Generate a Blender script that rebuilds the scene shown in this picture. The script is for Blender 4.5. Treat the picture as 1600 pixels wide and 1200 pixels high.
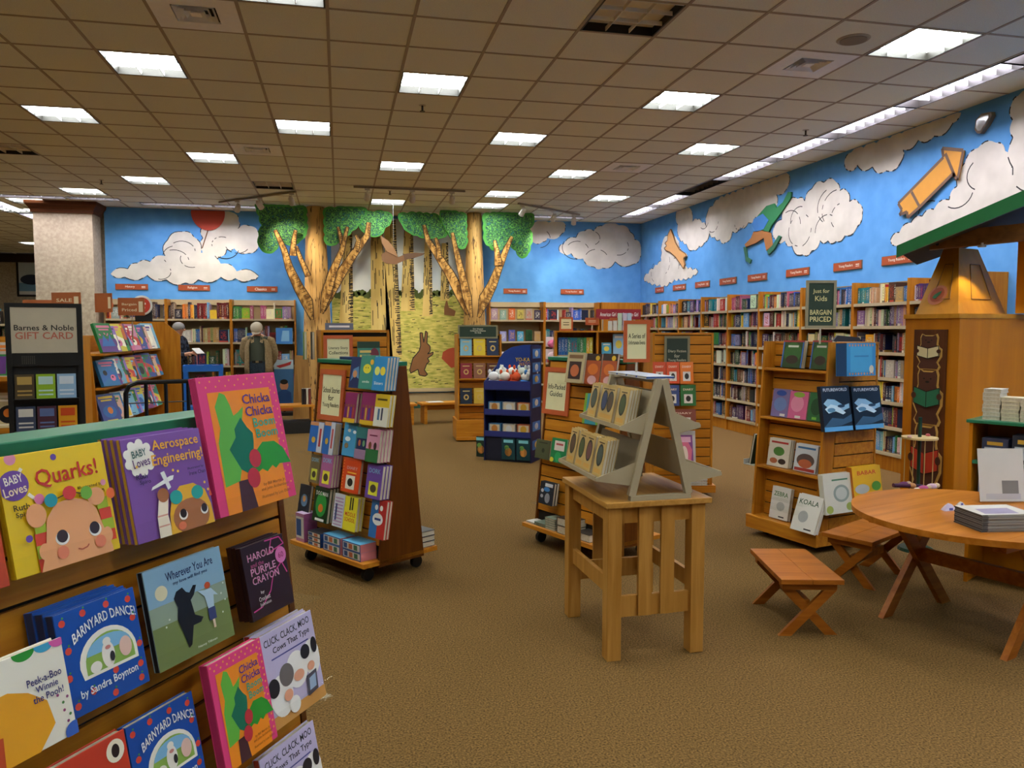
import bpy, bmesh, math, random
from math import pi, sin, cos, tan, radians, sqrt, atan2
from mathutils import Vector, Matrix
random.seed(7)
for o in list(bpy.data.objects): bpy.data.objects.remove(o)
scene = bpy.context.scene
COL = scene.collection
# ---------------------------------------------------------------- camera
FPX, YAW, PITCH, EYE = 1213.0, .2185, .0686, 1.55
cam = bpy.data.cameras.new('camera'); cam.sensor_width = 36; cam.lens = FPX/1600*36
cam.clip_start = .05; cam.clip_end = 200
camo = bpy.data.objects.new('camera', cam); COL.objects.link(camo)
FW = Vector((sin(YAW)*cos(PITCH), cos(YAW)*cos(PITCH), -sin(PITCH)))
RT = Vector((cos(YAW), -sin(YAW), 0)); UP = RT.cross(FW)
CAM = Vector((0, 0, EYE))
camo.matrix_world = Matrix((( RT.x, UP.x, -FW.x, 0), (RT.y, UP.y, -FW.y, 0), (RT.z, UP.z, -FW.z, EYE), (0, 0, 0, 1)))
scene.camera = camo
# ---------------------------------------------------------------- world, exposure
wd = bpy.data.worlds.new('world'); scene.world = wd; wd.use_nodes = True
wd.node_tree.nodes['Background'].inputs[0].default_value = (1, .95, .88, 1)
wd.node_tree.nodes['Background'].inputs[1].default_value = .02
scene.view_settings.view_transform = 'Standard'; scene.view_settings.look = 'None'
scene.view_settings.gamma = 1; scene.view_settings.use_curve_mapping = False
scene.view_settings.exposure = 0.1
LAMP = 31.0        # radiance of the fluorescent troffers
STRIP = 46.0        # radiance of the cove strips
SPOT = 75.0        # watts of one track spot head

# measured positions: where the sight line of a photo point meets a real plane of the room
def ray(x, y): return FW + RT*((x-800)/FPX) + UP*((600-y)/FPX)
def at_z(x, y, z): d = ray(x, y); return CAM + d*((z-EYE)/d.z)
def at_y(x, y, Y): d = ray(x, y); return CAM + d*(Y/d.y)
def at_x(x, y, X): d = ray(x, y); return CAM + d*(X/d.x)
def at_plane(x, y, P, n): d = ray(x, y); return CAM + d*((P-CAM).dot(n)/d.dot(n))
def to_px(p):
    w = Vector(p)-CAM; d = w.dot(FW)
    if d <= .05: return (-9999, -9999, d)
    return (800+FPX*w.dot(RT)/d, 600-FPX*w.dot(UP)/d, d)
# ---------------------------------------------------------------- materials
def lin(c): return c/12.92 if c <= .04045 else ((c+.055)/1.055)**2.4
def rgb(h):
    if isinstance(h, str):
        h = h.lstrip('#'); return tuple(lin(int(h[i:i+2], 16)/255) for i in (0, 2, 4))
    return tuple(h[:3])
MC = {}
def mat_base(name):
    m = bpy.data.materials.new(name); m.use_nodes = True
    return m, m.node_tree, m.node_tree.nodes['Principled BSDF']
def C(h, rough=.5, var=.06, metal=0, spec=.4):
    """plain printed / painted / moulded colour with a faint procedural mottling"""
    k = (h, rough, var, metal)
    if k in MC: return MC[k]
    m, t, b = mat_base('colour_'+str(h).strip('#'))
    c = rgb(h)
    no = t.nodes.new('ShaderNodeTexNoise'); no.inputs['Scale'].default_value = 14; no.inputs['Detail'].default_value = 2
    mx = t.nodes.new('ShaderNodeMix'); mx.data_type = 'RGBA'
    mx.inputs[6].default_value = tuple(v*(1-var) for v in c)+(1,); mx.inputs[7].default_value = tuple(min(1, v*(1+var)) for v in c)+(1,)
    tc = t.nodes.new('ShaderNodeTexCoord'); t.links.new(tc.outputs['Object'], no.inputs['Vector'])
    t.links.new(no.outputs[0], mx.inputs[0]); t.links.new(mx.outputs[2], b.inputs['Base Color'])
    b.inputs['Roughness'].default_value = rough; b.inputs['Metallic'].default_value = metal
    b.inputs['Specular IOR Level'].default_value = spec
    MC[k] = m; return m
def wood(name, c1, c2, scale=1.0, rough=.45, axis=0):
    if name in MC: return MC[name]
    m, t, b = mat_base(name)
    tc = t.nodes.new('ShaderNodeTexCoord'); mp = t.nodes.new('ShaderNodeMapping')
    s = [14*scale]*3; s[axis] = 1.2*scale
    mp.inputs['Scale'].default_value = s
    n1 = t.nodes.new('ShaderNodeTexNoise'); n1.inputs['Scale'].default_value = 2.2; n1.inputs['Detail'].default_value = 6; n1.inputs['Distortion'].default_value = .6
    r = t.nodes.new('ShaderNodeValToRGB'); r.color_ramp.elements[0].position = .32; r.color_ramp.elements[1].position = .72
    r.color_ramp.elements[0].color = rgb(c1)+(1,); r.color_ramp.elements[1].color = rgb(c2)+(1,)
    t.links.new(tc.outputs['Object'], mp.inputs[0]); t.links.new(mp.outputs[0], n1.inputs['Vector'])
    t.links.new(n1.outputs[0], r.inputs[0]); t.links.new(r.outputs[0], b.inputs['Base Color'])
    b.inputs['Roughness'].default_value = rough; b.inputs['Specular IOR Level'].default_value = .22
    MC[name] = m; return m
def speckle(name, c1, c2, scale, bump=.3, rough=.9, detail=4, lo=.35, hi=.65, stretch=None, dist=.02):
    if name in MC: return MC[name]
    m, t, b = mat_base(name)
    tc = t.nodes.new('ShaderNodeTexCoord'); n1 = t.nodes.new('ShaderNodeTexNoise')
    n1.inputs['Scale'].default_value = scale; n1.inputs['Detail'].default_value = detail
    src = tc.outputs['Object']
    if stretch:
        mp = t.nodes.new('ShaderNodeMapping'); mp.inputs['Scale'].default_value = stretch
        t.links.new(src, mp.inputs[0]); src = mp.outputs[0]
    r = t.nodes.new('ShaderNodeValToRGB'); r.color_ramp.elements[0].position = lo; r.color_ramp.elements[1].position = hi
    r.color_ramp.elements[0].color = rgb(c1)+(1,); r.color_ramp.elements[1].color = rgb(c2)+(1,)
    t.links.new(src, n1.inputs['Vector']); t.links.new(n1.outputs[0], r.inputs[0]); t.links.new(r.outputs[0], b.inputs['Base Color'])
    if bump:
        bp = t.nodes.new('ShaderNodeBump'); bp.inputs['Strength'].default_value = bump; bp.inputs['Distance'].default_value = dist
        t.links.new(n1.outputs[0], bp.inputs['Height']); t.links.new(bp.outputs[0], b.inputs['Normal'])
    b.inputs['Roughness'].default_value = rough; b.inputs['Specular IOR Level'].default_value = .15
    MC[name] = m; return m
def emit(name, c, s):
    if name in MC: return MC[name]
    m, t, b = mat_base(name)
    b.inputs['Base Color'].default_value = rgb(c)+(1,)
    b.inputs['Emission Color'].default_value = rgb(c)+(1,); b.inputs['Emission Strength'].default_value = s
    no = t.nodes.new('ShaderNodeTexNoise'); no.inputs['Scale'].default_value = 3
    MC[name] = m; return m
def clear(name='clear_acrylic', tint=(.985, .99, .985), gl=.10):
    if name in MC: return MC[name]
    m = bpy.data.materials.new(name); m.use_nodes = True; t = m.node_tree; t.nodes.clear()
    o = t.nodes.new('ShaderNodeOutputMaterial'); tr = t.nodes.new('ShaderNodeBsdfTransparent'); g = t.nodes.new('ShaderNodeBsdfGlossy')
    tr.inputs[0].default_value = tint+(1,); g.inputs['Roughness'].default_value = .08
    fr = t.nodes.new('ShaderNodeLayerWeight'); fr.inputs[0].default_value = .05
    mx = t.nodes.new('ShaderNodeMixShader')
    ml = t.nodes.new('ShaderNodeMath'); ml.operation = 'MULTIPLY'; ml.inputs[1].default_value = .22
    t.links.new(fr.outputs['Facing'], ml.inputs[0]); t.links.new(ml.outputs[0], mx.inputs[0]); t.links.new(tr.outputs[0], mx.inputs[1]); t.links.new(g.outputs[0], mx.inputs[2]); t.links.new(mx.outputs[0], o.inputs[0])
    MC[name] = m; return m
WOOD = lambda: wood('maple_veneer', '#a86519', '#c68626', 1.0, .4)
WOODV = lambda: wood('maple_veneer_upright', '#a06015', '#bd7e22', 1.0, .4, 2)
DWOOD = lambda: wood('dark_maple_end', '#522905', '#643509', .8, .4, 2)
PINE = lambda: wood('worn_pine', '#8a4a0e', '#ae681e', .8, .42)
PALE = lambda: wood('pale_maple', '#b08a4e', '#c79d5e', .9, .42, 2)
BEIGE = lambda: C('#a3957c', .45)
# ---------------------------------------------------------------- mesh builder
TXT = {}
def text_mesh(body):
    if body in TXT: return TXT[body]
    cu = bpy.data.curves.new('t', 'FONT'); cu.body = body; cu.size = 1; cu.resolution_u = 2; cu.align_x = 'CENTER'
    cu.offset = .012
    o = bpy.data.objects.new('t', cu); COL.objects.link(o)
    dg = bpy.context.evaluated_depsgraph_get(); me = o.evaluated_get(dg).to_mesh()
    v = [(p.co.x, p.co.y) for p in me.vertices]; f = [tuple(p.vertices) for p in me.polygons]
    o.evaluated_get(dg).to_mesh_clear(); bpy.data.objects.remove(o); bpy.data.curves.remove(cu)
    if not v: v = [(0, 0)]
    xs = [p[0] for p in v]; ys = [p[1] for p in v]
    cx, cy = (min(xs)+max(xs))/2, (min(ys)+max(ys))/2
    w, h = max(1e-6, max(xs)-min(xs)), max(1e-6, max(ys)-min(ys))
    TXT[body] = ([((a-cx)/w, (b-cy)/h) for a, b in v], f, w, h); return TXT[body]
class MB:
    def __init__(s): s.v = []; s.f = []; s.m = []; s.mats = []
    def mi(s, m):
        if m not in s.mats: s.mats.append(m)
        return s.mats.index(m)
    def add(s, vs, fs, m):
        b = len(s.v); s.v += [tuple(p) for p in vs]; k = s.mi(m)
        for f in fs: s.f.append(tuple(b+i for i in f)); s.m.append(k)
    def box(s, x0, x1, y0, y1, z0, z1, m):
        if x0 > x1: x0, x1 = x1, x0
        if y0 > y1: y0, y1 = y1, y0
        if z0 > z1: z0, z1 = z1, z0
        s.add([(x0,y0,z0),(x1,y0,z0),(x1,y1,z0),(x0,y1,z0),(x0,y0,z1),(x1,y0,z1),(x1,y1,z1),(x0,y1,z1)],
              [(0,3,2,1),(4,5,6,7),(0,1,5,4),(1,2,6,5),(2,3,7,6),(3,0,4,7)], m); return s
    def hexa(s, p, m):
        s.add(p, [(0,3,2,1),(4,5,6,7),(0,1,5,4),(1,2,6,5),(2,3,7,6),(3,0,4,7)], m); return s
    def beam(s, a, b, w, h, m, up=(0, 0, 1)):
        a, b = Vector(a), Vector(b); d = (b-a).normalized(); u = Vector(up); r = d.cross(u)
        if r.length < 1e-4: r = d.cross(Vector((0, 1, 0)))
        r.normalize(); u = r.cross(d)
        q = [(-1,-1),(1,-1),(1,1),(-1,1)]
        P = [a+r*(i*w/2)+u*(j*h/2) for i, j in q]+[b+r*(i*w/2)+u*(j*h/2) for i, j in q]
        s.add(P, [(0,3,2,1),(4,5,6,7),(0,1,5,4),(1,2,6,5),(2,3,7,6),(3,0,4,7)], m); return s
    def cyl(s, a, b, r0, r1, m, n=16):
        a, b = Vector(a), Vector(b); d = (b-a).normalized(); x = d.orthogonal().normalized(); y = d.cross(x)
        P = [a+x*(r0*cos(2*pi*i/n))+y*(r0*sin(2*pi*i/n)) for i in range(n)]+[b+x*(r1*cos(2*pi*i/n))+y*(r1*sin(2*pi*i/n)) for i in range(n)]
        s.add(P, [(i,(i+1)%n,n+(i+1)%n,n+i) for i in range(n)]+[tuple(range(n-1,-1,-1)), tuple(range(n,2*n))], m); return s
    def tube(s, path, r, m, n=8):
        path = [Vector(p) for p in path]
        R = r if isinstance(r, (list, tuple)) else [r]*len(path)
        rings = []; x = None
        for i, p in enumerate(path):
            d = (path[min(i+1, len(path)-1)]-path[max(i-1, 0)]).normalized()
            x = d.orthogonal().normalized() if x is None else (x-d*x.dot(d)).normalized()
            y = d.cross(x); rings.append([p+x*(R[i]*cos(2*pi*k/n))+y*(R[i]*sin(2*pi*k/n)) for k in range(n)])
        V = [q for r_ in rings for q in r_]; F = []
        for i in range(len(path)-1):
            for k in range(n): F.append((i*n+k, i*n+(k+1)%n, (i+1)*n+(k+1)%n, (i+1)*n+k))
        F += [tuple(range(n-1,-1,-1)), tuple(range(len(V)-n, len(V)))]
        s.add(V, F, m); return s
    def lathe(s, prof, m, c=(0, 0), n=24, z0=0):
        V = []; F = []
        for r, z in prof: V += [(c[0]+r*cos(2*pi*k/n), c[1]+r*sin(2*pi*k/n), z0+z) for k in range(n)]
        for i in range(len(prof)-1):
            for k in range(n): F.append((i*n+k, i*n+(k+1)%n, (i+1)*n+(k+1)%n, (i+1)*n+k))
        F += [tuple(range(n-1,-1,-1)), tuple(range(len(V)-n, len(V)))]
        s.add(V, F, m); return s
    def ell(s, c, r, m, nu=12, nv=8):
        V = [(c[0], c[1], c[2]-r[2])]; F = []
        for j in range(1, nv):
            a = -pi/2+pi*j/nv
            V += [(c[0]+r[0]*cos(a)*cos(2*pi*k/nu), c[1]+r[1]*cos(a)*sin(2*pi*k/nu), c[2]+r[2]*sin(a)) for k in range(nu)]
        V.append((c[0], c[1], c[2]+r[2]))
        for k in range(nu): F.append((0, 1+(k+1)%nu, 1+k))
        for j in range(nv-2):
            for k in range(nu): F.append((1+j*nu+k, 1+j*nu+(k+1)%nu, 1+(j+1)*nu+(k+1)%nu, 1+(j+1)*nu+k))
        t = len(V)-1; q = 1+(nv-2)*nu
        for k in range(nu): F.append((q+k, q+(k+1)%nu, t))
        s.add(V, F, m); return s
    def prism(s, pts, y0, y1, m, frame=None):
        """outline in (x,z), extruded from y0 (front) to y1 (back); frame maps (x,y,z) elsewhere"""
        fr = frame or (lambda x, y, z: (x, y, z)); n = len(pts)
        V = [fr(x, y0, z) for x, z in pts]+[fr(x, y1, z) for x, z in pts]
        s.add(V, [tuple(range(n)), tuple(range(2*n-1, n-1, -1))]+[(i, n+i, n+(i+1)%n, (i+1)%n) for i in range(n)], m); return s
    def flat(s, pts, y, m):
        s.add([(x, y, z) for x, z in pts], [tuple(range(len(pts)))], m); return s
    def text(s, body, cx, cz, w, h, y, m, rot=0, keep=False, arc=0, squash=False):
        v, f, tw, th = text_mesh(body)
        if squash and not keep:   # condensed lettering: at most 60 percent narrower than drawn
            h = min(h, w/tw*th*2.5); w = min(w, tw*h/th)
        if keep:   # keep the letter proportions, fit inside w x h
            k = min(w/tw, h/th); w, h = tw*k, th*k
        P = []
        for a, b in v:
            a *= w; b *= h
            if arc: b += -arc*((2*a/w)**2)
            P.append((cx+a*cos(rot)-b*sin(rot), y, cz+a*sin(rot)+b*cos(rot)))
        s.add(P, f, m); return s
    def mesh(s, name, smooth=False):
        me = bpy.data.meshes.new(name); me.from_pydata(s.v, [], s.f)
        for m in s.mats: me.materials.append(m)
        me.polygons.foreach_set('material_index', s.m)
        if smooth: me.polygons.foreach_set('use_smooth', [True]*len(me.polygons))
        me.update(); return me
    def build(s, name, parent=None, loc=None, rot=None, smooth=False, bevel=0):
        return link(name, s.mesh(name, smooth), parent, loc, rot, bevel)
def link(name, me, parent=None, loc=None, rot=None, bevel=0):
    o = bpy.data.objects.new(name, me); COL.objects.link(o)
    if parent: o.parent = parent
    if loc is not None: o.location = loc
    if rot is not None: o.rotation_euler = (0, 0, rot) if isinstance(rot, (int, float)) else rot
    if bevel:
        bv = o.modifiers.new('b', 'BEVEL'); bv.width = bevel; bv.segments = 2; bv.limit_method = 'ANGLE'
    return o
LAB = {}
def tag(o, label, cat, group=None, kind=None):
    if label in LAB and not group: print('DUPLICATE LABEL', label)
    LAB[label] = 1
    o['label'] = label; o['category'] = cat
    if group: o['group'] = group
    if kind: o['kind'] = kind
    return o
def thing(name, label, cat, loc=(0, 0, 0), rot=0, group=None, mw=None):
    o = bpy.data.objects.new(name, None); COL.objects.link(o); o.empty_display_size = .1
    o.location = loc; o.rotation_euler = (0, 0, rot) if isinstance(rot, (int, float)) else rot
    if mw is not None: o.matrix_world = mw
    return tag(o, label, cat, group)
def struct(name, mb, label, cat):
    o = mb.build(name); o['kind'] = 'structure'; o['label'] = label; o['category'] = cat; return o
ORD = ['first','second','third','fourth','fifth','sixth','seventh','eighth','ninth','tenth','eleventh','twelfth','thirteenth','fourteenth','fifteenth','sixteenth','seventeenth','eighteenth','nineteenth','twentieth','21st','22nd','23rd','24th','25th','26th','27th','28th','29th','30th','31st','32nd','33rd','34th']
def circ(cx, cz, rx, rz, n=20, a0=0, a1=2*pi):
    full = abs(a1-a0-2*pi) < 1e-6
    k = n if full else n+1
    return [(cx+rx*cos(a0+(a1-a0)*i/n), cz+rz*sin(a0+(a1-a0)*i/n)) for i in range(k)]
def scallop(pts, amp=.28, step=None, seg=5):
    """puffy outline: every stretch of the outline becomes a round bump"""
    A = sum(pts[i][0]*pts[(i+1)%len(pts)][1]-pts[(i+1)%len(pts)][0]*pts[i][1] for i in range(len(pts)))
    sg = 1 if A > 0 else -1; out = []
    for i in range(len(pts)):
        a, b = Vector(pts[i]), Vector(pts[(i+1)%len(pts)]); L = (b-a).length
        k = max(1, round(L/step)) if step else 1
        for q in range(k):
            p0 = a+(b-a)*(q/k); p1 = a+(b-a)*((q+1)/k); d = p1-p0
            nrm = Vector((d.y, -d.x))*sg
            for j in range(seg): t_ = j/seg; out.append(tuple(p0+d*t_+nrm*(amp*sin(pi*t_))))
    return out
# ================================================================ THE ROOM
XR, YB, ZC = 6.25, 15.58, 3.80
T, GX, GY = .6096, -.048, 6.355
carpet = speckle('carpet', '#402e13', '#846536', 120, .5, .95, 3, .3, .7, dist=.01)
struct('floor', MB().box(-14, XR+.2, -5.2, 26, -.1, 0, carpet), 'brown flecked loop-pile carpet covering the shop floor', 'floor')
blue = speckle('sky_blue_paint', '#5795cc', '#5f9dd3', 5, .04, .75, 2)
paper = speckle('beige_wallpaper', '#a0917a', '#b5a68c', 22, .1, .85, 4)
wallbeige = C('#a8977a', .8)
wall_back = struct('wall_back', MB().box(-4.15, XR+.2, YB, YB+.2, 0, ZC, blue), 'sky blue painted back wall behind the two cutout trees', 'wall')
wall_right = struct('wall_right', MB().box(XR, XR+.2, -5.2, YB, 0, ZC, blue), 'long sky blue painted wall with clouds above bookcases', 'wall')
struct('wall_far', MB().box(-14, -4.15, 25.6, 25.8, 0, ZC, paper), 'beige wallpapered wall of the far sales area at left', 'wall')
struct('wall_left', MB().box(-14.2, -14, -5.2, 26, 0, ZC, paper), 'beige wall closing the shop on the left', 'wall')
struct('wall_front', MB().box(-14, XR, -5.4, -5.2, 0, ZC, paper), 'beige wall behind the viewer', 'wall')
struct('wall_return', MB().box(-4.35, -4.15, YB+.2, 25.6, 0, ZC, paper), 'beige wall running back behind the square pillar', 'wall')
brown = wood('dark_crown', '#4a2412', '#6a3a1c', .6, .5)
struct('trim_1', MB().box(-14, -4.36, 25.5, 25.6, 3.55, 3.8, C('#2c1a12', .5)), 'dark brown crown moulding on the far beige wall', 'trim')
struct('baseboard_back', MB().box(-.1, 2.75, YB-.03, YB, 0, .3, C('#b09b72', .6)), 'beige skirting below the forest mural', 'baseboard')
struct('baseboard_green', MB().box(-.1, 2.75, YB-.05, YB-.031, 0, .12, C('#1f4a38', .6)), 'dark green kick strip along the mural wall', 'baseboard')
# pillar
pc = at_z(148, 319, 3.8)
t = thing('square_pillar', 'square beige wallpapered pillar with dark brown crown by the blue wall', 'pillar', (-4.68, 15.33, 0))
MB().box(-.47, .47, -.25, .24, 0, 3.62, paper).build('shaft', t)
mb = MB()
pr = [(0, 3.6), (.03, 3.6), (.04, 3.66), (.1, 3.74), (.11, 3.795), (0, 3.795)]
for i in range(len(pr)-1):
    (a, z0), (b, z1) = pr[i], pr[i+1]
    if z1 <= z0: continue
    P = lambda e, z: [(-.47-e, -.25-e, z), (.47+e, -.25-e, z), (.47+e, .24, z), (-.47-e, .24, z)]
    mb.hexa(P(a, z0)+P(b, z1), brown)
mb.build('crown', t)
MB().box(-.49, .49, -.27, .24, 0, .12, brown).build('plinth', t)

# ---------------------------------------------------------------- suspended ceiling
tilem = speckle('acoustic_tile', '#d6d6c4', '#e2e3d2', 120, .35, .95, 3, .3, .7, dist=.004)
barm = C('#9c8e76', .6)
ceil_ = struct('ceiling', MB().box(-14, XR+.2, -5.4, 26, ZC+.14, ZC+.3, C('#6a5c48', .9)), 'suspended ceiling of square beige acoustic tiles in a grid', 'ceiling')
LIT = [(-3,1),(1,1),(5,1),(7,-2),(-5,4),(-1,4),(3,4),(7,4),(-3,7),(1,7),(5,7),(7,10),(-5,10),(4,10),(1,12),(4,12),(-1,-2),(-7,12),(-7,1)]
UNLIT = [(3,-2),(-7,7),(-2,10)]
BEHIND = [(-5,-2),(-3,-5),(1,-5),(5,-5),(-1,-8),(3,-8),(7,-8),(-3,-11),(1,-11),(5,-11),(-1,-14),(3,-14),(7,-14),(-9,4),(-9,-2),(-11,7),(-11,1),(-7,-5),(-9,10),(-13,4),(-13,10),(-10,16),(-13,16),(-10,20),(-13,20),(-9,24),(-9,14),(-15,12),(-10,28),(-13,26)]
VENT = [(-2,-1),(6,-1),(-2,6),(6,6)]
STRIPS = []
y_ = 14.75
while y_ > -3.5: STRIPS.append((5.46, 5.74, y_-1.30, y_-.02)); y_ -= 1.30
BACKS = [(a, b, (14.55 if k < 2 else 14.92), (14.55 if k < 2 else 14.92)+.24) for k, (a, b) in enumerate(((-5.7,-4.5),(-4.47,-3.65),(-3.4,-2.2),(-2.18,-1.0),(3.75,4.85)))]
FARS = [(-6.0, -5.72, a, b) for a, b in ((15.0,16.8),(16.82,18.6),(18.62,20.4))]
def cut(x0, x1, y0, y1, out):
    """cut a tile rectangle around the long strips"""
    for a, b, c, d in STRIPS+BACKS+FARS:
        if a < x1 and b > x0 and c < y1 and d > y0:
            for r in ((x0, min(a, x1), y0, y1), (max(b, x0), x1, y0, y1), (max(a, x0), min(b, x1), y0, min(c, y1)), (max(a, x0), min(b, x1), max(d, y0), y1)):
                if r[1]-r[0] > .01 and r[3]-r[2] > .01: cut(*r, out)
            return
    out.append((x0, x1, y0, y1))
taken = set(LIT)|set(UNLIT)|set(BEHIND)|set(VENT)
cell = lambda i, j: (GX+(i+.5)*T, GY+(j+.5)*T)
imin, imax = int((-14-GX)//T)+1, 8
jmin, jmax = int((-5.2-GY)//T)+1, 31
cand = []
for i in range(imin, imax+1):
    for j in range(jmin, jmax):
        if (i, j) in taken: continue
        x, y = cell(i, j)
        if y > YB-.3 and x > -4.4: continue
        px, py, d = to_px((x, y, ZC))
        vis = d > .3 and -120 < px < 1720 and -60 < py < 520
        cand.append(((1/d/d if vis else 0)*( .1 if x < -4.8 and y > 15 else 1), i, j))
cand.sort(reverse=True)
tb = MB().box(-.296, .296, -.296, .296, 0, .014, tilem).mesh('tile')
rest = MB()
for n, (s_, i, j) in enumerate(cand):
    x, y = cell(i, j)
    q = []; cut(x-.296, x+.296, y-.296, y+.296, q)
    if n < 300 and len(q) == 1: link('tile', tb, ceil_, (x, y, ZC))
    else:
        for r in q: rest.box(*r, ZC, ZC+.014, tilem)
# tiles trimmed to fit along the two walls
for j in range(jmin, 15): rest.box(5.742, XR, GY+j*T+.006, GY+(j+1)*T-.006, ZC, ZC+.014, tilem)
rest.box(-4.15, XR, GY+15*T+.006, YB, ZC, ZC+.014, tilem); rest.box(5.45, 5.742, 14.76, GY+15*T, ZC, ZC+.014, tilem)
r_ = rest.build('tile_field', ceil_); r_['kind'] = 'stuff'
for i in range(imin, imax+2):
    x = GX+i*T; y1 = 25.6 if x < -4.4 else YB
    q = []; cut(x-.012, x+.012, -5.2, y1, q)
    for r in q:
        if r[3]-r[2] > .05: MB().box(*r, ZC-.005, ZC+.002, barm).build('grid_runner', ceil_)
for j in range(jmin, jmax+1):
    y = GY+j*T
    if y > 25.5: continue
    q = []; cut(-14, XR if y < YB else -4.35, y-.012, y+.012, q)
    for r in q:
        if r[1]-r[0] > .05: MB().box(*r, ZC-.004, ZC+.0025, barm).build('grid_runner', ceil_)
tube_on = emit('fluorescent_diffuser', '#f2f7f4', LAMP); tube_strip = emit('cove_diffuser', '#f3ecff', STRIP)
tube_off = C('#dcd4c0', .4); trimk = C('#17140f', .5); blade = C('#cfd3cf', .3)
def troffer_mesh(on):
    h = .292
    fr = MB()
    for s_ in (-1, 1):
        fr.box(s_*h, s_*(h-.012), -h, h, -.006, .1, trimk); fr.box(-h+.012, h-.012, s_*h, s_*(h-.010), -.004, .1, blade if s_ < 0 else trimk)
    lv = MB(); k = h-.012
    bl = blade if on else C('#e0d8c4', .4)
    for a in (-k/3, k/3):
        lv.box(a-.003, a+.003, -k, k, .002, .032, bl); lv.box(-k, k, a-.003, a+.003, .002, .032, bl)
    df = MB().box(-k, k, -k, k, .058, .068, tube_on if on else tube_off)
    return fr.mesh('frame'), lv.mesh('louvre'), df.mesh('diffuser')
TM = {True: troffer_mesh(True), False: troffer_mesh(False)}
def troffer(i, j, on, label):
    x, y = cell(i, j)
    t = thing('ceiling_light', label, 'ceiling light', (x, y, ZC), 0, 'square recessed ceiling lights')
    for n, me in zip(('frame', 'louvre', 'diffuser'), TM[on]): link(n, me, t)
rows = sorted({j for i, j in LIT+UNLIT})
for j in rows:
    r = sorted([(i, (i, j) in LIT) for i, jj in LIT+UNLIT if jj == j])
    for k, (i, on) in enumerate(r):
        troffer(i, j, on, f"{'lit' if on else 'dark unlit'} square recessed ceiling light, {ORD[k]} from left in {ORD[rows.index(j)]} row from viewer")
for k, (i, j) in enumerate(BEHIND): troffer(i, j, True, f"lit square ceiling light outside the picture, {ORD[k]} of those unseen")
# long cove strips
def strip(x0, x1, y0, y1, on, label, n):
    cx, cy = (x0+x1)/2, (y0+y1)/2
    t = thing('strip_light', label, 'strip light', (cx, cy, ZC), 0, 'long recessed strip lights along the walls')
    a, b = (x1-x0)/2, (y1-y0)/2
    fr = MB(); k = trimk
    for s_ in (-1, 1):
        fr.box(s_*a, s_*(a-.01), -b, b, -.008, .13, k); fr.box(-a+.01, a-.01, s_*b, s_*(b-.01), -.008, .13, k)
    fr.build('frame', t)
    MB().box(-a+.01, a-.01, -b+.01, b-.01, .12, .129, tube_strip if on else tube_off).build('diffuser', t)
    bl = blade if on else C('#5d5545', .5)
    for q in range(1, n):
        if b > a: MB().box(-a+.01, a-.01, -.003, .003, .02, .07, bl).build('louvre_blade', t, (0, -b+2*b*q/n, 0))
        else: MB().box(-.003, .003, -b+.01, b-.01, .02, .07, bl).build('louvre_blade', t, (-a+2*a*q/n, 0, 0))
for k, r in enumerate(STRIPS):
    on = not (10.4 < (r[2]+r[3])/2 < 11.7)
    strip(*r, on, f"{'lit' if on else 'dark unlit'} strip light along the cloud wall, {ORD[k]} from the far corner", 8)
for k, r in enumerate(BACKS): strip(*r, True, f'lit strip light before the blue back wall, {ORD[k]} from left', 6)
for k, r in enumerate(FARS): strip(*r, True, f'lit strip light beyond the square pillar, {ORD[k]} going back', 6)
# air vents
def vent(i, j, label):
    x, y = cell(i, j); t = thing('air_vent', label, 'air vent', (x, y, ZC), 0, 'square ceiling air vents')
    vm = C('#eeeeea', .5); dk = C('#1a1712', .8)
    h = .292; pl = MB()
    for s_ in (-1, 1):
        pl.box(s_*h, s_*.15, -h, h, -.004, .01, vm); pl.box(-.15, .15, s_*h, s_*.15, -.004, .01, vm)
    pl.build('plate', t)
    MB().box(-.15, .15, -.15, .15, .05, .06, dk).build('duct', t)
    for q, r in enumerate((.14, .105, .07)):
        m = MB(); r2 = r-.028
        for a in range(4):
            ca, sa = cos(a*pi/2), sin(a*pi/2); R = lambda x_, y_, z_: (x_*ca-y_*sa, x_*sa+y_*ca, z_)
            m.add([R(-r, -r, -.008), R(r, -r, -.008), R(r2, -r2, .03), R(-r2, -r2, .03)], [(0,1,2,3)], vm)
            m.add([R(-r, -r, -.005), R(r, -r, -.005), R(r2, -r2, .034), R(-r2, -r2, .034)], [(3,2,1,0)], vm)
        m.build('louvre_ring', t)
    MB().box(-.035, .035, -.035, .035, -.006, -.001, vm).build('centre_plate', t)
for (i, j), l in zip(VENT, ('beige ceiling vent at the top left of the picture', 'white ceiling vent near the bright light at upper right', 'white ceiling vent above the left tree, beside a lit light', 'white ceiling vent over the right side, far back')): vent(i, j, l)
def sprinkler(x, y, label):
    t = thing('sprinkler', label, 'sprinkler', (x, y, ZC), 0, 'fire sprinkler heads in the ceiling')
    m = C('#3a3226', .4, metal=.6)
    MB().cyl((0,0,-.002), (0,0,.002), .035, .035, C('#b0a58c', .4), 12).build('escutcheon', t, (0,0,-.004))
    MB().cyl((0,0,-.006), (0,0,-.06), .010, .010, m, 8).build('stem', t)
    MB().cyl((0,0,-.06), (0,0,-.066), .026, .026, m, 12).build('deflector', t)
for (x, y), l in zip(((.845,7.94),(5.15,7.97),(.83,12.82),(-3.44,12.84)), ('sprinkler head just below the central lit ceiling light','sprinkler head near the strip light on the right','sprinkler head above the centre track lights','sprinkler head at left between two lit lights')): sprinkler(x, y, l)
sp = thing('ceiling_speaker', 'round ceiling speaker grille between vent and bright light', 'speaker', (3.92, 5.46, ZC))
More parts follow.
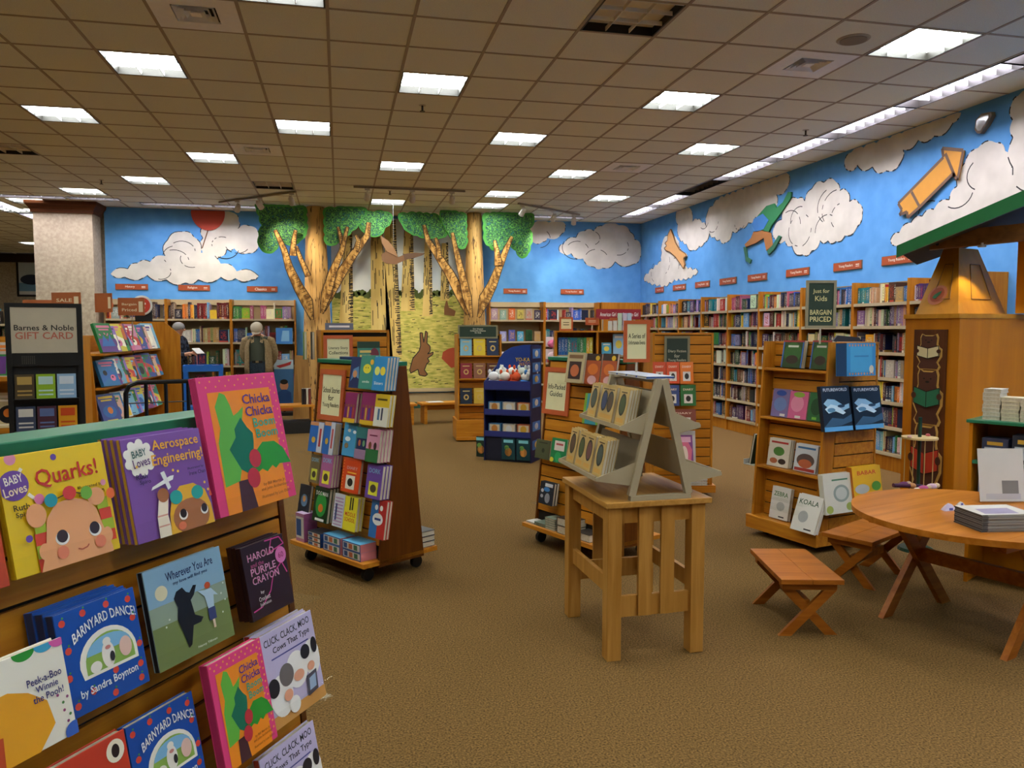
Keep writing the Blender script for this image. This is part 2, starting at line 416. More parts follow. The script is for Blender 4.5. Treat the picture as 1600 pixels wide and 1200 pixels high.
MB().cyl((0,0,-.008), (0,0,.0), .115, .125, C('#a89c84', .6), 28).build('rim', sp, (0, 0, 0)); MB().cyl((0,0,-.012), (0,0,-.008), .1, .1, C('#877b64', .9), 28).build('grille', sp)
# track lights
def track(a, b, heads, label, hl):
    a, b = Vector(a), Vector(b)
    t = tag(MB().beam(a, b, .035, .03, C('#8d8270', .4)).build('light_track'), label, 'light track')
    for k, (f, aim) in enumerate(heads):
        p = a.lerp(b, f); p.z -= .016
        h = thing('track_spotlight', f'{hl}, {ORD[k]} from left', 'spotlight', p, 0, 'spotlights on the ceiling tracks')
        wm = C('#c9c4b8', .35)
        d = (Vector(aim)-p).normalized(); q = Vector((0, 0, -.13))
        MB().box(-.04, .04, -.017, .017, -.03, 0, wm).cyl((0,0,-.03), (0,0,-.12), .008, .008, wm, 8).build('stem', h)
        MB().cyl(q-d*.07, q+d*.055, .042, .05, wm, 18).cyl(q-d*.1, q-d*.07, .02, .042, wm, 18).build('can', h, smooth=False)
        MB().cyl(q+d*.0553, q+d*.057, .043, .043, emit('spot_lens', '#fff0d8', 12), 18).build('lens', h)
        L = bpy.data.lights.new('spot', 'SPOT'); L.energy = SPOT; L.color = (1, .9, .74); L.spot_size = radians(62); L.spot_blend = .7; L.shadow_soft_size = .05
        lo = bpy.data.objects.new('spot_beam', L); COL.objects.link(lo); lo.parent = h
        lo.location = q+d*.07; lo.rotation_euler = d.to_track_quat('-Z', 'Y').to_euler()
track((.25,12.47,3.775), (2.0,12.47,3.775), [(.12,(.3,15.5,2.3)),(.52,(1.2,15.5,1.6)),(.88,(2.1,15.5,2.3))], 'light track in the ceiling centre, three spotlights on it', 'spotlight on the centre track')
track((-2.0,14.45,3.775), (-.65,13.1,3.775), [(.25,(-2.2,15.5,2.6)),(.55,(-.7,14.7,3.0)),(.95,(-.4,14.7,2.4))], 'light track above the left tree', 'spotlight on the track by the left tree')
track((3.1,13.45,3.775), (4.55,14.5,3.775), [(.06,(2.7,14.7,2.6)),(.55,(3.6,15.5,2.6)),(.9,(4.6,15.5,2.6))], 'light track above the right tree', 'spotlight on the track by the right tree')
# ================================================================ PAINTED WALLS, MURAL, CUTOUT TREES
WB = lambda P: [(p.x, p.z) for p in (at_y(x, y, YB) for x, y in P)]
WR = lambda P: [(p.y, p.z) for p in (at_x(x, y, XR) for x, y in P)]
frB = lambda x, y, z: (x, YB-y, z)
frR = lambda x, y, z: (XR-y, x, z)
INK = C('#1c1a18', .7)
def stroke(mb, a, b, w, y, m, fr):
    a, b = Vector(a), Vector(b); d = b-a
    if d.length < 1e-5: return
    n_ = Vector((-d.y, d.x)).normalized()*w/2
    mb.add([fr(p.x, y, p.y) for p in (a-n_, b-n_, b+n_, a+n_)], [(0,1,2,3)], m)
cloudw = speckle('cloud_paint', '#c6c2b2', '#d2cebe', 4, .03, .8, 2)
def cloud(pts, fr, wall, step=.3, curls=5, lift=0):
    pts = [(a, min(b, ZC-.012)) for a, b in pts]
    o = scallop(pts, .2, step); o = [(a, min(b, ZC-.01)) for a, b in o]
    if fr is frR: o = [(min(a, YB-.01), b) for a, b in o]
    mb = MB().prism(o, .006+lift, 0, cloudw, fr)
    rnd = random.Random(len(pts)*7+int(abs(pts[0][0])*100))
    for i in range(len(o)):
        if rnd.random() < .52 and o[i][1] < ZC-.06: stroke(mb, o[i], o[(i+1)%len(o)], .013, .0065+lift, INK, fr)
    cx = sum(p[0] for p in pts)/len(pts); cz = sum(p[1] for p in pts)/len(pts)
    for q in range(curls):
        p = pts[rnd.randrange(len(pts))]; f = .35+.35*rnd.random(); x, z = cx+(p[0]-cx)*f, cz+(p[1]-cz)*f
        r = .16+.14*rnd.random(); a0 = rnd.random()*6.28
        if z+r > ZC-.1: continue
        c_ = circ(x, z, r, r*.8, 9, a0, a0+2.2)
        for i in range(len(c_)-1):
            if rnd.random() < .8: stroke(mb, c_[i], c_[i+1], .012, .0066+lift, INK, fr)
    return mb.build('painted_cloud', wall)
B1 = [(173,428),(200,420),(215,411),(235,409),(258,400),(262,375),(285,362),(303,370),(314,395),(345,412),(370,424),(404,431),(392,437),(345,433),(310,437),(290,442),(260,437),(230,430),(195,433)]
B2 = [(318,352),(330,340),(366,333),(373,345),(372,357),(390,353),(404,364),(404,385),(387,396),(366,388),(354,390),(345,401),(324,401),(316,392)]
B3 = [(835,348),(880,347),(883,356),(878,365),(855,372),(848,378),(832,378),(825,365)]
B4 = [(873,388),(881,381),(900,371),(913,361),(928,361),(941,353),(967,352),(985,363),(991,374),(1001,384),(1000,402),(989,413),(961,409),(941,419),(928,417),(911,404),(892,396),(879,396)]
for P, l_ in ((B1, .004), (B2, 0), (B3, 0), (B4, 0)): cloud(WB(P), frB, wall_back, lift=l_)
R1 = [(1057,331),(1078,325),(1082,348),(1090,343),(1104,354),(1106,332),(1123,312),(1150,301),(1214,277),(1233,273),(1233,288),(1214,304),(1214,321),(1192,331),(1170,348),(1145,362),(1134,379),(1117,370),(1109,365),(1101,379),(1084,390),(1073,381),(1062,372)]
R1b = [(1006,436),(1021,420),(1034,409),(1035,381),(1045,368),(1058,374),(1065,398),(1060,417),(1091,424),(1076,434),(1054,436),(1039,446),(1016,441)]
R2 = [(1208,362),(1222,343),(1230,318),(1247,311),(1258,314),(1269,295),(1288,285),(1307,285),(1313,298),(1324,299),(1328,315),(1343,318),(1348,335),(1340,354),(1321,368),(1307,377),(1282,376),(1269,392),(1255,398),(1238,384),(1227,376),(1211,373)]
R3 = [(1320,252),(1331,238),(1391,216),(1430,200),(1502,176),(1490,192),(1460,213),(1436,219),(1412,234),(1409,252),(1385,267),(1364,261),(1340,258),(1328,267)]
R4 = [(1392,375),(1406,363),(1424,348),(1460,327),(1484,312),(1496,291),(1508,255),(1529,231),(1556,223),(1571,236),(1582,262),(1610,290),(1640,330),(1500,380),(1400,384)]
R5 = [(1584,215),(1583,160),(1592,150),(1660,127),(1660,340),(1605,300),(1584,262)]
for P, c_ in ((R1,7),(R1b,3),(R2,8),(R3,5),(R4,4),(R5,2)): cloud(WR(P), frR, wall_right, .22, c_, lift=.004 if P is R5 else 0)
# red balloon
bp = WB([(325,327)])[0]
t = tag(MB().prism([(a, min(b, ZC-.012)) for a, b in circ(bp[0], 3.75, .3, .33, 28)], .02, 0, C('#b5432c', .6), frB).build('balloon_cutout'), 'half hidden red balloon painted high on the blue back wall', 'balloon')
mb = MB(); stroke(mb, (bp[0]-.01, 3.42), WB([(316,388)])[0], .02, .012, C('#6b4a2a'), frB); mb.build('string', t)
# arrow shaped glider on the cloud wall
ar = WR([(1407,318),(1478,246),(1476,232),(1509,235),(1500,282),(1493,271),(1439,325),(1422,340),(1421,331),(1409,336),(1413,328)])
t = tag(MB().prism(ar, .03, .005, C('#c98f33', .6), frR).build('arrow_glider'), 'orange arrow-shaped glider cutout on the cloud wall', 'wall cutout')
mb = MB(); gk = C('#6b5644', .7)
for i in range(len(ar)): stroke(mb, ar[i], ar[(i+1)%len(ar)], .035, .031, gk, frR)
q = WR([(1481,240),(1496,276),(1428,300),(1440,322)])
stroke(mb, q[0], q[1], .035, .031, gk, frR); stroke(mb, q[2], q[3], .035, .031, gk, frR); mb.build('outline', t)
# convex half mirror
mp = WR([(1529,203),(1531,188),(1540,178),(1555,175),(1556,181),(1548,196),(1538,209),(1533,209)])
t = tag(MB().prism(mp, .05, 0, C('#6d6250', .5), frR).build('half_round_mirror'), 'small half-round mirror in brown frame high on cloud wall', 'mirror')
cx = sum(p[0] for p in mp)/8; cz = sum(p[1] for p in mp)/8
MB().prism([(cx+(a-cx)*.74, cz+(b-cz)*.74) for a, b in mp], .058, .045, C('#c9ccc6', .08, metal=.3), frR).build('glass', t)
# plain leaping animal and plain leaping frog shapes (generic stand-ins)
kp = WR([(1050,358),(1054,368),(1057,378),(1064,390),(1073,396),(1075,400),(1070,404),(1072,413),(1070,420),(1065,412),(1058,402),(1049,394),(1043,392),(1040,388),(1044,384),(1041,380),(1045,376),(1046,366)])
t = tag(MB().prism(kp, .03, .008, C('#c9985c', .7), frR).build('leaping_animal_cutout'), 'plain tan leaping animal cutout on the cloud wall near corner', 'wall cutout')
mb = MB(); [stroke(mb, kp[i], kp[(i+1)%len(kp)], .022, .031, C('#5a4126'), frR) for i in range(len(kp))]; mb.build('outline', t)
fp = WR([(1178,352),(1186,338),(1200,322),(1212,318),(1216,325),(1226,316),(1234,300),(1239,300),(1238,310),(1226,328),(1216,342),(1208,352),(1204,362),(1196,362)])
t = tag(MB().prism(fp, .03, .008, C('#2f7f4c', .7), frR).build('leaping_frog_cutout'), 'green leaping frog cutout with long legs on cloud wall', 'wall cutout')
MB().prism(WR([(1178,352),(1181,342),(1195,334),(1204,344),(1196,358),(1184,362)]), .036, .03, C('#3f7fc0', .7), frR).build('blue_patch', t)
MB().prism(WR([(1180,362),(1196,360),(1206,364),(1209,384),(1200,392),(1196,372),(1183,380),(1168,386),(1166,382),(1176,372)]), .03, .008, C('#a8713a', .7), frR).build('legs', t)
MB().prism(WR([(1201,392),(1209,384),(1219,368),(1223,370),(1212,390),(1204,398)]), .03, .008, C('#2d6a4c', .7), frR).build('foot', t)
MB().prism(WR([(1164,386),(1168,386),(1170,402),(1176,406),(1174,412),(1168,408)]), .03, .008, C('#2d6a4c', .7), frR).build('foot', t)

# ---------------------------------------------------------------- forest mural between the trees
YM = YB-.04
WM = lambda P: [(p.x, p.z) for p in (at_y(x, y, YM) for x, y in P)]
frM = lambda x, y, z: (x, YM-y, z)
t = thing('forest_mural', 'painted forest mural of pale trunks and grassy clearing', 'mural', (0, 0, 0))
X0, X1, Z0, Z1 = -.13, 2.74, .4, 3.74
MB().box(X0, X1, YM, YB-.001, Z0, Z1, speckle('mural_sky', '#b9c6cf', '#d5d8d2', 1.5, 0, .7, 3)).build('panel', t)
MB().box(X0-.02, X1+.02, YM-.05, YB-.001, Z0-.07, Z0-.002, C('#b5a27c', .5)).build('ledge', t)
gr = WM([(517,462),(530,464),(560,461),(580,466),(600,460),(640,463),(660,460),(690,464),(720,460),(745,458)])
MB().prism([(X0, Z0)]+[(max(X0, min(X1, a)), b) for a, b in gr]+[(X1, gr[-1][1]), (X1, Z0)], .004, 0, speckle('mural_grass', '#8f9440', '#cfc06a', 7, 0, .75, 6, .3, .65, (1, 1, 4)), frM).build('grass', t)
bk = MB()
bush = C('#4d5a26', .8)
for x in range(520, 745, 9):
    c_ = WM([(x, 459+3*sin(x))])[0]
    if X0+.08 < c_[0] < X1-.08: bk.prism(scallop(circ(c_[0], c_[1], .09, .05, 7), .3), .006, .004, bush, frM)
bk.build('bushes', t)
barkm = speckle('mural_bark', '#c3a35a', '#d9bf78', 6, 0, .75, 4, .3, .7, (1, 1, .12))
def mtrunk(top, bot, shade=True):
    P = WM([top[0], top[1], bot[1], bot[0]])
    P = [(max(X0, min(X1, a)), max(Z0, min(Z1, b))) for a, b in P]
    mb = MB().prism(P, .010, .006, barkm, frM); rnd = random.Random(int(top[0][0]))
    (a0, zt), (a1, _), (b1, zb), (b0, _) = P
    H_ = zt-zb
    for q in range(26):
        f = rnd.random(); s0 = rnd.random()*.85; s1 = min(1, s0+.04+.1*rnd.random())
        L = lambda s_: (a0+(a1-a0)*f+((b0+(b1-b0)*f)-(a0+(a1-a0)*f))*s_, zt-H_*s_)
        stroke(mb, L(s0), L(s1), .012, .0104, INK, frM)
    if shade:
        for q in range(int(H_*42)):
            s_ = (q+rnd.random())/(H_*42); f0 = .62+.2*rnd.random(); f1 = 1
            L = lambda f: (a0+(a1-a0)*f+((b0+(b1-b0)*f)-(a0+(a1-a0)*f))*s_, zt-H_*s_+.03*f)
            stroke(mb, L(f0), L(f1), .016, .0105, INK, frM)
    mb.build('painted_trunk', t)
mtrunk(((538,350),(550,350)), ((530,508),(552,508)))
mtrunk(((579,345),(596,345)), ((580,560),(614,560)), False)
mtrunk(((600,345),(618,345)), ((604,557),(628,557)))
mtrunk(((632,345),(645,345)), ((626,486),(648,486)))
mtrunk(((664,360),(674,360)), ((660,494),(676,494)))
mtrunk(((690,380),(700,380)), ((688,470),(702,470)))
# a plain hare and resting brown shape in the clearing
br = C('#7d5530', .8)
hp = WM([(664,588),(655,586),(653,577),(642,583),(640,578),(645,560),(655,548),(657,540),(656,520),(660,520),(662,535),(665,517),(668,520),(667,536),(672,541),(672,549),(668,553),(677,550),(676,554),(668,560),(671,565),(667,568),(663,578),(668,585)])
mb = MB().prism(hp, .008, .004, br, frM)
for i in range(len(hp)): stroke(mb, hp[i], hp[(i+1)%len(hp)], .018, .0085, INK, frM)
mb.build('painted_hare', t)
mb = MB().prism([(min(X1, a), b) for a, b in WM([(690,560),(692,550),(700,545),(708,543),(716,545),(716,572),(705,575),(698,568)])], .008, .004, C('#a8492a', .8), frM); mb.build('painted_mound', t)
mb = MB().prism(WM([(694,480),(698,466),(701,480),(712,486),(710,494),(694,492)]), .008, .004, br, frM); mb.build('painted_hare', t)
mb = MB(); rnd = random.Random(3)
for q in range(230):
    a = X0+.05+rnd.random()*(X1-X0-.1); b = Z0+.05+(1.75)*rnd.random()**1.1
    stroke(mb, (a, b), (a+.03+.07*rnd.random(), b+.02*(rnd.random()-.4)), .012, .0047, INK if rnd.random() < .6 else C('#5e6b2c', .8), frM)
mb.build('grass_marks', t)
# ---------------------------------------------------------------- two big cutout trees
bark = None
m, nt, b = mat_base('tree_bark')
tc = nt.nodes.new('ShaderNodeTexCoord'); mpn = nt.nodes.new('ShaderNodeMapping'); mpn.inputs['Scale'].default_value = (7, 7, .55)
n1 = nt.nodes.new('ShaderNodeTexNoise'); n1.inputs['Scale'].default_value = 2.0; n1.inputs['Detail'].default_value = 3; n1.inputs['Distortion'].default_value = .3
rp = nt.nodes.new('ShaderNodeValToRGB'); e = rp.color_ramp.elements
e[0].position = .0; e[0].color = rgb('#d0a562')+(1,); e[1].position = 1; e[1].color = rgb('#b98a48')+(1,)
for p_, c_ in ((.480, '#c79a56'), (.492, '#4a3013'), (.506, '#4a3013'), (.518, '#c2954f')):
    x_ = rp.color_ramp.elements.new(p_); x_.color = rgb(c_)+(1,)
nt.links.new(tc.outputs['Object'], mpn.inputs[0]); nt.links.new(mpn.outputs[0], n1.inputs['Vector']); nt.links.new(n1.outputs[0], rp.inputs[0]); nt.links.new(rp.outputs[0], b.inputs['Base Color'])
b.inputs['Roughness'].default_value = .7; bark = m
m, nt, b = mat_base('leaf_print')
tc = nt.nodes.new('ShaderNodeTexCoord'); vo = nt.nodes.new('ShaderNodeTexVoronoi'); vo.feature = 'DISTANCE_TO_EDGE'; vo.inputs['Scale'].default_value = 10
mpn = nt.nodes.new('ShaderNodeMapping'); mpn.inputs['Scale'].default_value = (1, 1, 1.6); mpn.inputs['Rotation'].default_value = (0, .7, 0)
rp = nt.nodes.new('ShaderNodeValToRGB'); rp.color_ramp.interpolation = 'CONSTANT'; e = rp.color_ramp.elements
e[0].position = 0; e[0].color = rgb('#62a548')+(1,); e[1].position = .05; e[1].color = rgb('#2c7034')+(1,)
for p_, c_ in ((.10, '#123f22'), (.2, '#0f4a3a'), (.3, '#1c6a5a')):
    x_ = rp.color_ramp.elements.new(p_); x_.color = rgb(c_)+(1,)
dz = nt.nodes.new('ShaderNodeTexNoise'); dz.inputs['Scale'].default_value = 11; dz.inputs['Detail'].default_value = 2
vm_ = nt.nodes.new('ShaderNodeVectorMath'); vm_.operation = 'MULTIPLY_ADD'; vm_.inputs[1].default_value = (.35, .35, .35)
nt.links.new(tc.outputs['Object'], dz.inputs['Vector']); nt.links.new(dz.outputs['Color'], vm_.inputs[0]); nt.links.new(tc.outputs['Object'], vm_.inputs[2])
nt.links.new(vm_.outputs[0], mpn.inputs[0]); nt.links.new(mpn.outputs[0], vo.inputs['Vector']); nt.links.new(vo.outputs['Distance'], rp.inputs[0]); nt.links.new(rp.outputs[0], b.inputs['Base Color'])
b.inputs['Roughness'].default_value = .7; leafm = m
brm = speckle('branch_paint', '#6f4c22', '#c09350', 16, 0, .75, 3, .4, .6, (1, 1, .5))
rim = C('#3f8a34', .7); ink2 = C('#3b2812', .8)
def tree(label, cx, cy, r0, r1, fol, bran, base_bends):
    t = thing('cutout_tree', label, 'tree', (cx, cy, 0), 0)
    n = 28; V = []; F = []; ZS = [0, .12, .5, 1.0, 1.6, 2.2, 2.8, 3.3, ZC-.01]
    for z in ZS:
        s_ = z/ZC; r = r0*(1-s_)+r1*s_+(.10*max(0, 1-z/.6)**2)
        V += [(r*(1+.03*sin(3*a_))*cos(a_), r*(1+.03*cos(5*a_))*sin(a_), z) for a_ in (2*pi*k/n for k in range(n))]
    for i in range(len(ZS)-1):
        for k in range(n): F.append((i*n+k, i*n+(k+1)%n, (i+1)*n+(k+1)%n, (i+1)*n+k))
    mb = MB(); mb.add(V, F+[tuple(range(n-1,-1,-1)), tuple(range(len(V)-n, len(V)))], bark); mb.build('trunk', t, smooth=True)
    for k, (P, Y) in enumerate(fol):
        Q = [(p.x-cx, min(p.z, ZC-.02)) for p in (at_y(x, y, Y) for x, y in P)]
        o = [(a, min(b_, ZC-.015)) for a, b_ in scallop(Q, .16, .16, 4)]
        pn = MB().prism(o, Y-cy, Y-cy+.025, rim).build('foliage_panel', t)
        mx, mz = sum(q[0] for q in Q)/len(Q), sum(q[1] for q in Q)/len(Q)
        i_ = [(mx+(a-mx)*.9, mz+(b_-mz)*.9) for a, b_ in o]
        MB().prism(i_, Y-cy-.004, Y-cy, leafm).build('leaf_print', pn)
    for P, W0, W1, Y in bran:
        Q = [Vector((p.x-cx, p.z)) for p in (at_y(x, y, Y) for x, y in P)]
        L_ = []; R_ = []
        for i, q in enumerate(Q):
            d = (Q[min(i+1, len(Q)-1)]-Q[max(i-1, 0)]).normalized(); nn = Vector((-d.y, d.x)); w = W0+(W1-W0)*i/(len(Q)-1) if (i or len(Q) < 5) else .05
            L_.append(tuple(q+nn*w/2)); R_.append(tuple(q-nn*w/2))
        pts = L_+R_[::-1]
        bo = MB().prism(pts, Y-cy-.05, Y-cy-.015, brm).build('branch', t)
        mb = MB(); f_ = lambda x, y, z: (x, Y-cy-.0505-y, z)
        for i in range(len(Q)-1):
            stroke(mb, L_[i], L_[i+1], .015, 0, ink2, f_); stroke(mb, R_[i], R_[i+1], .015, 0, ink2, f_)
            for k in range(5):
                a_ = Vector(L_[i]).lerp(Vector(L_[i+1]), k/5); b_ = Vector(R_[i]).lerp(Vector(R_[i+1]), k/5)
                stroke(mb, a_.lerp(b_, .5), b_, .01, 0, ink2, f_)
        mb.build('bark_marks', bo)
    return t
FY = 14.42
tree('tall cutout tree with bare trunk at left of the mural', -.39, 14.75, .30, .165,
  [([(398,311),(420,316),(446,318),(478,323),(480,360),(470,376),(452,384),(440,372),(430,392),(418,396),(406,388),(404,368),(409,352),(405,338),(400,326)], FY+.12),
   ([(506,326),(540,318),(568,314),(574,328),(560,352),(540,370),(520,384),(508,380)], FY+.06),
   ([(568,332),(600,330),(613,336),(612,344),(602,356),(590,370),(574,366),(560,352)], FY+.14)],
  [([(488,500),(480,472),(466,448),(452,418),(444,390),(430,360)], .24, .06, FY+.06), ([(458,400),(459,378),(462,360)], .12, .05, FY+.05),([(482,432),(470,405),(463,385)],.1,.05,FY+.05),
   ([(503,490),(510,460),(520,425),(534,392),(543,355)], .22, .05, FY), ([(506,486),(514,458),(530,432),(552,398),(574,368),(576,348)], .24, .07, FY+.03), ([(556,392),(560,376),(556,368)], .1, .05, FY+.02), ([(536,386),(532,370),(528,355)], .09, .04, FY+.01)], 0)
tree('tall cutout tree with bare trunk at right of the mural', 2.56, 14.86, .27, .135,
  [([(622,334),(650,332),(684,335),(690,350),(700,366),(690,372),(664,372),(640,364),(628,350)], FY+.2),
   ([(688,320),(706,325),(728,334),(730,382),(722,390),(710,376),(700,364),(690,344)], FY+.12),
   ([(755,334),(776,330),(800,330),(833,326),(835,340),(828,358),(832,372),(826,396),(816,404),(806,392),(796,378),(786,388),(772,392),(757,378)], FY+.12)],
  [([(730,492),(720,462),(702,428),(684,400),(668,376),(662,352)], .24, .06, FY+.08), ([(736,496),(729,464),(720,425),(712,392),(706,364)], .2, .06, FY+.05), ([(686,404),(684,384),(680,372)], .1, .05, FY+.06),
   ([(747,496),(757,466),(768,446),(778,420),(790,390),(799,370)], .26, .06, FY+.06), ([(778,415),(776,395),(772,376)], .15, .05, FY+.04)], 0)
# plain flying bird hung before the mural
bt = thing('flying_bird_cutout', 'brown flying bird cutout hanging before the mural', 'wall cutout', (0, 0, 0)); YO = 14.2
WO = lambda P: [(p.x, p.z) for p in (at_y(x, y, YO) for x, y in P)]
MB().prism(WO([(596,398),(604,392),(614,396),(622,402),(636,396),(644,396),(640,404),(630,408),(618,413),(604,412),(597,407)]), YO-.02, YO+.01, C('#6b4a2e', .7)).build('body', bt)
MB().prism(WO([(622,402),(616,388),(606,376),(595,369),(596,380),(604,393)]), YO-.03, YO-.021, C('#7d5a3a', .7)).build('wing', bt)
MB().prism(WO([(630,397),(648,395),(664,396),(660,399),(645,404),(632,406)]), YO-.03, YO-.021, C('#4f3622', .7)).build('wing', bt)
MB().beam((WO([(615,400)])[0][0], YO, WO([(615,400)])[0][1]+.08), (WO([(615,400)])[0][0], YO, ZC-.002), .004, .004, C('#888888')).build('wire', bt)
# ---------------------------------------------------------------- section signs
sgm = C('#a04a22', .5); sge = C('#6b5a48', .5); sgt = C('#e8dcc6', .6)
def wsign(p, rot, w, text, label, cat='wall sign'):
    t = thing('section_sign', label, cat, p, rot, 'long red-brown section signs on the blue walls')
    MB().box(-w/2, w/2, -.012, 0, -.055, .055, sge).build('frame', t)
    MB().box(-w/2+.006, w/2-.006, -.015, -.012, -.047, .05, sgm).build('face', t)
    MB().text(text, -w*.05, .0, w*.5, .05, -.0156, sgt, keep=True).build('lettering', t)
    if w > .4: MB().box(w*.3, w*.42, -.0156, -.015, .0, .012, sgt).box(w*.3, w*.42, -.0156, -.015, -.02, -.012, sgt).build('small_print', t)
for (x, z), tx, l in zip(((-3.72,2.355),(-2.64,2.35),(-1.42,2.34),(3.53,2.355),(4.74,2.355)), ('History','Religion','Classics','Young Readers','Young Readers'),
   ('red-brown sign reading History, beside the square pillar','red-brown sign reading Religion, under the long cloud','red-brown sign reading Classics, left of the left tree','red-brown sign on back wall, close to the right tree','red-brown sign on back wall, nearest the corner')):
    wsign((x, YB, z), 0, .56 if x < 0 else .5, tx, l)
for k, y in enumerate((14.555,13.63,12.68,11.76,10.84,9.77,8.68,7.765)):
    wsign((XR, y, 2.36), -pi/2, .56 if k > 0 else .42, 'Young Readers', f'red-brown sign on the cloud wall, {ORD[k]} from the far corner')
# ================================================================ BOOKS SEEN BY THEIR SPINES
PAL = [('black','#191719'),('charcoal','#34323a'),('dark blue','#1d2b52'),('navy','#16203c'),('blue','#2c5fa0'),('sky blue','#6aa3cc'),('teal','#1f7480'),('green','#2f7a3c'),('dark green','#1d4428'),('lime','#8aa83a'),
       ('yellow','#d8b62e'),('orange','#d0752a'),('red','#ab2a22'),('dark red','#6a1a1c'),('maroon','#4a1620'),('brown','#6a4526'),('tan','#b59a6c'),('cream','#d6cbb0'),('white','#dcd8ce'),('grey','#8d8a86'),('pink','#a8506e'),('purple','#43285a'),('lavender','#85749c'),('black','#1c1a1c'),('charcoal','#2a2a30'),('brown','#4a3020'),('cream','#c9bea4'),('white','#cfcbc0'),('dark blue','#1a2748'),('dark red','#561618'),('tan','#9a8258')]
def spine_material(name, attr):
    m, t, b = mat_base(name); N = t.nodes.new; L = t.links.new
    if attr: src = N('ShaderNodeAttribute'); src.attribute_name = 'Col'; colr = src.outputs['Color']
    else: src = N('ShaderNodeObjectInfo'); colr = src.outputs['Color']
    at = N('ShaderNodeAttribute'); at.attribute_name = 'loc'
    wn = N('ShaderNodeTexWhiteNoise'); wn.noise_dimensions = '3D'; L(colr, wn.inputs['Vector'])
    sx = N('ShaderNodeSeparateXYZ'); L(at.outputs['Vector'], sx.inputs[0])
    off = N('ShaderNodeVectorMath'); off.operation = 'MULTIPLY_ADD'; L(at.outputs['Vector'], off.inputs[0]); off.inputs[1].default_value = (2.6, 0, 13)
    L(wn.outputs['Color'], off.inputs[2])
    no = N('ShaderNodeTexNoise'); no.inputs['Scale'].default_value = 1.6; no.inputs['Detail'].default_value = 1.5; L(off.outputs[0], no.inputs['Vector'])
    def math_(op, a, b_): 
        n = N('ShaderNodeMath'); n.operation = op
        for i, v in enumerate((a, b_)):
            if hasattr(v, 'links'): L(v, n.inputs[i])
            else: n.inputs[i].default_value = v
        return n.outputs[0]
    mask = math_('GREATER_THAN', no.outputs[0], .53)
    ax = math_('ABSOLUTE', sx.outputs['X'], 0); inx = math_('LESS_THAN', ax, .33)
    az = math_('ABSOLUTE', math_('SUBTRACT', sx.outputs['Z'], .54), 0); inz = math_('LESS_THAN', az, .34)
    mask = math_('MULTIPLY', mask, math_('MULTIPLY', inx, inz))
    rp = N('ShaderNodeValToRGB'); rp.color_ramp.interpolation = 'CONSTANT'; e = rp.color_ramp.elements
    e[0].color = rgb('#d8d2c2')+(1,); e[1].position = .45; e[1].color = rgb('#c99a3c')+(1,)
    for p_, c_ in ((.62, '#20202a'), (.78, '#b8402c'), (.88, '#e0dccc')): q = e.new(p_); q.color = rgb(c_)+(1,)
    L(wn.outputs['Value'], rp.inputs[0])
    mx = N('ShaderNodeMix'); mx.data_type = 'RGBA'; L(math_('MULTIPLY', mask, .75), mx.inputs[0]); L(colr, mx.inputs[6]); L(rp.outputs[0], mx.inputs[7])
    band = math_('MULTIPLY', math_('LESS_THAN', sx.outputs['Z'], .12), math_('GREATER_THAN', wn.outputs['Value'], .5))
    mx2 = N('ShaderNodeMix'); mx2.data_type = 'RGBA'; L(math_('MULTIPLY', band, .8), mx2.inputs[0]); L(mx.outputs[2], mx2.inputs[6]); L(rp.outputs[0], mx2.inputs[7])
    L(mx2.outputs[2], b.inputs['Base Color']); b.inputs['Roughness'].default_value = .4; b.inputs['Specular IOR Level'].default_value = .3
    return m
SPM = spine_material('book_spine', False); SPA = spine_material('book_spine_mass', True)
PAGE = speckle('page_edges', '#b5ab94', '#cfc6b0', 60, 0, .85, 2, .3, .7, (1, 1, .2))
ub = MB(); e_ = .06
ub.box(-.5, .5, 0, .04, 0, 1, SPM).box(-.5, -.5+e_, .04, 1, 0, 1, SPM).box(.5-e_, .5, .04, 1, 0, 1, SPM).box(-.5+e_, .5-e_, .04, .97, .015, .975, PAGE)
UB = ub.mesh('book')
a_ = UB.attributes.new('loc', 'FLOAT_VECTOR', 'POINT')
for i, v in enumerate(UB.vertices): a_.data[i].vector = v.co
SPINES = []
def spine(frame, x, y, z, w, d, h, where, k, lean=0, pal=None, fat=None, own=False):
    n, c = (pal or random.choice(PAL)) if not isinstance(pal, list) else random.choice(pal)
    cl = tuple(max(.004, v*(.75+.5*random.random())) for v in rgb(c))
    SPINES.append(dict(fr=frame, x=x, y=y, z=z, w=w, d=d, h=h, c=cl, n=n, where=where, k=k, lean=lean, own=own))
def fill_row(frame, x0, x1, z, front, where, hmax, dense=1.0, pal=None, tmin=.014, tmax=.045, faceouts=.12, seed=0):
    rnd = random; x = x0+.004; k = 0
    hb = hmax*(.72+.14*rnd.random())
    run = 0; rc = None
    while x < x1-.02:
        if rnd.random() < .012 and dense >= 1: x += .03+.05*rnd.random(); continue
        if rnd.random() > dense: x += .03+.1*rnd.random(); continue
        if run <= 0:
            run = rnd.choice((1, 1, 1, 2, 3, 5)); rc = rnd.choice(pal or PAL); hb = hmax*(.68+.24*rnd.random()); tw = tmin+(tmax-tmin)*rnd.random()**1.5
        if rnd.random() < faceouts*.5 and x+.17 < x1:
            w = .11+.05*rnd.random(); spine(frame, x+w/2, front, z, w, .03, min(hmax*.93, w*1.45), where, k, pal=rnd.choice(pal or PAL)); x += w+.006; k += 1; run = 0; continue
        w = tw*(.9+.2*rnd.random())
        if x+w > x1-.004: break
        spine(frame, x+w/2, front+.012*rnd.random(), z, w, .15+.04*rnd.random(), hb*(.98+.04*rnd.random()), where, k, pal=rc); x += w+.0008; k += 1; run -= 1
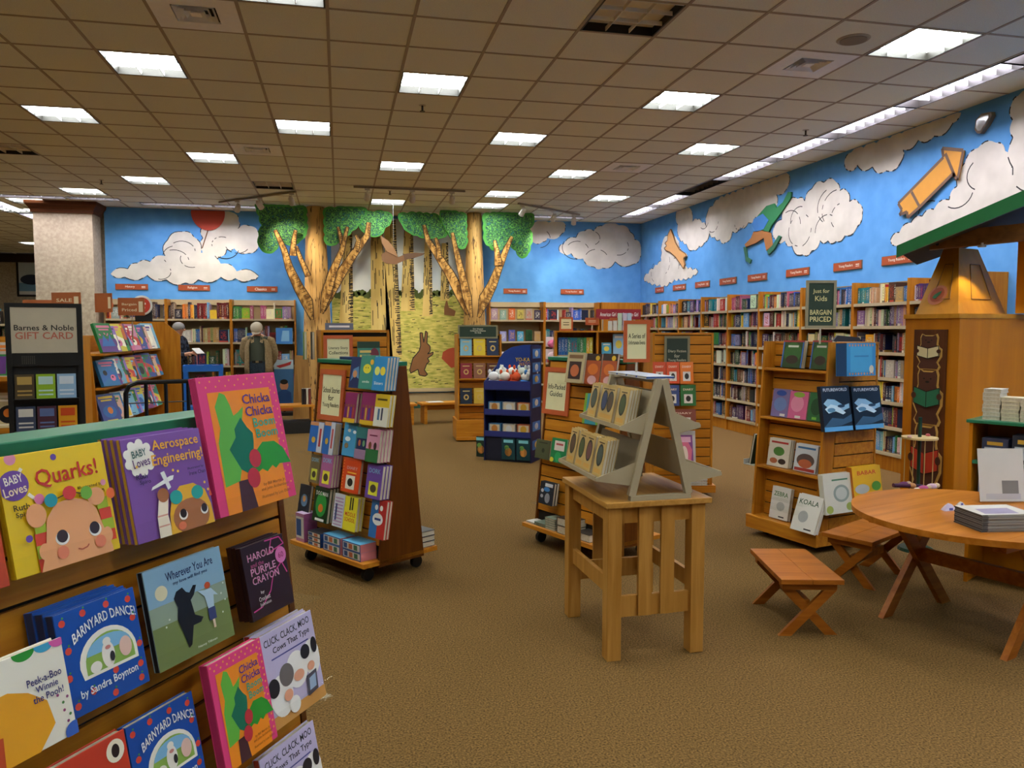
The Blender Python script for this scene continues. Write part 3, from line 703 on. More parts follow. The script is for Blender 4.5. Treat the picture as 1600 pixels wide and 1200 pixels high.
def flush_spines(limit=300):
    def area(s):
        p = s['fr'] @ Vector((s['x'], s['y'], s['z']+s['h']/2)); px, py, d = to_px(p)
        if s['own']: return 9
        if d < .3 or not (-40 < px < 1640 and 0 < py < 1240): return 0
        hid = .25 if (px > 1412 and p.y < 7.4) or (py > 690 and p.y > 7.3) else 1
        return max(s['w'], .02)*s['h']/d/d*hid
    SPINES.sort(key=area, reverse=True)
    mass = MB(); cols = []; locs = []
    for n, s in enumerate(SPINES):
        M_ = s['fr'] @ Matrix.Translation((s['x'], s['y'], s['z'])) @ Matrix.Rotation(s['lean'], 4, 'Y')
        if n < limit:
            o = link('book', UB); o.matrix_world = M_ @ Matrix.Diagonal((s['w'], s['d'], s['h'], 1)); o.color = s['c']+(1,)
            size = 'face-out' if s['w'] > .09 else ('thick' if s['w'] > .032 else 'thin')
            lab = f"{size} {s['n']} book, {ORD[min(s['k'], 33)]} {s['where']}"
            tag(o, lab, 'book', 'books standing spine-out on the shelves')
        else:
            P = [(a, b, c) for c in (0, 1) for a, b in ((-.5, 0), (.5, 0), (.5, 1), (-.5, 1))]
            mass.add([M_ @ Vector((a*s['w'], b*s['d'], c*s['h'])) for a, b, c in P], [(0,3,2,1),(4,5,6,7),(0,1,5,4),(1,2,6,5),(2,3,7,6),(3,0,4,7)], SPA)
            cols += [s['c']+(1,)]*8; locs += P
    if mass.v:
        me = mass.mesh('shelved_books')
        ca = me.attributes.new('Col', 'FLOAT_COLOR', 'POINT'); ca.data.foreach_set('color', [c for q in cols for c in q])
        la = me.attributes.new('loc', 'FLOAT_VECTOR', 'POINT'); la.data.foreach_set('vector', [float(c) for q in locs for c in q])
        o = link('shelved_books', me); tag(o, 'many smaller books filling the remaining wall bookcase shelves', 'books', kind='stuff')
# ================================================================ WALL BOOKCASES
def bookcase(label, loc, rot, w, H, zs, depth=.33, group=None, lip=None, side=None, deep=.33, crown=False, back=None):
    t = thing('wall_bookcase', label, 'bookcase', loc, rot, group)
    wd_ = side or WOODV(); lp = lip or C('#b0a080', .5); bk = back or C('#8a7048', .7)
    for s_ in (-1, 1): MB().box(s_*w/2, s_*(w/2-.022), -depth, -.001, 0, H, wd_).build('side_panel', t)
    MB().box(-w/2+.022, w/2-.022, -.012, -.001, .02, H, bk).build('back_panel', t)
    for z in zs:
        s_ = MB().box(-w/2+.022, w/2-.022, -depth+.01, -.012, z-.026, z, C('#8d7a58', .6)).build('shelf', t)
        MB().box(-w/2+.022, w/2-.022, -depth-.004, -depth+.01, z-.032, z+.003, lp).build('shelf_lip', s_)
    MB().box(-w/2+.022, w/2-.022, -depth+.03, -depth+.045, 0, zs[0]-.026, wd_).build('kick_board', t)
    if crown: MB().box(-w/2+.022, w/2-.022, -.05, -.012, H-.1, H, C('#b09c74', .6)).build('header', t)
    return t, Matrix.Translation(loc) @ Matrix.Rotation(rot, 4, 'Z')
ZS = [.2, .49, .765, 1.03, 1.31, 1.60, 1.86]
edges = [14.74, 13.81, 12.92, 12.03, 11.12, 10.20, 9.15, 8.10, 7.18, 6.26]
GB = 'wooden bookcases along the cloud wall'
for b_ in range(len(edges)-1):
    y1, y0 = edges[b_], edges[b_+1]; w = y1-y0-.004
    t, fr = bookcase(f'tall wooden bookcase under the cloud wall, {ORD[b_]} from the far corner', (XR-.002, (y0+y1)/2, 0), -pi/2, w, 2.11, ZS, .34, GB)
    for si, z in enumerate(reversed(ZS)):
        sh = .25 if si else .24
        fill_row(fr, -w/2+.03, w/2-.03, z+.001, -.30, f'from left, {ORD[si]} shelf down, {ORD[b_]} cloud-wall bay', sh, .97 if b_ < 8 else .9)
# closing panel in the corner
t = thing('corner_cabinet', 'plain wooden panel cabinet in the far right corner', 'cabinet', (5.72, YB-.002, 0))
MB().box(-.46, .5, -.36, 0, .08, 2.13, WOODV()).build('body', t); MB().box(-.47, -.44, -.38, -.361, .08, 2.13, WOODV()).build('stile', t); MB().box(-.46, .5, -.34, -.02, 0, .079, C('#3a2a18')).build('plinth', t)
ZL = [.12, .47, .90, 1.335, 1.765]
def backcase(x0, x1, label, k, dens, grp):
    t, fr = bookcase(label, ((x0+x1)/2, YB-.002, 0), 0, x1-x0-.004, 2.13, ZL, .34, grp, crown=True, back=C('#a08a62', .7))
    w = x1-x0
    for si, z in enumerate(reversed(ZL)):
        fill_row(fr, -w/2+.03, w/2-.03, z+.001, -.27, f'from left, {ORD[si]} shelf down, {k}', .34, dens, faceouts=.25, tmax=.05)
GL = 'wooden bookcases on the blue back wall'
backcase(-4.12, -3.08, 'wooden wall bookcase nearest the square pillar on back wall', 'bookcase by square pillar', .95, GL)
backcase(-3.08, -1.96, 'wooden wall bookcase behind the blue cart on back wall', 'bookcase behind blue cart', .96, GL)
backcase(-1.96, -.80, 'wooden wall bookcase behind the man in the khaki jacket', 'bookcase behind khaki-jacket man', .96, GL)
# right of the trees: face-out rows
for x0, x1, nm, lb in ((2.92, 4.06, 'by right tree', 'wooden wall bookcase with face-out books beside the right tree'), (4.06, 5.23, 'toward corner', 'wooden wall bookcase with blue books left of the corner cabinet')):
    t, fr = bookcase(lb, ((x0+x1)/2, YB-.002, 0), 0, x1-x0-.004, 2.13, ZL, .34, GL, crown=True, back=C('#a08a62', .7)); w = x1-x0
    for si, z in enumerate(reversed(ZL)):
        if si in (0, 1) and nm == 'by right tree':
            for k in range(6):
                spine(fr, -w/2+.12+k*.178, -.27, z+.001, .13, .03, .2 if k % 2 else .23, f'from left, {ORD[si]} shelf down, bookcase {nm}', k, pal=[('grey','#8d8a86'),('grey','#7f8a86'),('orange','#d0552a'),('tan','#c9a04c'),('pink','#b98a8a'),('charcoal','#34323a'),('dark green','#2f4428'),('lavender','#9a86b8'),('blue','#4a5fa0'),('teal','#4a9ab0'),('dark green','#1d4428'),('tan','#b59a6c')][(si*6+k) % 12], own=False)
        else: fill_row(fr, -w/2+.03, w/2-.03, z+.001, -.27, f'from left, {ORD[si]} shelf down, bookcase {nm}', .3, .9, faceouts=.5, pal=[PAL[i] for i in (1, 2, 3, 4, 5, 18, 22, 6, 12)])
# ================================================================ FACE-OUT BOOKS WITH PRINTED COVERS
def draw(mb, w, h, y, art):
    """printed artwork: shapes in cover fractions, each a hair above the last"""
    n = 0
    for a in art:
        n += 1; yy = y-.00025*n; k = a[0]
        if k == 'r': x0, z0, x1, z1, c = a[1:6]; mb.flat([((x0-.5)*w, z0*h), ((x1-.5)*w, z0*h), ((x1-.5)*w, z1*h), ((x0-.5)*w, z1*h)], yy, C(c, .35))
        elif k == 'e': cx, cz, rx, rz, c = a[1:6]; mb.flat([(max(-w/2, min(w/2, p_)), max(0, min(h, q_))) for p_, q_ in circ((cx-.5)*w, cz*h, rx*w, rz*h, 22)], yy, C(c, .35))
        elif k == 'a': cx, cz, rx, rz, c, a0, a1 = a[1:8]; mb.flat([(max(-w/2, min(w/2, p_)), max(0, min(h, q_))) for p_, q_ in circ((cx-.5)*w, cz*h, rx*w, rz*h, 18, a0, a1)], yy, C(c, .35))
        elif k == 'p': mb.flat([((x-.5)*w, z*h) for x, z in a[1]], yy, C(a[2], .35))
        elif k == 'd':
            for cx, cz in a[1]: mb.flat(circ((cx-.5)*w, cz*h, a[2], a[2], 8), yy, C(a[3], .35))
        elif k == 'l':
            P = a[1]
            for i in range(len(P)-1):
                p, q = Vector(((P[i][0]-.5)*w, P[i][1]*h)), Vector(((P[i+1][0]-.5)*w, P[i+1][1]*h)); d = q-p; nn = Vector((-d.y, d.x)).normalized()*a[2]/2
                mb.flat([tuple(p-nn), tuple(q-nn), tuple(q+nn), tuple(p+nn)], yy, C(a[3], .35))
        elif k == 't':
            s_, cx, cz, ww, hh, c = a[1:7]; rot = a[7] if len(a) > 7 else 0; arc = a[8] if len(a) > 8 else 0
            mb.text(s_, (cx-.5)*w, cz*h, ww*w, hh*h, yy, C(c, .4), rot, arc=arc*h)
    return mb
def book(M_, w, h, t, col, label, art=None, name='picture_book', spine_c=None, group=None, parts=True, rounded=False, cat='book', pages=True, board=.0022):
    """front cover faces local -Y, back at y=0, bottom edge at z=0, spine at -x"""
    cm = C(col, .38, .04); sm = C(spine_c or col, .42, .04); pg = PAGE
    cv = MB(); e = board
    cv.box(-w/2, w/2, -t, -t+e, 0, h, cm).box(-w/2, w/2, -e, 0, 0, h, cm).box(-w/2, -w/2+e, -t+e, -e, 0, h, sm)
    pb = MB().box(-w/2+e, w/2-.003, -t+e, -e, .003, h-.003, pg)
    if not parts:
        if pages: cv.add(pb.v, pb.f, pg)
        if art: draw(cv, w, h, -t, art)
        o = cv.build(name); o.matrix_world = M_
        return tag(o, label, cat, group)
    o = thing(name, label, cat, group=group, mw=M_)
    cv.build('cover', o, bevel=.0012 if rounded else 0); pb.build('page_block', o)
    if art: draw(MB(), w, h, -t, art).build('cover_print', o)
    return o
def random_art(rnd, col):
    cs = ['#e8e0cc', '#d8b62e', '#c0392b', '#2c5fa0', '#2f7a3c', '#191719', '#d0752a', '#c9688a', '#6aa3cc', '#5b3478']
    a, b, c = rnd.sample(cs, 3); k = rnd.randrange(4); R = rnd.random
    title = [('r', .1, .84, .9, .92, a), ('r', .2, .75, .8, .8, a)]
    if k == 0: return title+[('e', .5, .38, .3+.08*R(), .2+.08*R(), b), ('e', .42+.16*R(), .42, .14, .12, c), ('r', .2, .07, .8, .1, a)]
    if k == 1: return [('r', 0, 0, 1, .3+.2*R(), b)]+title+[('p', [(.1, .2), (.35, .6), (.55, .35), (.75, .62), (.92, .2)], c), ('d', [(R(), .5+.2*R()) for _ in range(7)], .008, a)]
    if k == 2: return [('r', .06, .05, .94, .66, b), ('r', .12, .1, .5, .6, c), ('e', .7, .36, .16, .18, a)]+title
    return [('p', [(0, .1), (.4, .3), (1, .15), (1, .45), (.5, .62), (0, .4)], b), ('e', .3, .5, .12, .1, c), ('e', .68, .3, .15, .12, a), ('e', .66, .33, .05, .04, '#191719')]+title
class Face:
    """a slatted display face: world matrix (local -Y outwards, x along), face depth y(z)"""
    def __init__(s, M_, yf): s.M = M_; s.yf = yf
    def at(s, x, z, off, lean): return s.M @ Matrix.Translation((x, s.yf(z)-off, z)) @ Matrix.Rotation(-lean, 4, 'X')
    def px(s, x, y, off=.05):
        """local (x, z) where the sight line of a photo point meets this face"""
        p0 = s.M @ Vector((0, s.yf(.7)-off, .7)); p1 = s.M @ Vector((0, s.yf(1.0)-off, 1.0)); u = (p1-p0).normalized(); r = (s.M.to_3x3() @ Vector((1, 0, 0)))
        q = s.M.inverted() @ at_plane(x, y, p0, r.cross(u)); return q.x, q.z
def put(face, x0, x1, yt, yb, zrow, col, label, art=None, t=.025, lean=.16, off=None, copies=1, **kw):
    """book whose cover shows between photo columns x0..x1 and rows yt..yb, standing on the shelf at zrow"""
    off = max(off if off is not None else .06, copies*(t+.001)+.02)
    ym = (yt+yb)/2
    a, _ = face.px(x0, ym, off); b, _ = face.px(x1, ym, off); _, zt = face.px((x0+x1)/2, yt, off)
    w, h = abs(b-a), max(.06, zt-zrow)
    for k in range(copies):
        M_ = face.at((a+b)/2+.002*k, zrow+.001, off-k*(t+.001)-t, lean)
        book(M_, w, h, t, col, label if k == 0 else f'{ORD[k]} copy behind the {label}', art if k == 0 else None, **kw)
    return (a+b)/2, w, h
ACR = clear()
def acrylic(parent, x0, x1, y, z, d=.1, lip=.03, tiltup=0):
    mb = MB().box(x0, x1, y-d, y, z-.003, z, ACR).box(x0, x1, y-d-.003, y-d, z-.003, z+lip, ACR)
    return mb.build('acrylic_shelf', parent)
# ================================================================ DISPLAY FIXTURES
GREEN = C('#1f6b4a', .35); GROOVE = C('#1c1208', .9); BLK = C('#121212', .45)
TA = radians(6)
def caster(t, x, y, r=.045):
    c = MB().cyl((x-.014, y, r), (x+.014, y, r), r, r, BLK, 16).build('caster', t)
    MB().box(x-.02, x+.02, y-.02, y+.02, 2*r-.01, .112, BLK).build('caster_fork', c)
def aframe(label, loc, rot, L=.84, H=1.355, D=.588):
    """A-shaped slatwall fixture on casters"""
    t = thing('slatwall_fixture', label, 'display fixture', loc, rot, 'A-shaped wooden slatwall fixtures')
    bm = WOOD(); ht = .045
    yb = lambda z: ht+(1.33-z)*tan(TA)
    MB().box(-L/2, L/2, -D/2, D/2, .112, .142, bm).build('base_board', t, bevel=.003)
    for sx in (-1, 1):
        for sy in (-1, 1): caster(t, sx*(L/2-.1), sy*(D/2-.1), .04)
    zb = .142
    core = [(-yb(zb)+.014, zb), (yb(zb)-.014, zb), (yb(1.33)-.014, 1.33), (-yb(1.33)+.014, 1.33)]
    MB().prism(core, -L/2+.02, L/2-.02, GROOVE, lambda a, b, c: (b, a, c)).build('core', t)
    for s_ in (-1, 1):
        e = [(-yb(.1)-.004, .1), (yb(.1)+.004, .1), (yb(1.33)+.004, 1.33), (-yb(1.33)-.004, 1.33)]
        MB().prism(e, s_*L/2, s_*(L/2-.019), DWOOD(), lambda a, b, c: (b, a, c)).build('end_panel', t)
    sl = MB().box(-L/2+.021, L/2-.021, 0, .012, .004, .081, bm).mesh('slat')
    for s_ in (-1, 1):
        z = 1.328-.085
        while z > .145:
            o = link('slat', sl, t)
            o.matrix_local = Matrix.Rotation(0 if s_ < 0 else pi, 4, 'Z') @ Matrix.Translation((0, -yb(z), z)) @ Matrix.Rotation(-TA, 4, 'X')
            z -= .085
    MB().box(-L/2, L/2, -ht-.012, ht+.012, 1.332, 1.358, GREEN).build('top_cap', t, bevel=.003)
    M_ = Matrix.Translation(loc) @ Matrix.Rotation(rot, 4, 'Z')
    return t, Face(M_, lambda z: -yb(z))
def shelf_on(t, face, x0, x1, z, d=.1, lip=.035): return acrylic(t, x0, x1, face.yf(z)-.002, z, d, lip)
CREAM = C('#d8d2a4', .7); TERRA = C('#b5562a', .5); STXT = C('#2a2a22', .6)
def frame_sign(M_, w, h, lines, label, field=None, border=None, ink=None, name='framed_sign', fr=.12, th=.62, edge=None, pole=0):
    t = thing(name, label, 'sign', mw=M_)
    b = w*fr
    mb = MB(); ed = edge or border or TERRA
    for x0, x1, z0, z1 in ((-w/2, -w/2+b, 0, h), (w/2-b, w/2, 0, h), (-w/2+b, w/2-b, 0, b), (-w/2+b, w/2-b, h-b, h)): mb.box(x0, x1, -.012, 0, z0, z1, border or TERRA)
    mb.build('frame', t)
    MB().box(-w/2+b, w/2-b, -.008, -.003, b, h-b, field or CREAM).build('card', t)
    iw, ih = w-2*b, h-2*b; n = max(1, len(lines)); lh = min(.14*ih, ih*.6/n)
    mb = MB()
    for k, l in enumerate(lines): mb.text(l, 0, b+ih*th-k*lh*1.35, iw*.86, lh, -.0088, ink or STXT, keep=(len(l) < 6), squash=True)
    if not lines:
        for q, (a, c) in enumerate(((.6, .66), (.38, .44))): mb.flat([(-iw*.3, b+ih*a), (iw*.3, b+ih*a), (iw*.3, b+ih*c), (-iw*.3, b+ih*c)], -.0088, ink or STXT)
    mb.build('lettering', t)
    if pole: MB().cyl((0, -.006, -pole), (0, -.006, .0), .006, .006, C('#b0a890', .4), 10).build('pole', t)
    return t
rnd = random.Random(5)
# ---------------------------------------------------------------- FOREGROUND FIXTURE (left)
ft, FF = aframe('near slatwall fixture of board books with green top, cut by left edge', (-.443, 1.762, 0), radians(55.9))
R1_, R2_, R3_, R4_ = 1.136, .880, .628, .378
for z in (R1_, R2_, R3_, R4_): shelf_on(ft, FF, -.41, .40, z, .105, .05)
def fb(x, z, w, h, t, col, label, art, off=.085, lean=.2, spine_c=None, copies=1, short=None):
    x -= .62*(off-.05)
    for k in range(copies):
        M_ = FF.at(x-.0015*k, z+.001, off-t-k*(t+.001), lean)
        if k == 0: book(M_, w, h, t, col, label, art, 'board_book', spine_c, rounded=True, board=.003)
        else: book(M_, w, h, t, col, f'{ORD[k]} copy hidden behind {short}', None, 'board_book', spine_c, board=.003)
Y_, PU, SK = '#e2bd1c', '#7a4f96', '#e3a06c'
quarks = [('e', .12, .97, .05, .05, '#d98aa0'), ('e', .5, .93, .028, .028, '#6a4a9a'), ('l', [(.2,.88),(.13,.8)], .006, '#e8e0d0'), ('l', [(.22,.66),(.3,.58)], .006, '#e8e0d0'),
  ('e', .11, .75, .13, .125, '#6b4590'), ('t','BABY', .115, .80, .16, .07, '#efe6d2', .12), ('t','Loves', .115, .71, .2, .075, '#f0d8b0', .12), ('t','Quarks!', .6, .77, .6, .17, '#b92f1e', .03),
  ('t','Illustrated by', .8, .62, .26, .035, '#5a4a1a'), ('t','Irene Chan', .8, .565, .26, .045, '#3a3018'), ('t','Ruth', .14, .565, .14, .05, '#3a3018'), ('t','Spiro', .15, .50, .14, .055, '#3a3018'), ('e', .3, .6, .045, .045, '#d9789a'),
  ('r', .2, .0, .33, .11, '#d0452c'), ('r', .2, .11, .32, .22, '#9fb52e'), ('r', .2, .22, .32, .32, '#d0452c'), ('r', .21, .32, .31, .42, '#9fb52e'), ('r', .83, .1, .96, .2, '#d0452c'), ('r', .84, .2, .96, .3, '#9fb52e'), ('r', .83, .3, .95, .4, '#d0452c'), ('r', .82, .4, .93, .5, '#9fb52e'),
  ('e', .24, .47, .09, .1, SK), ('e', .82, .52, .09, .08, SK), ('p', [(.2,.0),(.9,.0),(.9,.05),(.84,.25),(.8,.42),(.7,.52),(.56,.555),(.42,.53),(.32,.42),(.28,.22),(.24,.1)], SK), ('e', .26, .16, .055, .07, SK), ('e', .87, .16, .05, .07, SK),
  ('e', .43, .235, .065, .06, '#efe8da'), ('e', .43, .25, .052, .055, '#3a2c2c'), ('e', .75, .235, .062, .06, '#efe8da'), ('e', .745, .25, .05, .055, '#3a2c2c'), ('e', .41, .115, .055, .055, '#e07f5c'), ('e', .78, .12, .055, .055, '#e07f5c'), ('l', [(.55,.11),(.59,.095),(.64,.105),(.66,.125)], .0025, '#b0543a'),
  ('e', .38, .57, .06, .058, '#2f8f98'), ('e', .56, .6, .065, .06, '#cf4038'), ('e', .72, .57, .058, .058, '#6fa83c'), ('l', [(.44,.575),(.5,.59)], .002, '#4a3a20'), ('l', [(.62,.59),(.665,.575)], .002, '#4a3a20'), ('e', .96, .52, .045, .05, '#df6a34'), ('e', .13, .3, .03, .03, '#6a4a9a'), ('e', .9, .63, .028, .028, '#d98aa0')]
fb(-.23, R1_, .205, .205, .014, Y_, 'yellow board book with red title and baby face', quarks, .07)
aero = [('e', .18, .8, .15, .15, '#efeadf')]+[('e', .18+.14*cos(a*.7), .8+.14*sin(a*.7), .045, .045, '#efeadf') for a in range(9)]+[('t','BABY', .18, .845, .17, .07, '#2f5a54', .1), ('t','Loves', .19, .755, .2, .085, '#5a2f6a', .1), ('t','Aerospace', .64, .88, .6, .13, '#e8a72c'), ('t','Engineering!', .64, .735, .66, .14, '#e8a72c'),
  ('t','Ruth', .16, .62, .13, .045, '#33204a'), ('t','Spiro', .19, .56, .13, .05, '#33204a'), ('t','Illustrated by', .84, .6, .22, .03, '#33204a'), ('t','Irene Chan', .85, .55, .22, .04, '#33204a'),
  ('p', [(.24,0),(.4,0),(.38,.2),(.42,.36),(.3,.36),(.25,.2)], '#ecdcc4'), ('r', .25, .1, .38, .115, '#d79a86'), ('r', .25, .2, .38, .215, '#d79a86'), ('e', .36, .4, .07, .07, '#a5683c'),
  ('p', [(.38,0),(.96,0),(.95,.2),(.9,.36),(.76,.45),(.58,.45),(.46,.36),(.4,.2)], '#e0a92c'), ('e', .67, .13, .24, .18, '#a5683c'), ('r', .38, 0, .96, .0001, '#e0a92c'), ('e', .51, .35, .08, .07, '#2f9a90'), ('e', .79, .35, .08, .07, '#2f9a90'), ('e', .56, .16, .055, .05, '#efe8da'), ('e', .56, .175, .042, .045, '#2c2020'), ('e', .84, .16, .05, .05, '#efe8da'), ('e', .84, .175, .04, .045, '#2c2020'), ('e', .52, .06, .05, .04, '#d4714a'),
  ('p', [(.22,.47),(.5,.53),(.52,.57),(.47,.57),(.24,.5)], '#e6e6e2'), ('p', [(.36,.62),(.41,.63),(.46,.46),(.42,.44)], '#dcdcd8'), ('d', [(.52,.62),(.58,.6),(.9,.43),(.1,.72),(.93,.35)], .003, '#e8b84a'), ('p', [(.93,.28),(.95,.38),(.97,.28)], '#d0503a')]
fb(.012, R1_, .205, .205, .013, PU, 'purple board book with orange title and pilot child', aero, .085, spine_c='#c79a2a', copies=4, short='purple pilot board book')
pk = '#d63d74'
def chk(big):
    A = [('d', [(.04+.115*i, .965) for i in range(9)]+[(.1+.115*i, .925) for i in range(8)]+[(.955, .9-.065*i) for i in range(13)]+[(.9, .86-.065*i) for i in range(0, 13, 2)], .0026, '#e89a4a'), ('r', .1, .0, .885, .885, '#e8871e'),
      ('p', [(.12,.2),(.3,.22),(.42,.45),(.44,.62),(.5,.76),(.42,.72),(.36,.70),(.34,.78),(.3,.86),(.24,.88),(.16,.78),(.18,.62),(.13,.52)], '#5fa83c'), ('p', [(.24,.46),(.34,.54),(.34,.6),(.44,.68),(.5,.6),(.56,.55),(.55,.48),(.52,.38),(.46,.24),(.34,.3)], '#17694e'),
      ('p', [(.45,.22),(.5,.38),(.66,.47),(.82,.46),(.92,.4),(1.0,.27),(.84,.28),(.78,.25),(.74,.28),(.66,.24),(.6,.27)], '#2f8f2c'), ('p', [(.26,0),(.46,0),(.42,.22),(.28,.22)], '#46262a'), ('e', .53, .36, .075, .07, '#b8303a'), ('e', .47, .22, .08, .075, '#b8303a'),
      ('t','Chicka', .68, .81, .36, .075, '#4a2a80'), ('t','Chicka', .69, .715, .36, .075, '#4a2a80'), ('t','Boom', .73, .625, .29, .07, '#2a9a80'), ('t','Boom', .74, .54, .29, .07, '#2a9a80'), ('t','by Bill Martin Jr.', .72, .15, .3, .03, '#9a5a14'), ('t','and John Archambault', .72, .115, .38, .03, '#9a5a14'), ('t','illustrated by Lois Ehlert', .72, .06, .4, .03, '#9a5a14')]
    return A
fb(.262, R1_, .265, .312, .02, pk, 'large pink and orange board book with green leaf shapes', chk(1), .085)
fb(-.44, R1_, .19, .2, .02, '#b8431c', 'red board book at the far left edge, top row', [('r', .1, .1, .9, .5, '#c9602a'), ('e', .8, .8, .06, .06, '#e8b84a')], .09)
bd = '#17499c'
ap = [(.08,.9),(.33,.93),(.62,.93),(.9,.9),(.92,.7),(.1,.63),(.95,.42),(.06,.38),(.92,.22),(.6,.27),(.3,.17),(.1,.1),(.55,.06),(.9,.08)]
barn = [('d', ap, .0065, '#d2452f'), ('d', [(x+.015, z+.05) for x, z in ap], .002, '#4a8a3c'), ('p', [(.22,.3)]+[(.55+.36*cos(a), .42+.3*sin(a)) for a in [pi-pi*i/14 for i in range(15)]]+[(.91,.3)], '#e2ded0'), ('p', [(.26,.33)]+[(.565+.305*cos(a), .42+.25*sin(a)) for a in [pi-pi*i/14 for i in range(15)]]+[(.87,.33)], '#86a84a'), ('p', [(.565+.28*cos(a), .5+.15*sin(a)) for a in [pi-pi*i/10 for i in range(11)]], '#7aaed0'),
  ('e', .54, .45, .08, .13, '#e6e0d4'), ('e', .54, .58, .05, .04, '#e6e0d4'), ('e', .37, .38, .07, .055, '#e2dcd0'), ('e', .76, .46, .08, .1, '#d9b4a4'), ('e', .58, .42, .03, .05, '#2a2626'), ('e', .54, .52, .035, .02, '#c9847a'),
  ('t','BARNYARD DANCE!', .55, .83, .8, .1, '#e4e4e2', .06, .09), ('t','by Sandra Boynton', .5, .19, .72, .1, '#e4e4e2', .03)]
fb(-.185, R2_, .167, .182, .022, bd, 'blue board book with red apples and arched window, middle row', barn, .095, spine_c='#14305e', copies=3, short='middle-row blue apple board book')
wher = [('r', 0, 0, 1, .42, '#6f7c46'), ('r', 0, .42, 1, .62, '#8a9a86'), ('r', 0, .62, 1, 1, '#84a8c0'), ('e', .17, .74, .075, .075, '#d6cda8'), ('t','Wherever You Are', .56, .88, .62, .09, '#1f2c58', .02), ('t','my love will find you', .55, .79, .45, .045, '#1f2c58', .02), ('t','Nancy Tillman', .62, .06, .26, .03, '#d8d8c8'),
  ('p', [(.3,.64),(.34,.7),(.42,.72),(.46,.66),(.5,.64),(.56,.7),(.6,.69),(.55,.6),(.5,.56),(.52,.4),(.62,.34),(.58,.3),(.48,.3),(.42,.12),(.38,.1),(.34,.28),(.3,.42),(.33,.54)], '#171310'), ('e', .74, .64, .04, .035, '#c0522a'), ('p', [(.6,.62),(.7,.6),(.78,.6),(.86,.5),(.8,.52),(.78,.4),(.7,.4),(.68,.54)], '#a8c0d0'), ('r', .69, .27, .79, .4, '#39406a'), ('r', .73, .18, .76, .27, '#d9c0a4'), ('d', [(.9,.5),(.94,.42),(.2,.46),(.15,.4),(.88,.3),(.95,.6)], .0022, '#c9cfc0')]
fb(.03, R2_, .208, .198, .016, '#7f97a0', 'pale blue-green board book with black bear and child', wher, .085, spine_c='#15151c')
har = [('l', [(.05,.12),(.25,.14),(.5,.3),(.62,.5),(.86,.62),(.95,.45)], .003, '#c9408a'), ('l', [(.55,.98),(.9,.97),(.98,.86),(.6,.8),(.72,.99)], .003, '#c9408a'), ('t','HAROLD', .42, .83, .62, .1, '#d896b4'), ('t','and the', .3, .72, .3, .06, '#b0507a'), ('t','PURPLE', .42, .63, .58, .1, '#d896b4'), ('t','CRAYON', .44, .51, .62, .1, '#d896b4'), ('e', .86, .72, .13, .115, '#d070a8'), ('t','60', .86, .72, .13, .08, '#8a2a5a'), ('t','by', .3, .33, .08, .05, '#c9c0b8'), ('t','Crockett', .32, .25, .26, .06, '#c9c0b8'), ('t','Johnson', .32, .17, .26, .06, '#c9c0b8')]
fb(.275, R2_, .15, .172, .012, '#2a1114', 'dark maroon book with pink curling line and title', har, .075, copies=3, short='dark maroon book')
peek = [('a', .62, 1, .11, .09, '#2f8a2c', pi, 2*pi), ('a', .82, 1.0, .1, .08, '#3f96b8', pi, 2*pi), ('r', .0, .78, .3, 1, '#7a3a80'), ('a', .96, 1.0, .09, .08, '#c9589a', pi, 2*pi), ('p', [(.0,.0),(.62,.0),(.8,.2),(.76,.45),(.6,.6),(.42,.68),(.0,.66)], '#dd9a1a'), ('p', [(0,0),(.3,0),(.32,.3),(.0,.34)], '#b5451e'), ('t','Peek-a-Boo', .77, .68, .34, .075, '#2c2a6a'), ('t','Winnie', .78, .59, .22, .065, '#2c2a6a'), ('t','the Pooh!', .78, .50, .3, .07, '#2c2a6a'), ('d', [(.95,.4),(.9,.28),(.86,.45),(.92,.16)], .0025, '#8a3a6a'), ('d', [(.9,.36),(.95,.22)], .0025, '#4a7a3c'), ('e', .97, .04, .1, .1, '#3a5fb0')]
fb(-.352, R2_, .175, .16, .025, '#e2dccb', 'white board book with coloured dots and orange shape', peek, .135)
gru = [('t','THE', .45, .62, .16, .1, '#e8d9a0', .04), ('t','GRUFFALO', .5, .42, .88, .26, '#e8d9a0', .03), ('e', .88, .86, .09, .1, '#e6dcc0'), ('e', .88, .86, .04, .06, '#2a1c14'), ('t','Julia Donaldson', .45, .82, .4, .04, '#7a1a14'), ('t','Axel Scheffler', .45, .76, .4, .04, '#7a1a14'), ('r', .1, 0, .9, .2, '#5f7a3a')]
fb(-.262, R3_, .205, .2, .024, '#c03a1e', 'red picture book with cream title, bottom left corner', gru, .12)
fb(-.07, R3_, .165, .182, .022, bd, 'blue board book with red apples and arched window, bottom row', barn, .09)
fb(.135, R3_, .163, .228, .024, pk, 'small pink and orange board book with green leaf shapes', chk(0), .12, spine_c='#b8305e')
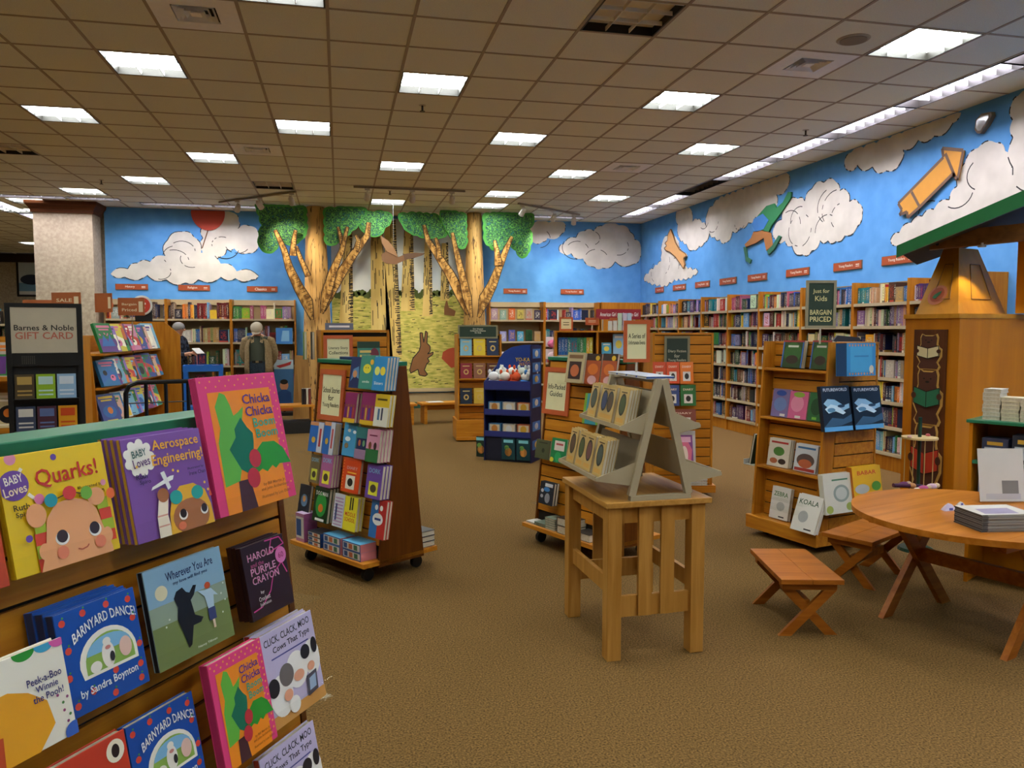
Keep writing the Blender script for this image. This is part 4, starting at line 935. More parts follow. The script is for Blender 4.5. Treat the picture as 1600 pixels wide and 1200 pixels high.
click = [('t','CLICK, CLACK, MOO', .5, .9, .86, .09, '#1c1a20', .03), ('t','Cows That Type', .55, .79, .7, .085, '#1c1a20', .03), ('r', .15, .70, .85, .715, '#4a4a8a'), ('r', 0, 0, 1, .13, '#c98f4a'), ('e', .22, .3, .2, .22, '#e4e0d8'), ('e', .55, .47, .2, .2, '#e4e0d8'), ('e', .85, .5, .16, .2, '#e4e0d8'), ('e', .35, .48, .13, .12, '#6a625e'), ('e', .1, .42, .1, .1, '#221f22'), ('e', .74, .6, .09, .08, '#221f22'), ('e', .92, .62, .06, .09, '#221f22'), ('e', .56, .4, .1, .06, '#d99a7a'), ('e', .32, .27, .08, .06, '#d99a7a'), ('e', .8, .42, .07, .05, '#d99a7a'), ('e', .4, .14, .1, .09, '#e8e4dc'), ('p', [(.66,.12),(.86,.14),(.88,.36),(.68,.34)], '#4a4650'), ('p', [(.7,.17),(.83,.18),(.85,.32),(.72,.3)], '#93a6bc')]
fb(.318, R3_, .198, .218, .02, '#b9aecb', 'lavender book with cartoon cows, third row, overhanging the end', click, .1, spine_c='#a8352a', copies=2, short='upper lavender cow book')
fb(.27, R4_, .198, .218, .02, '#b9aecb', 'lavender book with cartoon cows, lowest at picture bottom', click, .12, spine_c='#a8352a')
fb(.1, R4_, .16, .2, .02, '#c9b48a', 'cream book half cut off at the picture bottom', [('e', .5, .5, .3, .3, '#d99a6a')], .1)
fb(-.12, R4_, .2, .2, .02, '#3a7a8a', 'teal book below the picture edge', [('e', .5, .5, .3, .3, '#d9c96a')], .1)
# clear bumper leaning out past the end of the top row
# ---------------------------------------------------------------- SCHOOL STORIES FIXTURE
st, SF = aframe('slatwall fixture of school story paperbacks, left of centre', (.131, 5.187, 0), radians(-56))
ZR = [1.10, .86, .615, .385]
def s_art(bg, *a): return list(a)
def label_zone(z): return z
rowz = {}
def zrow(face, x, y, off=.06): return face.px(x, y, off)[1]
def rows_shelf(t, face, x0p, x1p, yp, z, d=.1):
    a = face.px(x0p, yp)[0]; b = face.px(x1p, yp)[0]; shelf_on(t, face, min(a, b)-.01, max(a, b)+.01, z, d, .02)
z1 = zrow(SF, 590, 610); z2 = zrow(SF, 580, 664); z3 = zrow(SF, 560, 716); z3b = zrow(SF, 500, 708); z4 = zrow(SF, 545, 768); z5 = zrow(SF, 540, 825)
for z, a, b, y in ((z1, 546, 618, 610), (z2, 535, 612, 664), (z3, 533, 606, 716), (z3b, 480, 522, 708), (z4, 482, 604, 768), (z5, 466, 606, 825)): rows_shelf(st, SF, a, b, y, z, .13)
titleband = lambda c1, c2: [('r', .12, .78, .88, .9, c1), ('r', .2, .1, .8, .55, c2)]
put(SF, 546, 562, 558, 605, z1, '#28345e', 'dark blue paperback on the top row of the school fixture', [('p',[(.1,.2),(.5,.4),(.9,.3),(.8,.7),(.3,.6)],'#5a86b0'), ('e',.5,.45,.2,.12,'#c98a5a')], .02, off=.07)
put(SF, 561, 583, 556, 609, z1, '#3f8a78', 'teal paperback with yellow smiley, fixture top row', [('e',.5,.6,.28,.14,'#e0d23c'), ('e',.8,.8,.12,.08,'#d9a02c'), ('t','smile',.5,.22,.5,.07,'#dfe6d6'), ('e',.42,.63,.03,.02,'#333322'), ('e',.58,.63,.03,.02,'#333322')], .03, off=.09, copies=2, parts=True)
put(SF, 582, 602, 558, 609, z1, '#2a86c0', 'bright blue paperback with two yellow faces, fixture top row', [('e',.3,.58,.2,.13,'#d8d86a'), ('e',.74,.58,.2,.13,'#e0c83c'), ('t','Sisters',.5,.22,.7,.09,'#e4e4e0')], .02, off=.1, copies=4)
fig = lambda c: [('r', 0, 0, 1, .14, '#d8b02a')]+[('r', x, .16, x+.12, .52, k) for x, k in ((.1,'#5a2a6a'),(.32,'#c9a03a'),(.55,'#4a3a8a'),(.76,'#b04a3a'))]+[('e', x+.06, .57, .07, .045, '#8a5a3a') for x in (.1,.32,.55,.76)]
put(SF, 537, 555, 614, 659, z2, '#8a2a5e', 'magenta paperback with row of children, left one of second row', fig(0), .02, off=.1, copies=2)
put(SF, 563, 585, 614, 663, z2, '#8a2a5e', 'magenta paperback with row of children, middle of second row', fig(0), .02, off=.1)
put(SF, 584, 606, 617, 666, z2, '#d8b82a', 'yellow and white paperback with walking figures, second row', [('r',0,0,1,.6,'#d8d4c4'), ('r',.25,.2,.4,.55,'#4a6a8a'), ('r',.5,.2,.62,.58,'#3a3a4a'), ('r',.15,.81,.85,.87,'#5a4a1a')], .022, off=.1, copies=2)
put(SF, 535, 556, 660, 714, z3, '#4a9ac8', 'sky blue paperback with clouds, third row', [('e',.4,.75,.12,.05,'#e4e8e6'),('e',.8,.72,.12,.05,'#e4e8e6'),('e',.35,.5,.2,.07,'#e4e8e6'),('e',.3,.3,.15,.08,'#8a7a5a')], .02, off=.07)
put(SF, 554, 573, 668, 719, z3, '#3a7a7a', 'teal and mauve paperback with group of children, third row', [('r',0,0,1,.3,'#9a7a96'),('r',.1,.3,.9,.65,'#2a3058'),('e',.35,.5,.1,.1,'#b0603a'),('e',.7,.5,.1,.1,'#6a9a6a')], .022, off=.09)
put(SF, 571, 591, 672, 723, z3, '#c98aa0', 'pink and green paperback with two girls, third row', [('r',0,0,1,.4,'#2f6a3c'),('e',.3,.5,.12,.12,'#7a4a2a'),('e',.7,.5,.12,.12,'#3a2a2a'),('r',.2,.8,.8,.84,'#7a2a4a')], .022, off=.1, copies=4)
for k, (a, b) in enumerate(((482, 503), (504, 521))):
    put(SF, a, b, 661, 708, z3b, '#2a66b0', f"blue boxed paperback set, {'left' if k == 0 else 'right'} of the pair below the cream sign", [('r',0,.88,1,1,'#c98a5a'),('r',.62,0,1,1,'#c0c4cc'),('r',.74,.2,.88,.8,'#b03a3a'),('e',.35,.4,.14,.1,'#c9a03a')], .05, off=.09, name='boxed_book_set')
dork = lambda c: [('r',.2,.1,.8,.5,c),('t','DORK',.5,.82,.75,.14,'#7ab8d8'),('e',.5,.3,.2,.12,'#4a4030')]
put(SF, 483, 498, 711, 754, z4, '#7a6a4a', 'olive diary paperback at left of the fourth row', dork('#cfd24a'), .02, off=.07)
put(SF, 500, 518, 711, 760, z4, '#a05a8a', 'pink striped diary paperback on the fourth row', dork('#e0d83a'), .02, off=.1, copies=3)
put(SF, 533, 561, 717, 771, z4, '#d0481c', 'orange diary book with white picture, fourth row', [('r',.25,.1,.75,.5,'#dcd4c4'),('e',.5,.3,.15,.12,'#2a2622'),('t','DIARY',.55,.72,.6,.09,'#d8a0a0'),('r',.3,.56,.8,.6,'#e8b03a')]+[('d',[(.07,.1+.09*i) for i in range(10)],.004,'#e8b03a')], .022, off=.09)
put(SF, 571, 595, 727, 779, z4, '#6a4a9a', 'purple diary paperback at right of the fourth row', dork('#dcd83a'), .022, off=.1, copies=3)
put(SF, 466, 483, 758, 796, z5, '#20242c', 'dark comic book at left end of the fifth row', [('e',.5,.5,.3,.2,'#5a7a9a'),('e',.5,.55,.14,.1,'#c98a4a')], .02, off=.08)
put(SF, 489, 512, 762, 812, z5, '#123218', 'dark green comic book with white title, fifth row', [('e',.5,.5,.36,.36,'#2f8a3c'),('t','DOG MAN',.5,.82,.8,.12,'#e6e6e0'),('e',.5,.4,.16,.12,'#c9702a'),('r',.2,.03,.8,.1,'#dcdcd6')], .022, off=.1, copies=3)
put(SF, 520, 536, 772, 820, z5, '#c9ccd4', 'pale paperback with pink stripes, fifth row', [('r',.1,.1*i+.05,.9,.1*i+.09,'#b08ab0') for i in range(9)]+[('r',.2,.2,.36,.7,'#3a4a7a')], .015, off=.09)
put(SF, 536, 556, 777, 828, z5, '#d9cc2e', 'yellow paperback with red lettering and legs, fifth row', [('t','MIDDLE',.5,.48,.8,.12,'#c0301e'),('t','SCHOOL',.5,.32,.8,.12,'#c0301e'),('r',.4,.6,.5,.98,'#2a2622'),('r',.58,.62,.68,.98,'#2a2622')], .025, off=.1, copies=2)
put(SF, 577, 601, 782, 838, z5, '#b8322e', 'red and blue paperback with white starburst, fifth row', [('r',0,0,.5,1,'#2f6aa8'),('e',.5,.5,.34,.16,'#dcdcd8'),('r',.3,.47,.7,.53,'#2a3a7a'),('e',.35,.8,.1,.07,'#dcdcd8'),('e',.68,.8,.1,.07,'#dcdcd8')], .02, off=.09, copies=2)
sg = SF.px(515, 658, .03); sgt_ = SF.px(515, 577, .03); sl_ = SF.px(495, 620, .03); sr_ = SF.px(534, 620, .03)
frame_sign(SF.at((sl_[0]+sr_[0])/2, sg[1], .006, TA), abs(sr_[0]-sl_[0]), sgt_[1]-sg[1], ['School Stories', 'for', 'Young Readers'], 'tall cream sign in terracotta frame about school stories')
# boxes on the base board
def on_base(face, x, y, z=.143): return face.M @ Matrix.Translation((x, y, z))
def box_set(M_, w, d, h, top, side, label, end=None, spines=3):
    """boxed set lying or standing: printed box with a row of spines on the front"""
    t = thing('boxed_book_set', label, 'book set', mw=M_)
    MB().box(-w/2, w/2, -d/2, d/2, 0, h, C(side, .4)).build('box', t)
    MB().flat([(-w*.46, h*.12), (w*.46, h*.12), (w*.46, h*.88), (-w*.46, h*.88)], -d/2-.0005, C('#c9c4bc', .5)).build('label', t)
    mb = MB(); mb.add([(-w/2, -d/2, h+.0005), (w/2, -d/2, h+.0005), (w/2, d/2, h+.0005), (-w/2, d/2, h+.0005)], [(0,1,2,3)], C(top, .4)); mb.build('top_print', t)
    mb = MB(); mb.add([(w/2+.0005, -d/2, 0), (w/2+.0005, d/2, 0), (w/2+.0005, d/2, h), (w/2+.0005, -d/2, h)], [(0,1,2,3)], C(end or side, .4)); mb.build('end_print', t)
    mb = MB()
    for k in range(spines):
        x0 = -w*.42+k*w*.84/spines; mb.flat([(x0, h*.2), (x0+w*.84/spines*.7, h*.2), (x0+w*.84/spines*.7, h*.8), (x0, h*.8)], -d/2-.001, C(('#2a4a7a', '#b0603a', '#3a6a4a')[k % 3], .5))
    mb.build('spine_print', t); return t
for k, (x, y, z, l) in enumerate(((.05,-.215,.143,'blue and pink box set, lower left of the stacked four'),(.27,-.215,.143,'blue and pink box set, lower right of the stacked four'),(.05,-.213,.196,'blue and pink box set, upper left of the stacked four'),(.27,-.217,.196,'blue and pink box set, upper right of the stacked four'))):
    box_set(SF.M @ Matrix.Translation((x, y, z)), .19, .12, .052, '#5aa0c8', '#2a4a86', l, '#c97a7e')
box_set(SF.M @ Matrix.Translation((-.32, -.225, .143)), .1, .1, .19, '#b8a0c0', '#a8708e', 'tall pink box set standing at left end of the base', '#8a4a7a', 1)
for k in range(3): box_set(SF.M @ Matrix.Translation((-.15, -.22, .143+k*.031)), .15, .11, .03, '#2a2c34', '#1c2026', f'black slipcased set by the pink box, {ORD[k]} from bottom', '#2a4a86', 2)
LAY = Matrix.Rotation(radians(-90), 4, 'X')
for k in range(3): book(SF.M @ Matrix.Translation((.3, .15, .143+.035*k)) @ LAY, .2, .14, .034, '#2a2e3a', f'hardcover lying behind the school fixture, {ORD[k]} from bottom', parts=False, name='flat_book')
fl_ = MB().box(-.05, .05, -.03, .03, 0, .018, C('#28365e', .4)).build('small_book', loc=None); fl_.matrix_world = SF.M @ Matrix.Translation((-.14, 0, 1.359)); tag(fl_, 'small dark blue booklet lying on the green top', 'book')
# ---------------------------------------------------------------- INFO GUIDES FIXTURE
it, IF = aframe('slatwall fixture of guides behind the small table', (1.73, 5.224, 0), radians(-67))
zi1 = zrow(IF, 905, 600); zi2 = zrow(IF, 870, 722); zi3 = zrow(IF, 855, 788); zi15 = zrow(IF, 922, 664)
rows_shelf(it, IF, 884, 975, 600, zi1, .12); rows_shelf(it, IF, 837, 912, 722, zi2, .12); rows_shelf(it, IF, 842, 880, 788, zi3, .12); rows_shelf(it, IF, 908, 945, 664, zi15, .1)
put(IF, 884, 911, 552, 600, zi1, '#b5a47c', 'beige boxed book with dark picture on top row of guides', [('r',.15,.12,.85,.7,'#3a2420'),('e',.5,.4,.25,.2,'#b8643a'),('r',.1,.8,.9,.92,'#7a5a3a')], .05, off=.09, name='boxed_book')
for k, (a, b) in enumerate(((914, 937), (939, 962))):
    put(IF, a, b, 553, 602, zi1, '#a8502a', f"orange adventure guide on the top row, {'left' if k == 0 else 'right'} of the two", [('r',0,.78,1,1,'#3a2a22'),('e',.5,.5,.35,.18,'#d0702a'),('e',.5,.15,.3,.14,'#cfa0a0'),('e',.75,.86,.14,.08,'#d8b02e')], .02, off=.07)
put(IF, 911, 936, 615, 664, zi15, '#3a8a96', 'teal picture book with yellow blob half behind the stand', [('e',.5,.4,.28,.22,'#d8c02e'),('r',0,0,.15,1,'#7aa83c'),('r',.85,0,1,1,'#7aa83c')], .012, off=.05)
put(IF, 836, 858, 688, 722, zi2, '#4c5238', 'olive clothbound guide at left of the third row', [('r',.2,.82,.8,.88,'#2a2c20'),('e',.55,.45,.1,.12,'#2a2c20')], .025, off=.08)
put(IF, 860, 884, 686, 727, zi2, '#1f7a48', 'green guide with white label and yellow corners', [('r',.2,.5,.85,.9,'#d6ccc4'),('r',.3,.72,.76,.8,'#b04a4a'),('e',.1,.1,.14,.1,'#d8cc3a'),('e',.9,.1,.14,.1,'#d8cc3a'),('e',.5,.25,.2,.2,'#2f9a5a')], .03, off=.1, spine_c='#14301e')
put(IF, 885, 906, 690, 731, zi2, '#4a4a28', 'dark olive guide to the right of the green guide', [('r',.1,.08,.9,.16,'#6a6a3a')], .03, off=.09)
put(IF, 842, 864, 754, 790, zi3, '#1e2630', 'dark encyclopedia with white figures on the fourth row', [('r',.35,.8,.9,.95,'#c9ccd0'),('e',.5,.68,.22,.1,'#3a7ab8'),('e',.2,.6,.1,.08,'#c0c0c0'),('e',.2,.35,.1,.08,'#a0a0a0'),('e',.6,.3,.18,.22,'#8a8e94')], .022, off=.09, copies=2)
il, ir = IF.px(847, 610, .03), IF.px(887, 614, .03); ib, iu = IF.px(867, 649, .03), IF.px(867, 574, .03)
frame_sign(IF.at((il[0]+ir[0])/2, ib[1], .006, TA), abs(ir[0]-il[0]), iu[1]-ib[1], ['Info-Packed', 'Guides'], 'tall cream sign in terracotta frame about guides')
for x, y, w, d, h, c, l, n in ((-.34,-.22,.12,.1,.012,'#c9c4bc','white magazine flat at left end of guides base',1),(-.24,-.21,.12,.12,.008,'#5a6a5a','thin green book in low stack on guides base',3),(-.12,-.22,.11,.1,.016,'#7a8a78','grey-green book in striped stack on guides base',5),(.05,-.21,.17,.13,.055,'#2c2620','black slipcase stacked on guides base',2),(.23,-.21,.15,.12,.05,'#2c2a28','dark boxed set at right of guides base',1)):
    for k in range(n):
        book(IF.M @ Matrix.Translation((x, y-d/2, .143+(h+.0006)*k)) @ LAY, w, d, h, c, l+(f', {ORD[k]} from bottom' if n > 1 else ''), parts=False, name='flat_book')
# ================================================================ GONDOLAS AND TOWERS IN THE MIDDLE
def gondola(label, loc, rot, W, D, H, shelves=(), slat_front=True, slat_side=True, taper=.04, base=.12, shelf_d=.12, name='gondola'):
    """four-way unit: front (-Y) face slatted or shelved, right (+X) face slatted; tapering upwards"""
    t = thing(name, label, 'display fixture', loc, rot)
    bm = WOOD(); b2 = WOODV()
    MB().box(-W/2-.03, W/2+.03, -D/2-.03, D/2+.03, .05, base, bm).build('base', t, bevel=.004)
    for sx in (-1, 1):
        for sy in (-1, 1): MB().cyl((sx*(W/2-.08)-.012, sy*(D/2-.08), .025), (sx*(W/2-.08)+.012, sy*(D/2-.08), .025), .025, .025, BLK, 12).build('caster', t)
    yf = lambda z: -(D/2-.1-taper*(z-base)/(H-base)) if shelves else -(D/2-taper*(z-base)/(H-base))
    fx = W/2
    # body core
    zt = H
    def ring(z, e): return [(-fx+.014, yf(z)+e, z), (fx-e, yf(z)+e, z), (fx-e, D/2-.014, z), (-fx+.014, D/2-.014, z)]
    MB().hexa(ring(base, .014)+ring(zt-.02, .014), GROOVE).build('core', t)
    a = math.atan2(taper, H-base)
    sl = MB().box(-W/2+.02, W/2-.02, 0, .012, .004, .082, bm).mesh('slat')
    z = base+.004
    while z < H-.08:
        o = link('slat', sl, t); o.matrix_local = Matrix.Translation((0, yf(z), z)) @ Matrix.Rotation(-a, 4, 'X'); z += .0865
    if slat_side:
        z = base+.004
        while z < H-.08:
            y0 = yf(z)+.004
            MB().box(fx-.012, fx, y0+.02, D/2-.02, z+.004, z+.082, bm).build('side_slat', t); z += .0865
    pts = [(-D/2+.0, base), (D/2, base), (D/2, H), (-D/2+taper, H)] if shelves else [(yf(base), base), (D/2, base), (D/2, H), (yf(H), H)]
    MB().prism(pts, -fx-.001, -fx+.018, b2, lambda a_, b_, c_: (b_, a_, c_)).build('side_panel', t)
    pts2 = [(p[0], p[1]) for p in ([(-D/2, base), (-D/2+.115, base), (-D/2+.115+taper, H), (-D/2+taper, H)] if shelves else [(yf(base)-.004, base), (yf(base)+.02, base), (yf(H)+.02, H), (yf(H)-.004, H)])]
    MB().prism(pts2, fx-.018, fx+.001, b2, lambda a_, b_, c_: (b_, a_, c_)).build('front_stile', t)
    MB().box(-fx, fx, D/2-.013, D/2, base, H, b2).build('back_panel', t)
    MB().box(-fx, fx, yf(H)-.004, D/2, H-.018, H, bm).build('top_board', t)
    for z in shelves:
        y0 = -D/2+taper*(z-base)/(H-base)
        MB().box(-W/2+.018, W/2-.018, y0, yf(z), z-.018, z, bm).build('shelf', t, bevel=.002)
    M_ = Matrix.Translation(loc) @ Matrix.Rotation(rot, 4, 'Z')
    side = M_ @ Matrix.Rotation(pi/2, 4, 'Z')     # +X face as a front
    return t, Face(M_, yf), Face(side, lambda z: -fx)
# bargain gondola on the right
jt, JF, JS = gondola('wooden bargain gondola beside the round table', (3.42, 5.10, 0), radians(-76), .62, .58, 1.47, (.535, .905, 1.27), True, True, .09, .15)
JZ = [.152, .537, .907, 1.272]
jf = lambda x0, x1, yt, yb, z, c, l, art, **k: put(JF, x0, x1, yt, yb, z, c, l, art, off=k.pop('off', .07), **k)
for n, (a, b) in enumerate(((1221,1253),(1266,1296))):
    jf(a, b, 533, 577, JZ[3], '#2f4a22', f"green puppet book with blue edge, {'left' if n == 0 else 'right'} one on the top shelf", [('e',.5,.55,.42,.38,'#3a6a2c'),('r',.25,.75,.75,.82,'#d8d8c8'),('e',.5,.3,.3,.16,'#3a2a18'),('r',0,0,.06,1,'#3a6ab8'),('r',.94,0,1,1,'#3a6ab8'),('r',0,.94,1,1,'#a83a3a')], t=.04)
jf(1205, 1231, 608, 652, JZ[2], '#7a6a9a', 'mauve animal-shaped book with blue elephant', [('e',.5,.45,.38,.25,'#6a82b8'),('e',.5,.85,.3,.1,'#2a4a9a'),('r',.55,.03,.85,.12,'#d8d4cc')], t=.02)
jf(1231, 1260, 612, 658, JZ[2], '#d0608a', 'pink bird-shaped book beside the elephant book', [('e',.45,.55,.35,.3,'#e08aa8'),('e',.5,.88,.3,.1,'#8aa83a'),('r',.4,.03,.7,.12,'#d8d4cc')], t=.02)
jf(1262, 1286, 614, 661, JZ[2], '#2f6a3a', 'green animal book at right of the second shelf', [('e',.5,.5,.36,.3,'#1f4a28'),('e',.7,.85,.2,.1,'#7a3a8a'),('r',.3,.05,.6,.14,'#7ac04a')], t=.02)
jf(1199, 1232, 686, 731, JZ[1], '#cfc8b8', 'white picture book with green tree on the third shelf', [('e',.5,.55,.26,.16,'#4a7a34'),('r',.1,.83,.9,.9,'#b0302a'),('e',.3,.2,.18,.1,'#a8603a'),('e',.7,.2,.18,.1,'#3a2a22')], t=.02, copies=2)
jf(1240, 1275, 695, 741, JZ[1], '#c9cccf', 'white picture book with cartoon crowd on the third shelf', [('e',.5,.42,.4,.24,'#5a4a44'),('e',.5,.3,.3,.16,'#b8603a'),('r',.1,.83,.9,.9,'#3a6a9a'),('r',.05,.03,.95,.14,'#a8382e')], t=.02, copies=2)
jf(1203, 1232, 762, 802, JZ[0], '#d2cfc6', 'white picture book titled ZEBRA on the lowest shelf', [('t','ZEBRA',.5,.78,.76,.14,'#3a6a2c'),('e',.55,.4,.22,.14,'#a8a8a4'),('r',.5,.06,.8,.1,'#2a2a2a')], t=.03)
jf(1236, 1274, 774, 816, JZ[0], '#d2cfc6', 'white picture book titled KOALA leaning on the lowest shelf', [('t','KOALA',.5,.8,.8,.14,'#2a4a2c'),('e',.4,.4,.2,.16,'#a2a2a0'),('r',.55,.06,.85,.1,'#2a2a2a')], t=.02, lean=.35, off=.2, copies=2)
zs1 = zrow(JS, 1330, 588, .1); zs2 = zrow(JS, 1330, 672, .08); zs3 = zrow(JS, 1310, 804, .1)
for z, a, b, y in ((zs1, 1312, 1366, 588), (zs2, 1292, 1382, 672), (zs3, 1290, 1372, 806)): rows_shelf(jt, JS, a, b, y, z, .16)
put(JS, 1324, 1369, 537, 588, zs1, '#3a86b8', 'light blue square book with fish border on gondola side', [('r',.12,.12,.88,.9,'#4a9ac4'),('d',[(.1+.1*i,.93) for i in range(9)]+[(.1+.1*i,.07) for i in range(9)],.008,'#c98a6a'),('e',.85,.2,.08,.12,'#d0c8b0'),('r',.25,.58,.75,.62,'#3a7aa8')], .09, off=.15, spine_c='#1f4a78', lean=.04)
for n, (a, b) in enumerate(((1290, 1334), (1338, 1382))):
    put(JS, a, b, 604, 671, zs2, '#16202c', f"dark blue future-city book, {'left' if n == 0 else 'right'} one on gondola side", [('t','FUTUREWORLD',.5,.92,.84,.07,'#dfe4e8'),('p',[(.05,.62),(.2,.72),(.45,.7),(.75,.56),(.95,.6),(.95,.5),(.7,.44),(.4,.56),(.2,.52)],'#8fbcd6'),('p',[(.08,.5),(.3,.6),(.55,.55),(.8,.4),(.7,.36),(.45,.44),(.2,.4)],'#c4dbe6'),('e',.66,.55,.13,.035,'#24405a'),('e',.3,.47,.14,.05,'#5a8aa8'),('p',[(0,.1),(.3,.3),(.7,.26),(1,.36),(1,.2),(.6,.12)],'#3a5a74'),('r',0,0,1,.1,'#5aa0d0')], .016, off=.1, copies=2)
put(JS, 1292, 1336, 742, 804, zs3, '#c9c6b4', 'pale green storybook with round picture on gondola side', [('e',.6,.5,.28,.22,'#8a968a'),('e',.6,.5,.2,.16,'#b8bcb0'),('r',.3,.83,.86,.87,'#4a7a5a'),('e',.15,.12,.12,.1,'#9aa850'),('e',.85,.15,.12,.1,'#9aa850')], .009, off=.09, copies=5)
put(JS, 1337, 1381, 730, 776, zrow(JS, 1360, 782, .1), '#d9a81c', 'yellow book titled BABAR on gondola side', [('t','BABAR',.5,.82,.66,.12,'#c0301e'),('e',.3,.35,.25,.14,'#b0b0a8'),('e',.8,.4,.16,.14,'#5a9a3a')], .012, off=.1, spine_c='#c0501c', copies=4)
rows_shelf(jt, JS, 1337, 1381, 782, zrow(JS, 1360, 782, .1), .14)
p_ = CAM+ray(1281, 513)*5.3
frame_sign(Matrix.Translation((p_.x, p_.y, p_.z)) @ Matrix.Rotation(radians(-14), 4, 'Z'), .205, .325, ['Just for', 'Kids', '', 'BARGAIN', 'PRICED'], 'dark green sign reading Just for Kids on a pole', C('#24382a', .6), C('#8d8468', .5), C('#cfc48a', .6), fr=.09, th=.8, pole=p_.z-1.46)
d_ = MB().prism([(-.12, 0), (.12, 0), (.1, .03), (-.08, .045)], -.01, .01, C('#2a2c30', .4)).build('flat_brochure', loc=(3.62, 5.02, 1.4705)); tag(d_, 'dark brochure lying on top of the bargain gondola', 'brochure')
# brochures sticking out at the far left flank of the gondola
t = thing('brochure_pocket', 'white wire pocket with a green book on gondola left flank', 'book holder', (3.176, 5.364, .515), radians(-166))
MB().box(-.09, .09, -.12, 0, 0, .006, C('#b8b4aa', .4)).box(-.09, .09, -.12, -.116, .006, .04, C('#b8b4aa', .4)).build('tray', t)
book(Matrix.Translation((3.176, 5.364, .522)) @ Matrix.Rotation(radians(-166), 4, 'Z') @ Matrix.Translation((0, -.055, 0)) @ Matrix.Rotation(-.2, 4, 'X'), .16, .24, .02, '#2a3a2a', 'dark green book in the pocket on gondola left flank', parts=False)
# ---------------------------------------------------------------- story collections board behind the school fixture
ct, CF, CS = gondola('taller slat gondola rising behind the school fixture', (.10, 6.35, 0), radians(6), .52, .5, 1.555, (), True, False, .03, .12)
cl = CF.px(500, 540, .01)[0]
frame_sign(CF.at(-.135, 1.28, .012, .02), .22, .235, ['Literary Story', 'Collections'], 'cream sign in terracotta frame about story collections', th=.6)
put(CF, 559, 594, 534, 575, zrow(CF, 575, 575), '#3a7a6a', 'teal paperback with dark red figure above the school fixture', [('r',0,.75,1,1,'#1f3a2a'),('e',.75,.5,.2,.25,'#6a2a3a'),('r',.1,.57,.6,.66,'#d0b868'),('r',.1,.4,.6,.49,'#d0b868')], .02, off=.06, lean=.08)
shelf_on(ct, CF, .0, .25, zrow(CF, 575, 575), .1, .02)
for k, (x, c, n) in enumerate(((-.26, '#4a7a2c', 'green'), (-.2, '#2a2a2a', 'black'))):
    o = book(CF.M @ Matrix.Translation((x-.09, .12, 1.32)) @ Matrix.Rotation(radians(-90), 4, 'Z'), .16, .22, .02, c, f'{n} picture book hanging on the left flank of the rear gondola', parts=False)
lp = MB().box(-.11, .11, -.012, 0, 0, .055, C('#5a6478', .5)).flat([(-.08, .02), (.08, .02), (.08, .035), (-.08, .035)], -.0125, C('#c9ccd0')).build('shelf_sign', loc=(.0, 6.36, 1.556), rot=radians(6)); tag(lp, 'small grey-blue sign on top of the rear gondola', 'sign')
# ---------------------------------------------------------------- collectible editions tower
nt_, NF, NS = gondola('wooden tower of collectible editions in front of the right tree', (1.93, 10.95, 0), radians(-3), .62, .5, 1.5, (.52, .88, 1.2), True, False, .03, .3, name='display_tower')
frame_sign(NF.at(0, 1.44, .06, 0) @ Matrix.Translation((-.02, 0, 0)), .56, .19, ['Our Newest', 'Collectible Editions', 'for Kids'], 'dark green sign about collectible editions on the tower', C('#24382a', .6), C('#7d785a', .5), C('#d8d4bc', .6), fr=.04, th=.78)
nrow = [(1.202, [('#7ab0c4','light blue','e'),('#d8bc2e','yellow','e'),('#22304e','navy','e')], .235), (.882, [('#8a2a34','crimson','r'),('#8a5a44','brown','r'),('#5a3020','dark brown','r')], .21), (.522, [('#1c2838','dark navy','e'),('#c9a83a','gold','e'),('#2a3a5a','steel blue','e')], .22)]
for r, (z, L_, hh) in enumerate(nrow):
    for k, (c, n, s_) in enumerate(L_):
        x = -.19+k*.19
        book(NF.at(x, z, .045, .1), .165, hh, .03, c, f'{n} gilt collectible edition, {ORD[k]} on the {ORD[r]} tower shelf', [('e',.5,.42,.22,.18,'#c9a860'),('r',.2,.78,.8,.84,'#c9b070'),('e',.5,.42,.12,.1,c)], parts=False)
for s_, (x, c, n, nb) in enumerate(((-.2, '#9a5a50', 'dusty red', 8), (.02, '#d0d4d2', 'white', 8), (.2, '#2a3a5a', 'dark blue', 6))):
    for k in range(nb): book(NF.M @ Matrix.Translation((x, -.27, .066+k*.0285)) @ LAY, .17, .2, .028, c, f'{n} book lying in the tower base stack, {ORD[k]} from bottom', parts=False, name='flat_book')
# the tower's projecting foot
MB().box(-.34, .34, -.30, .25, .02, .064, WOOD()).build('foot_board', nt_)
# ---------------------------------------------------------------- diary fiction gondola
dt, DF, DS = gondola('slat gondola of diary fiction behind the small table', (3.14, 6.87, 0), radians(-12), .56, .5, 1.53, (), True, True, .03, .12)
frame_sign(DF.at(-.06, 1.24, .012, .02), .235, .26, ['Diary Fiction', 'for', 'Young Readers'], 'dark green sign reading Diary Fiction', C('#2c3a2e', .6), C('#7d785a', .5), C('#b8b498', .6), fr=.09, th=.45)
zd1 = zrow(DF, 1050, 600); zd2 = zrow(DF, 1060, 634); zd3 = zrow(DF, 1060, 668); zd4 = zrow(DF, 1070, 735)
for z, y in ((zd1, 600), (zd2, 634), (zd3, 668), (zd4, 735)): rows_shelf(dt, DF, 1018, 1094, y, z, .14)
kid = lambda c: [('r',.22,.12,.78,.55,'#d8d0c4'),('e',.5,.34,.16,.14,'#2a2622'),('t','DIARY',.5,.78,.66,.1,'#e8c8b0')]
for k, (a, b, c, n) in enumerate(((1021,1041,'#c84a22','orange-red'),(1042,1062,'#cc4a1c','deep orange'),(1063,1084,'#d8701c','bright orange'))): put(DF, a, b, 566, 600, zd1, c, f'{n} diary book, {ORD[k]} of three under the dark green sign', kid(0), .02, off=.07, parts=False)
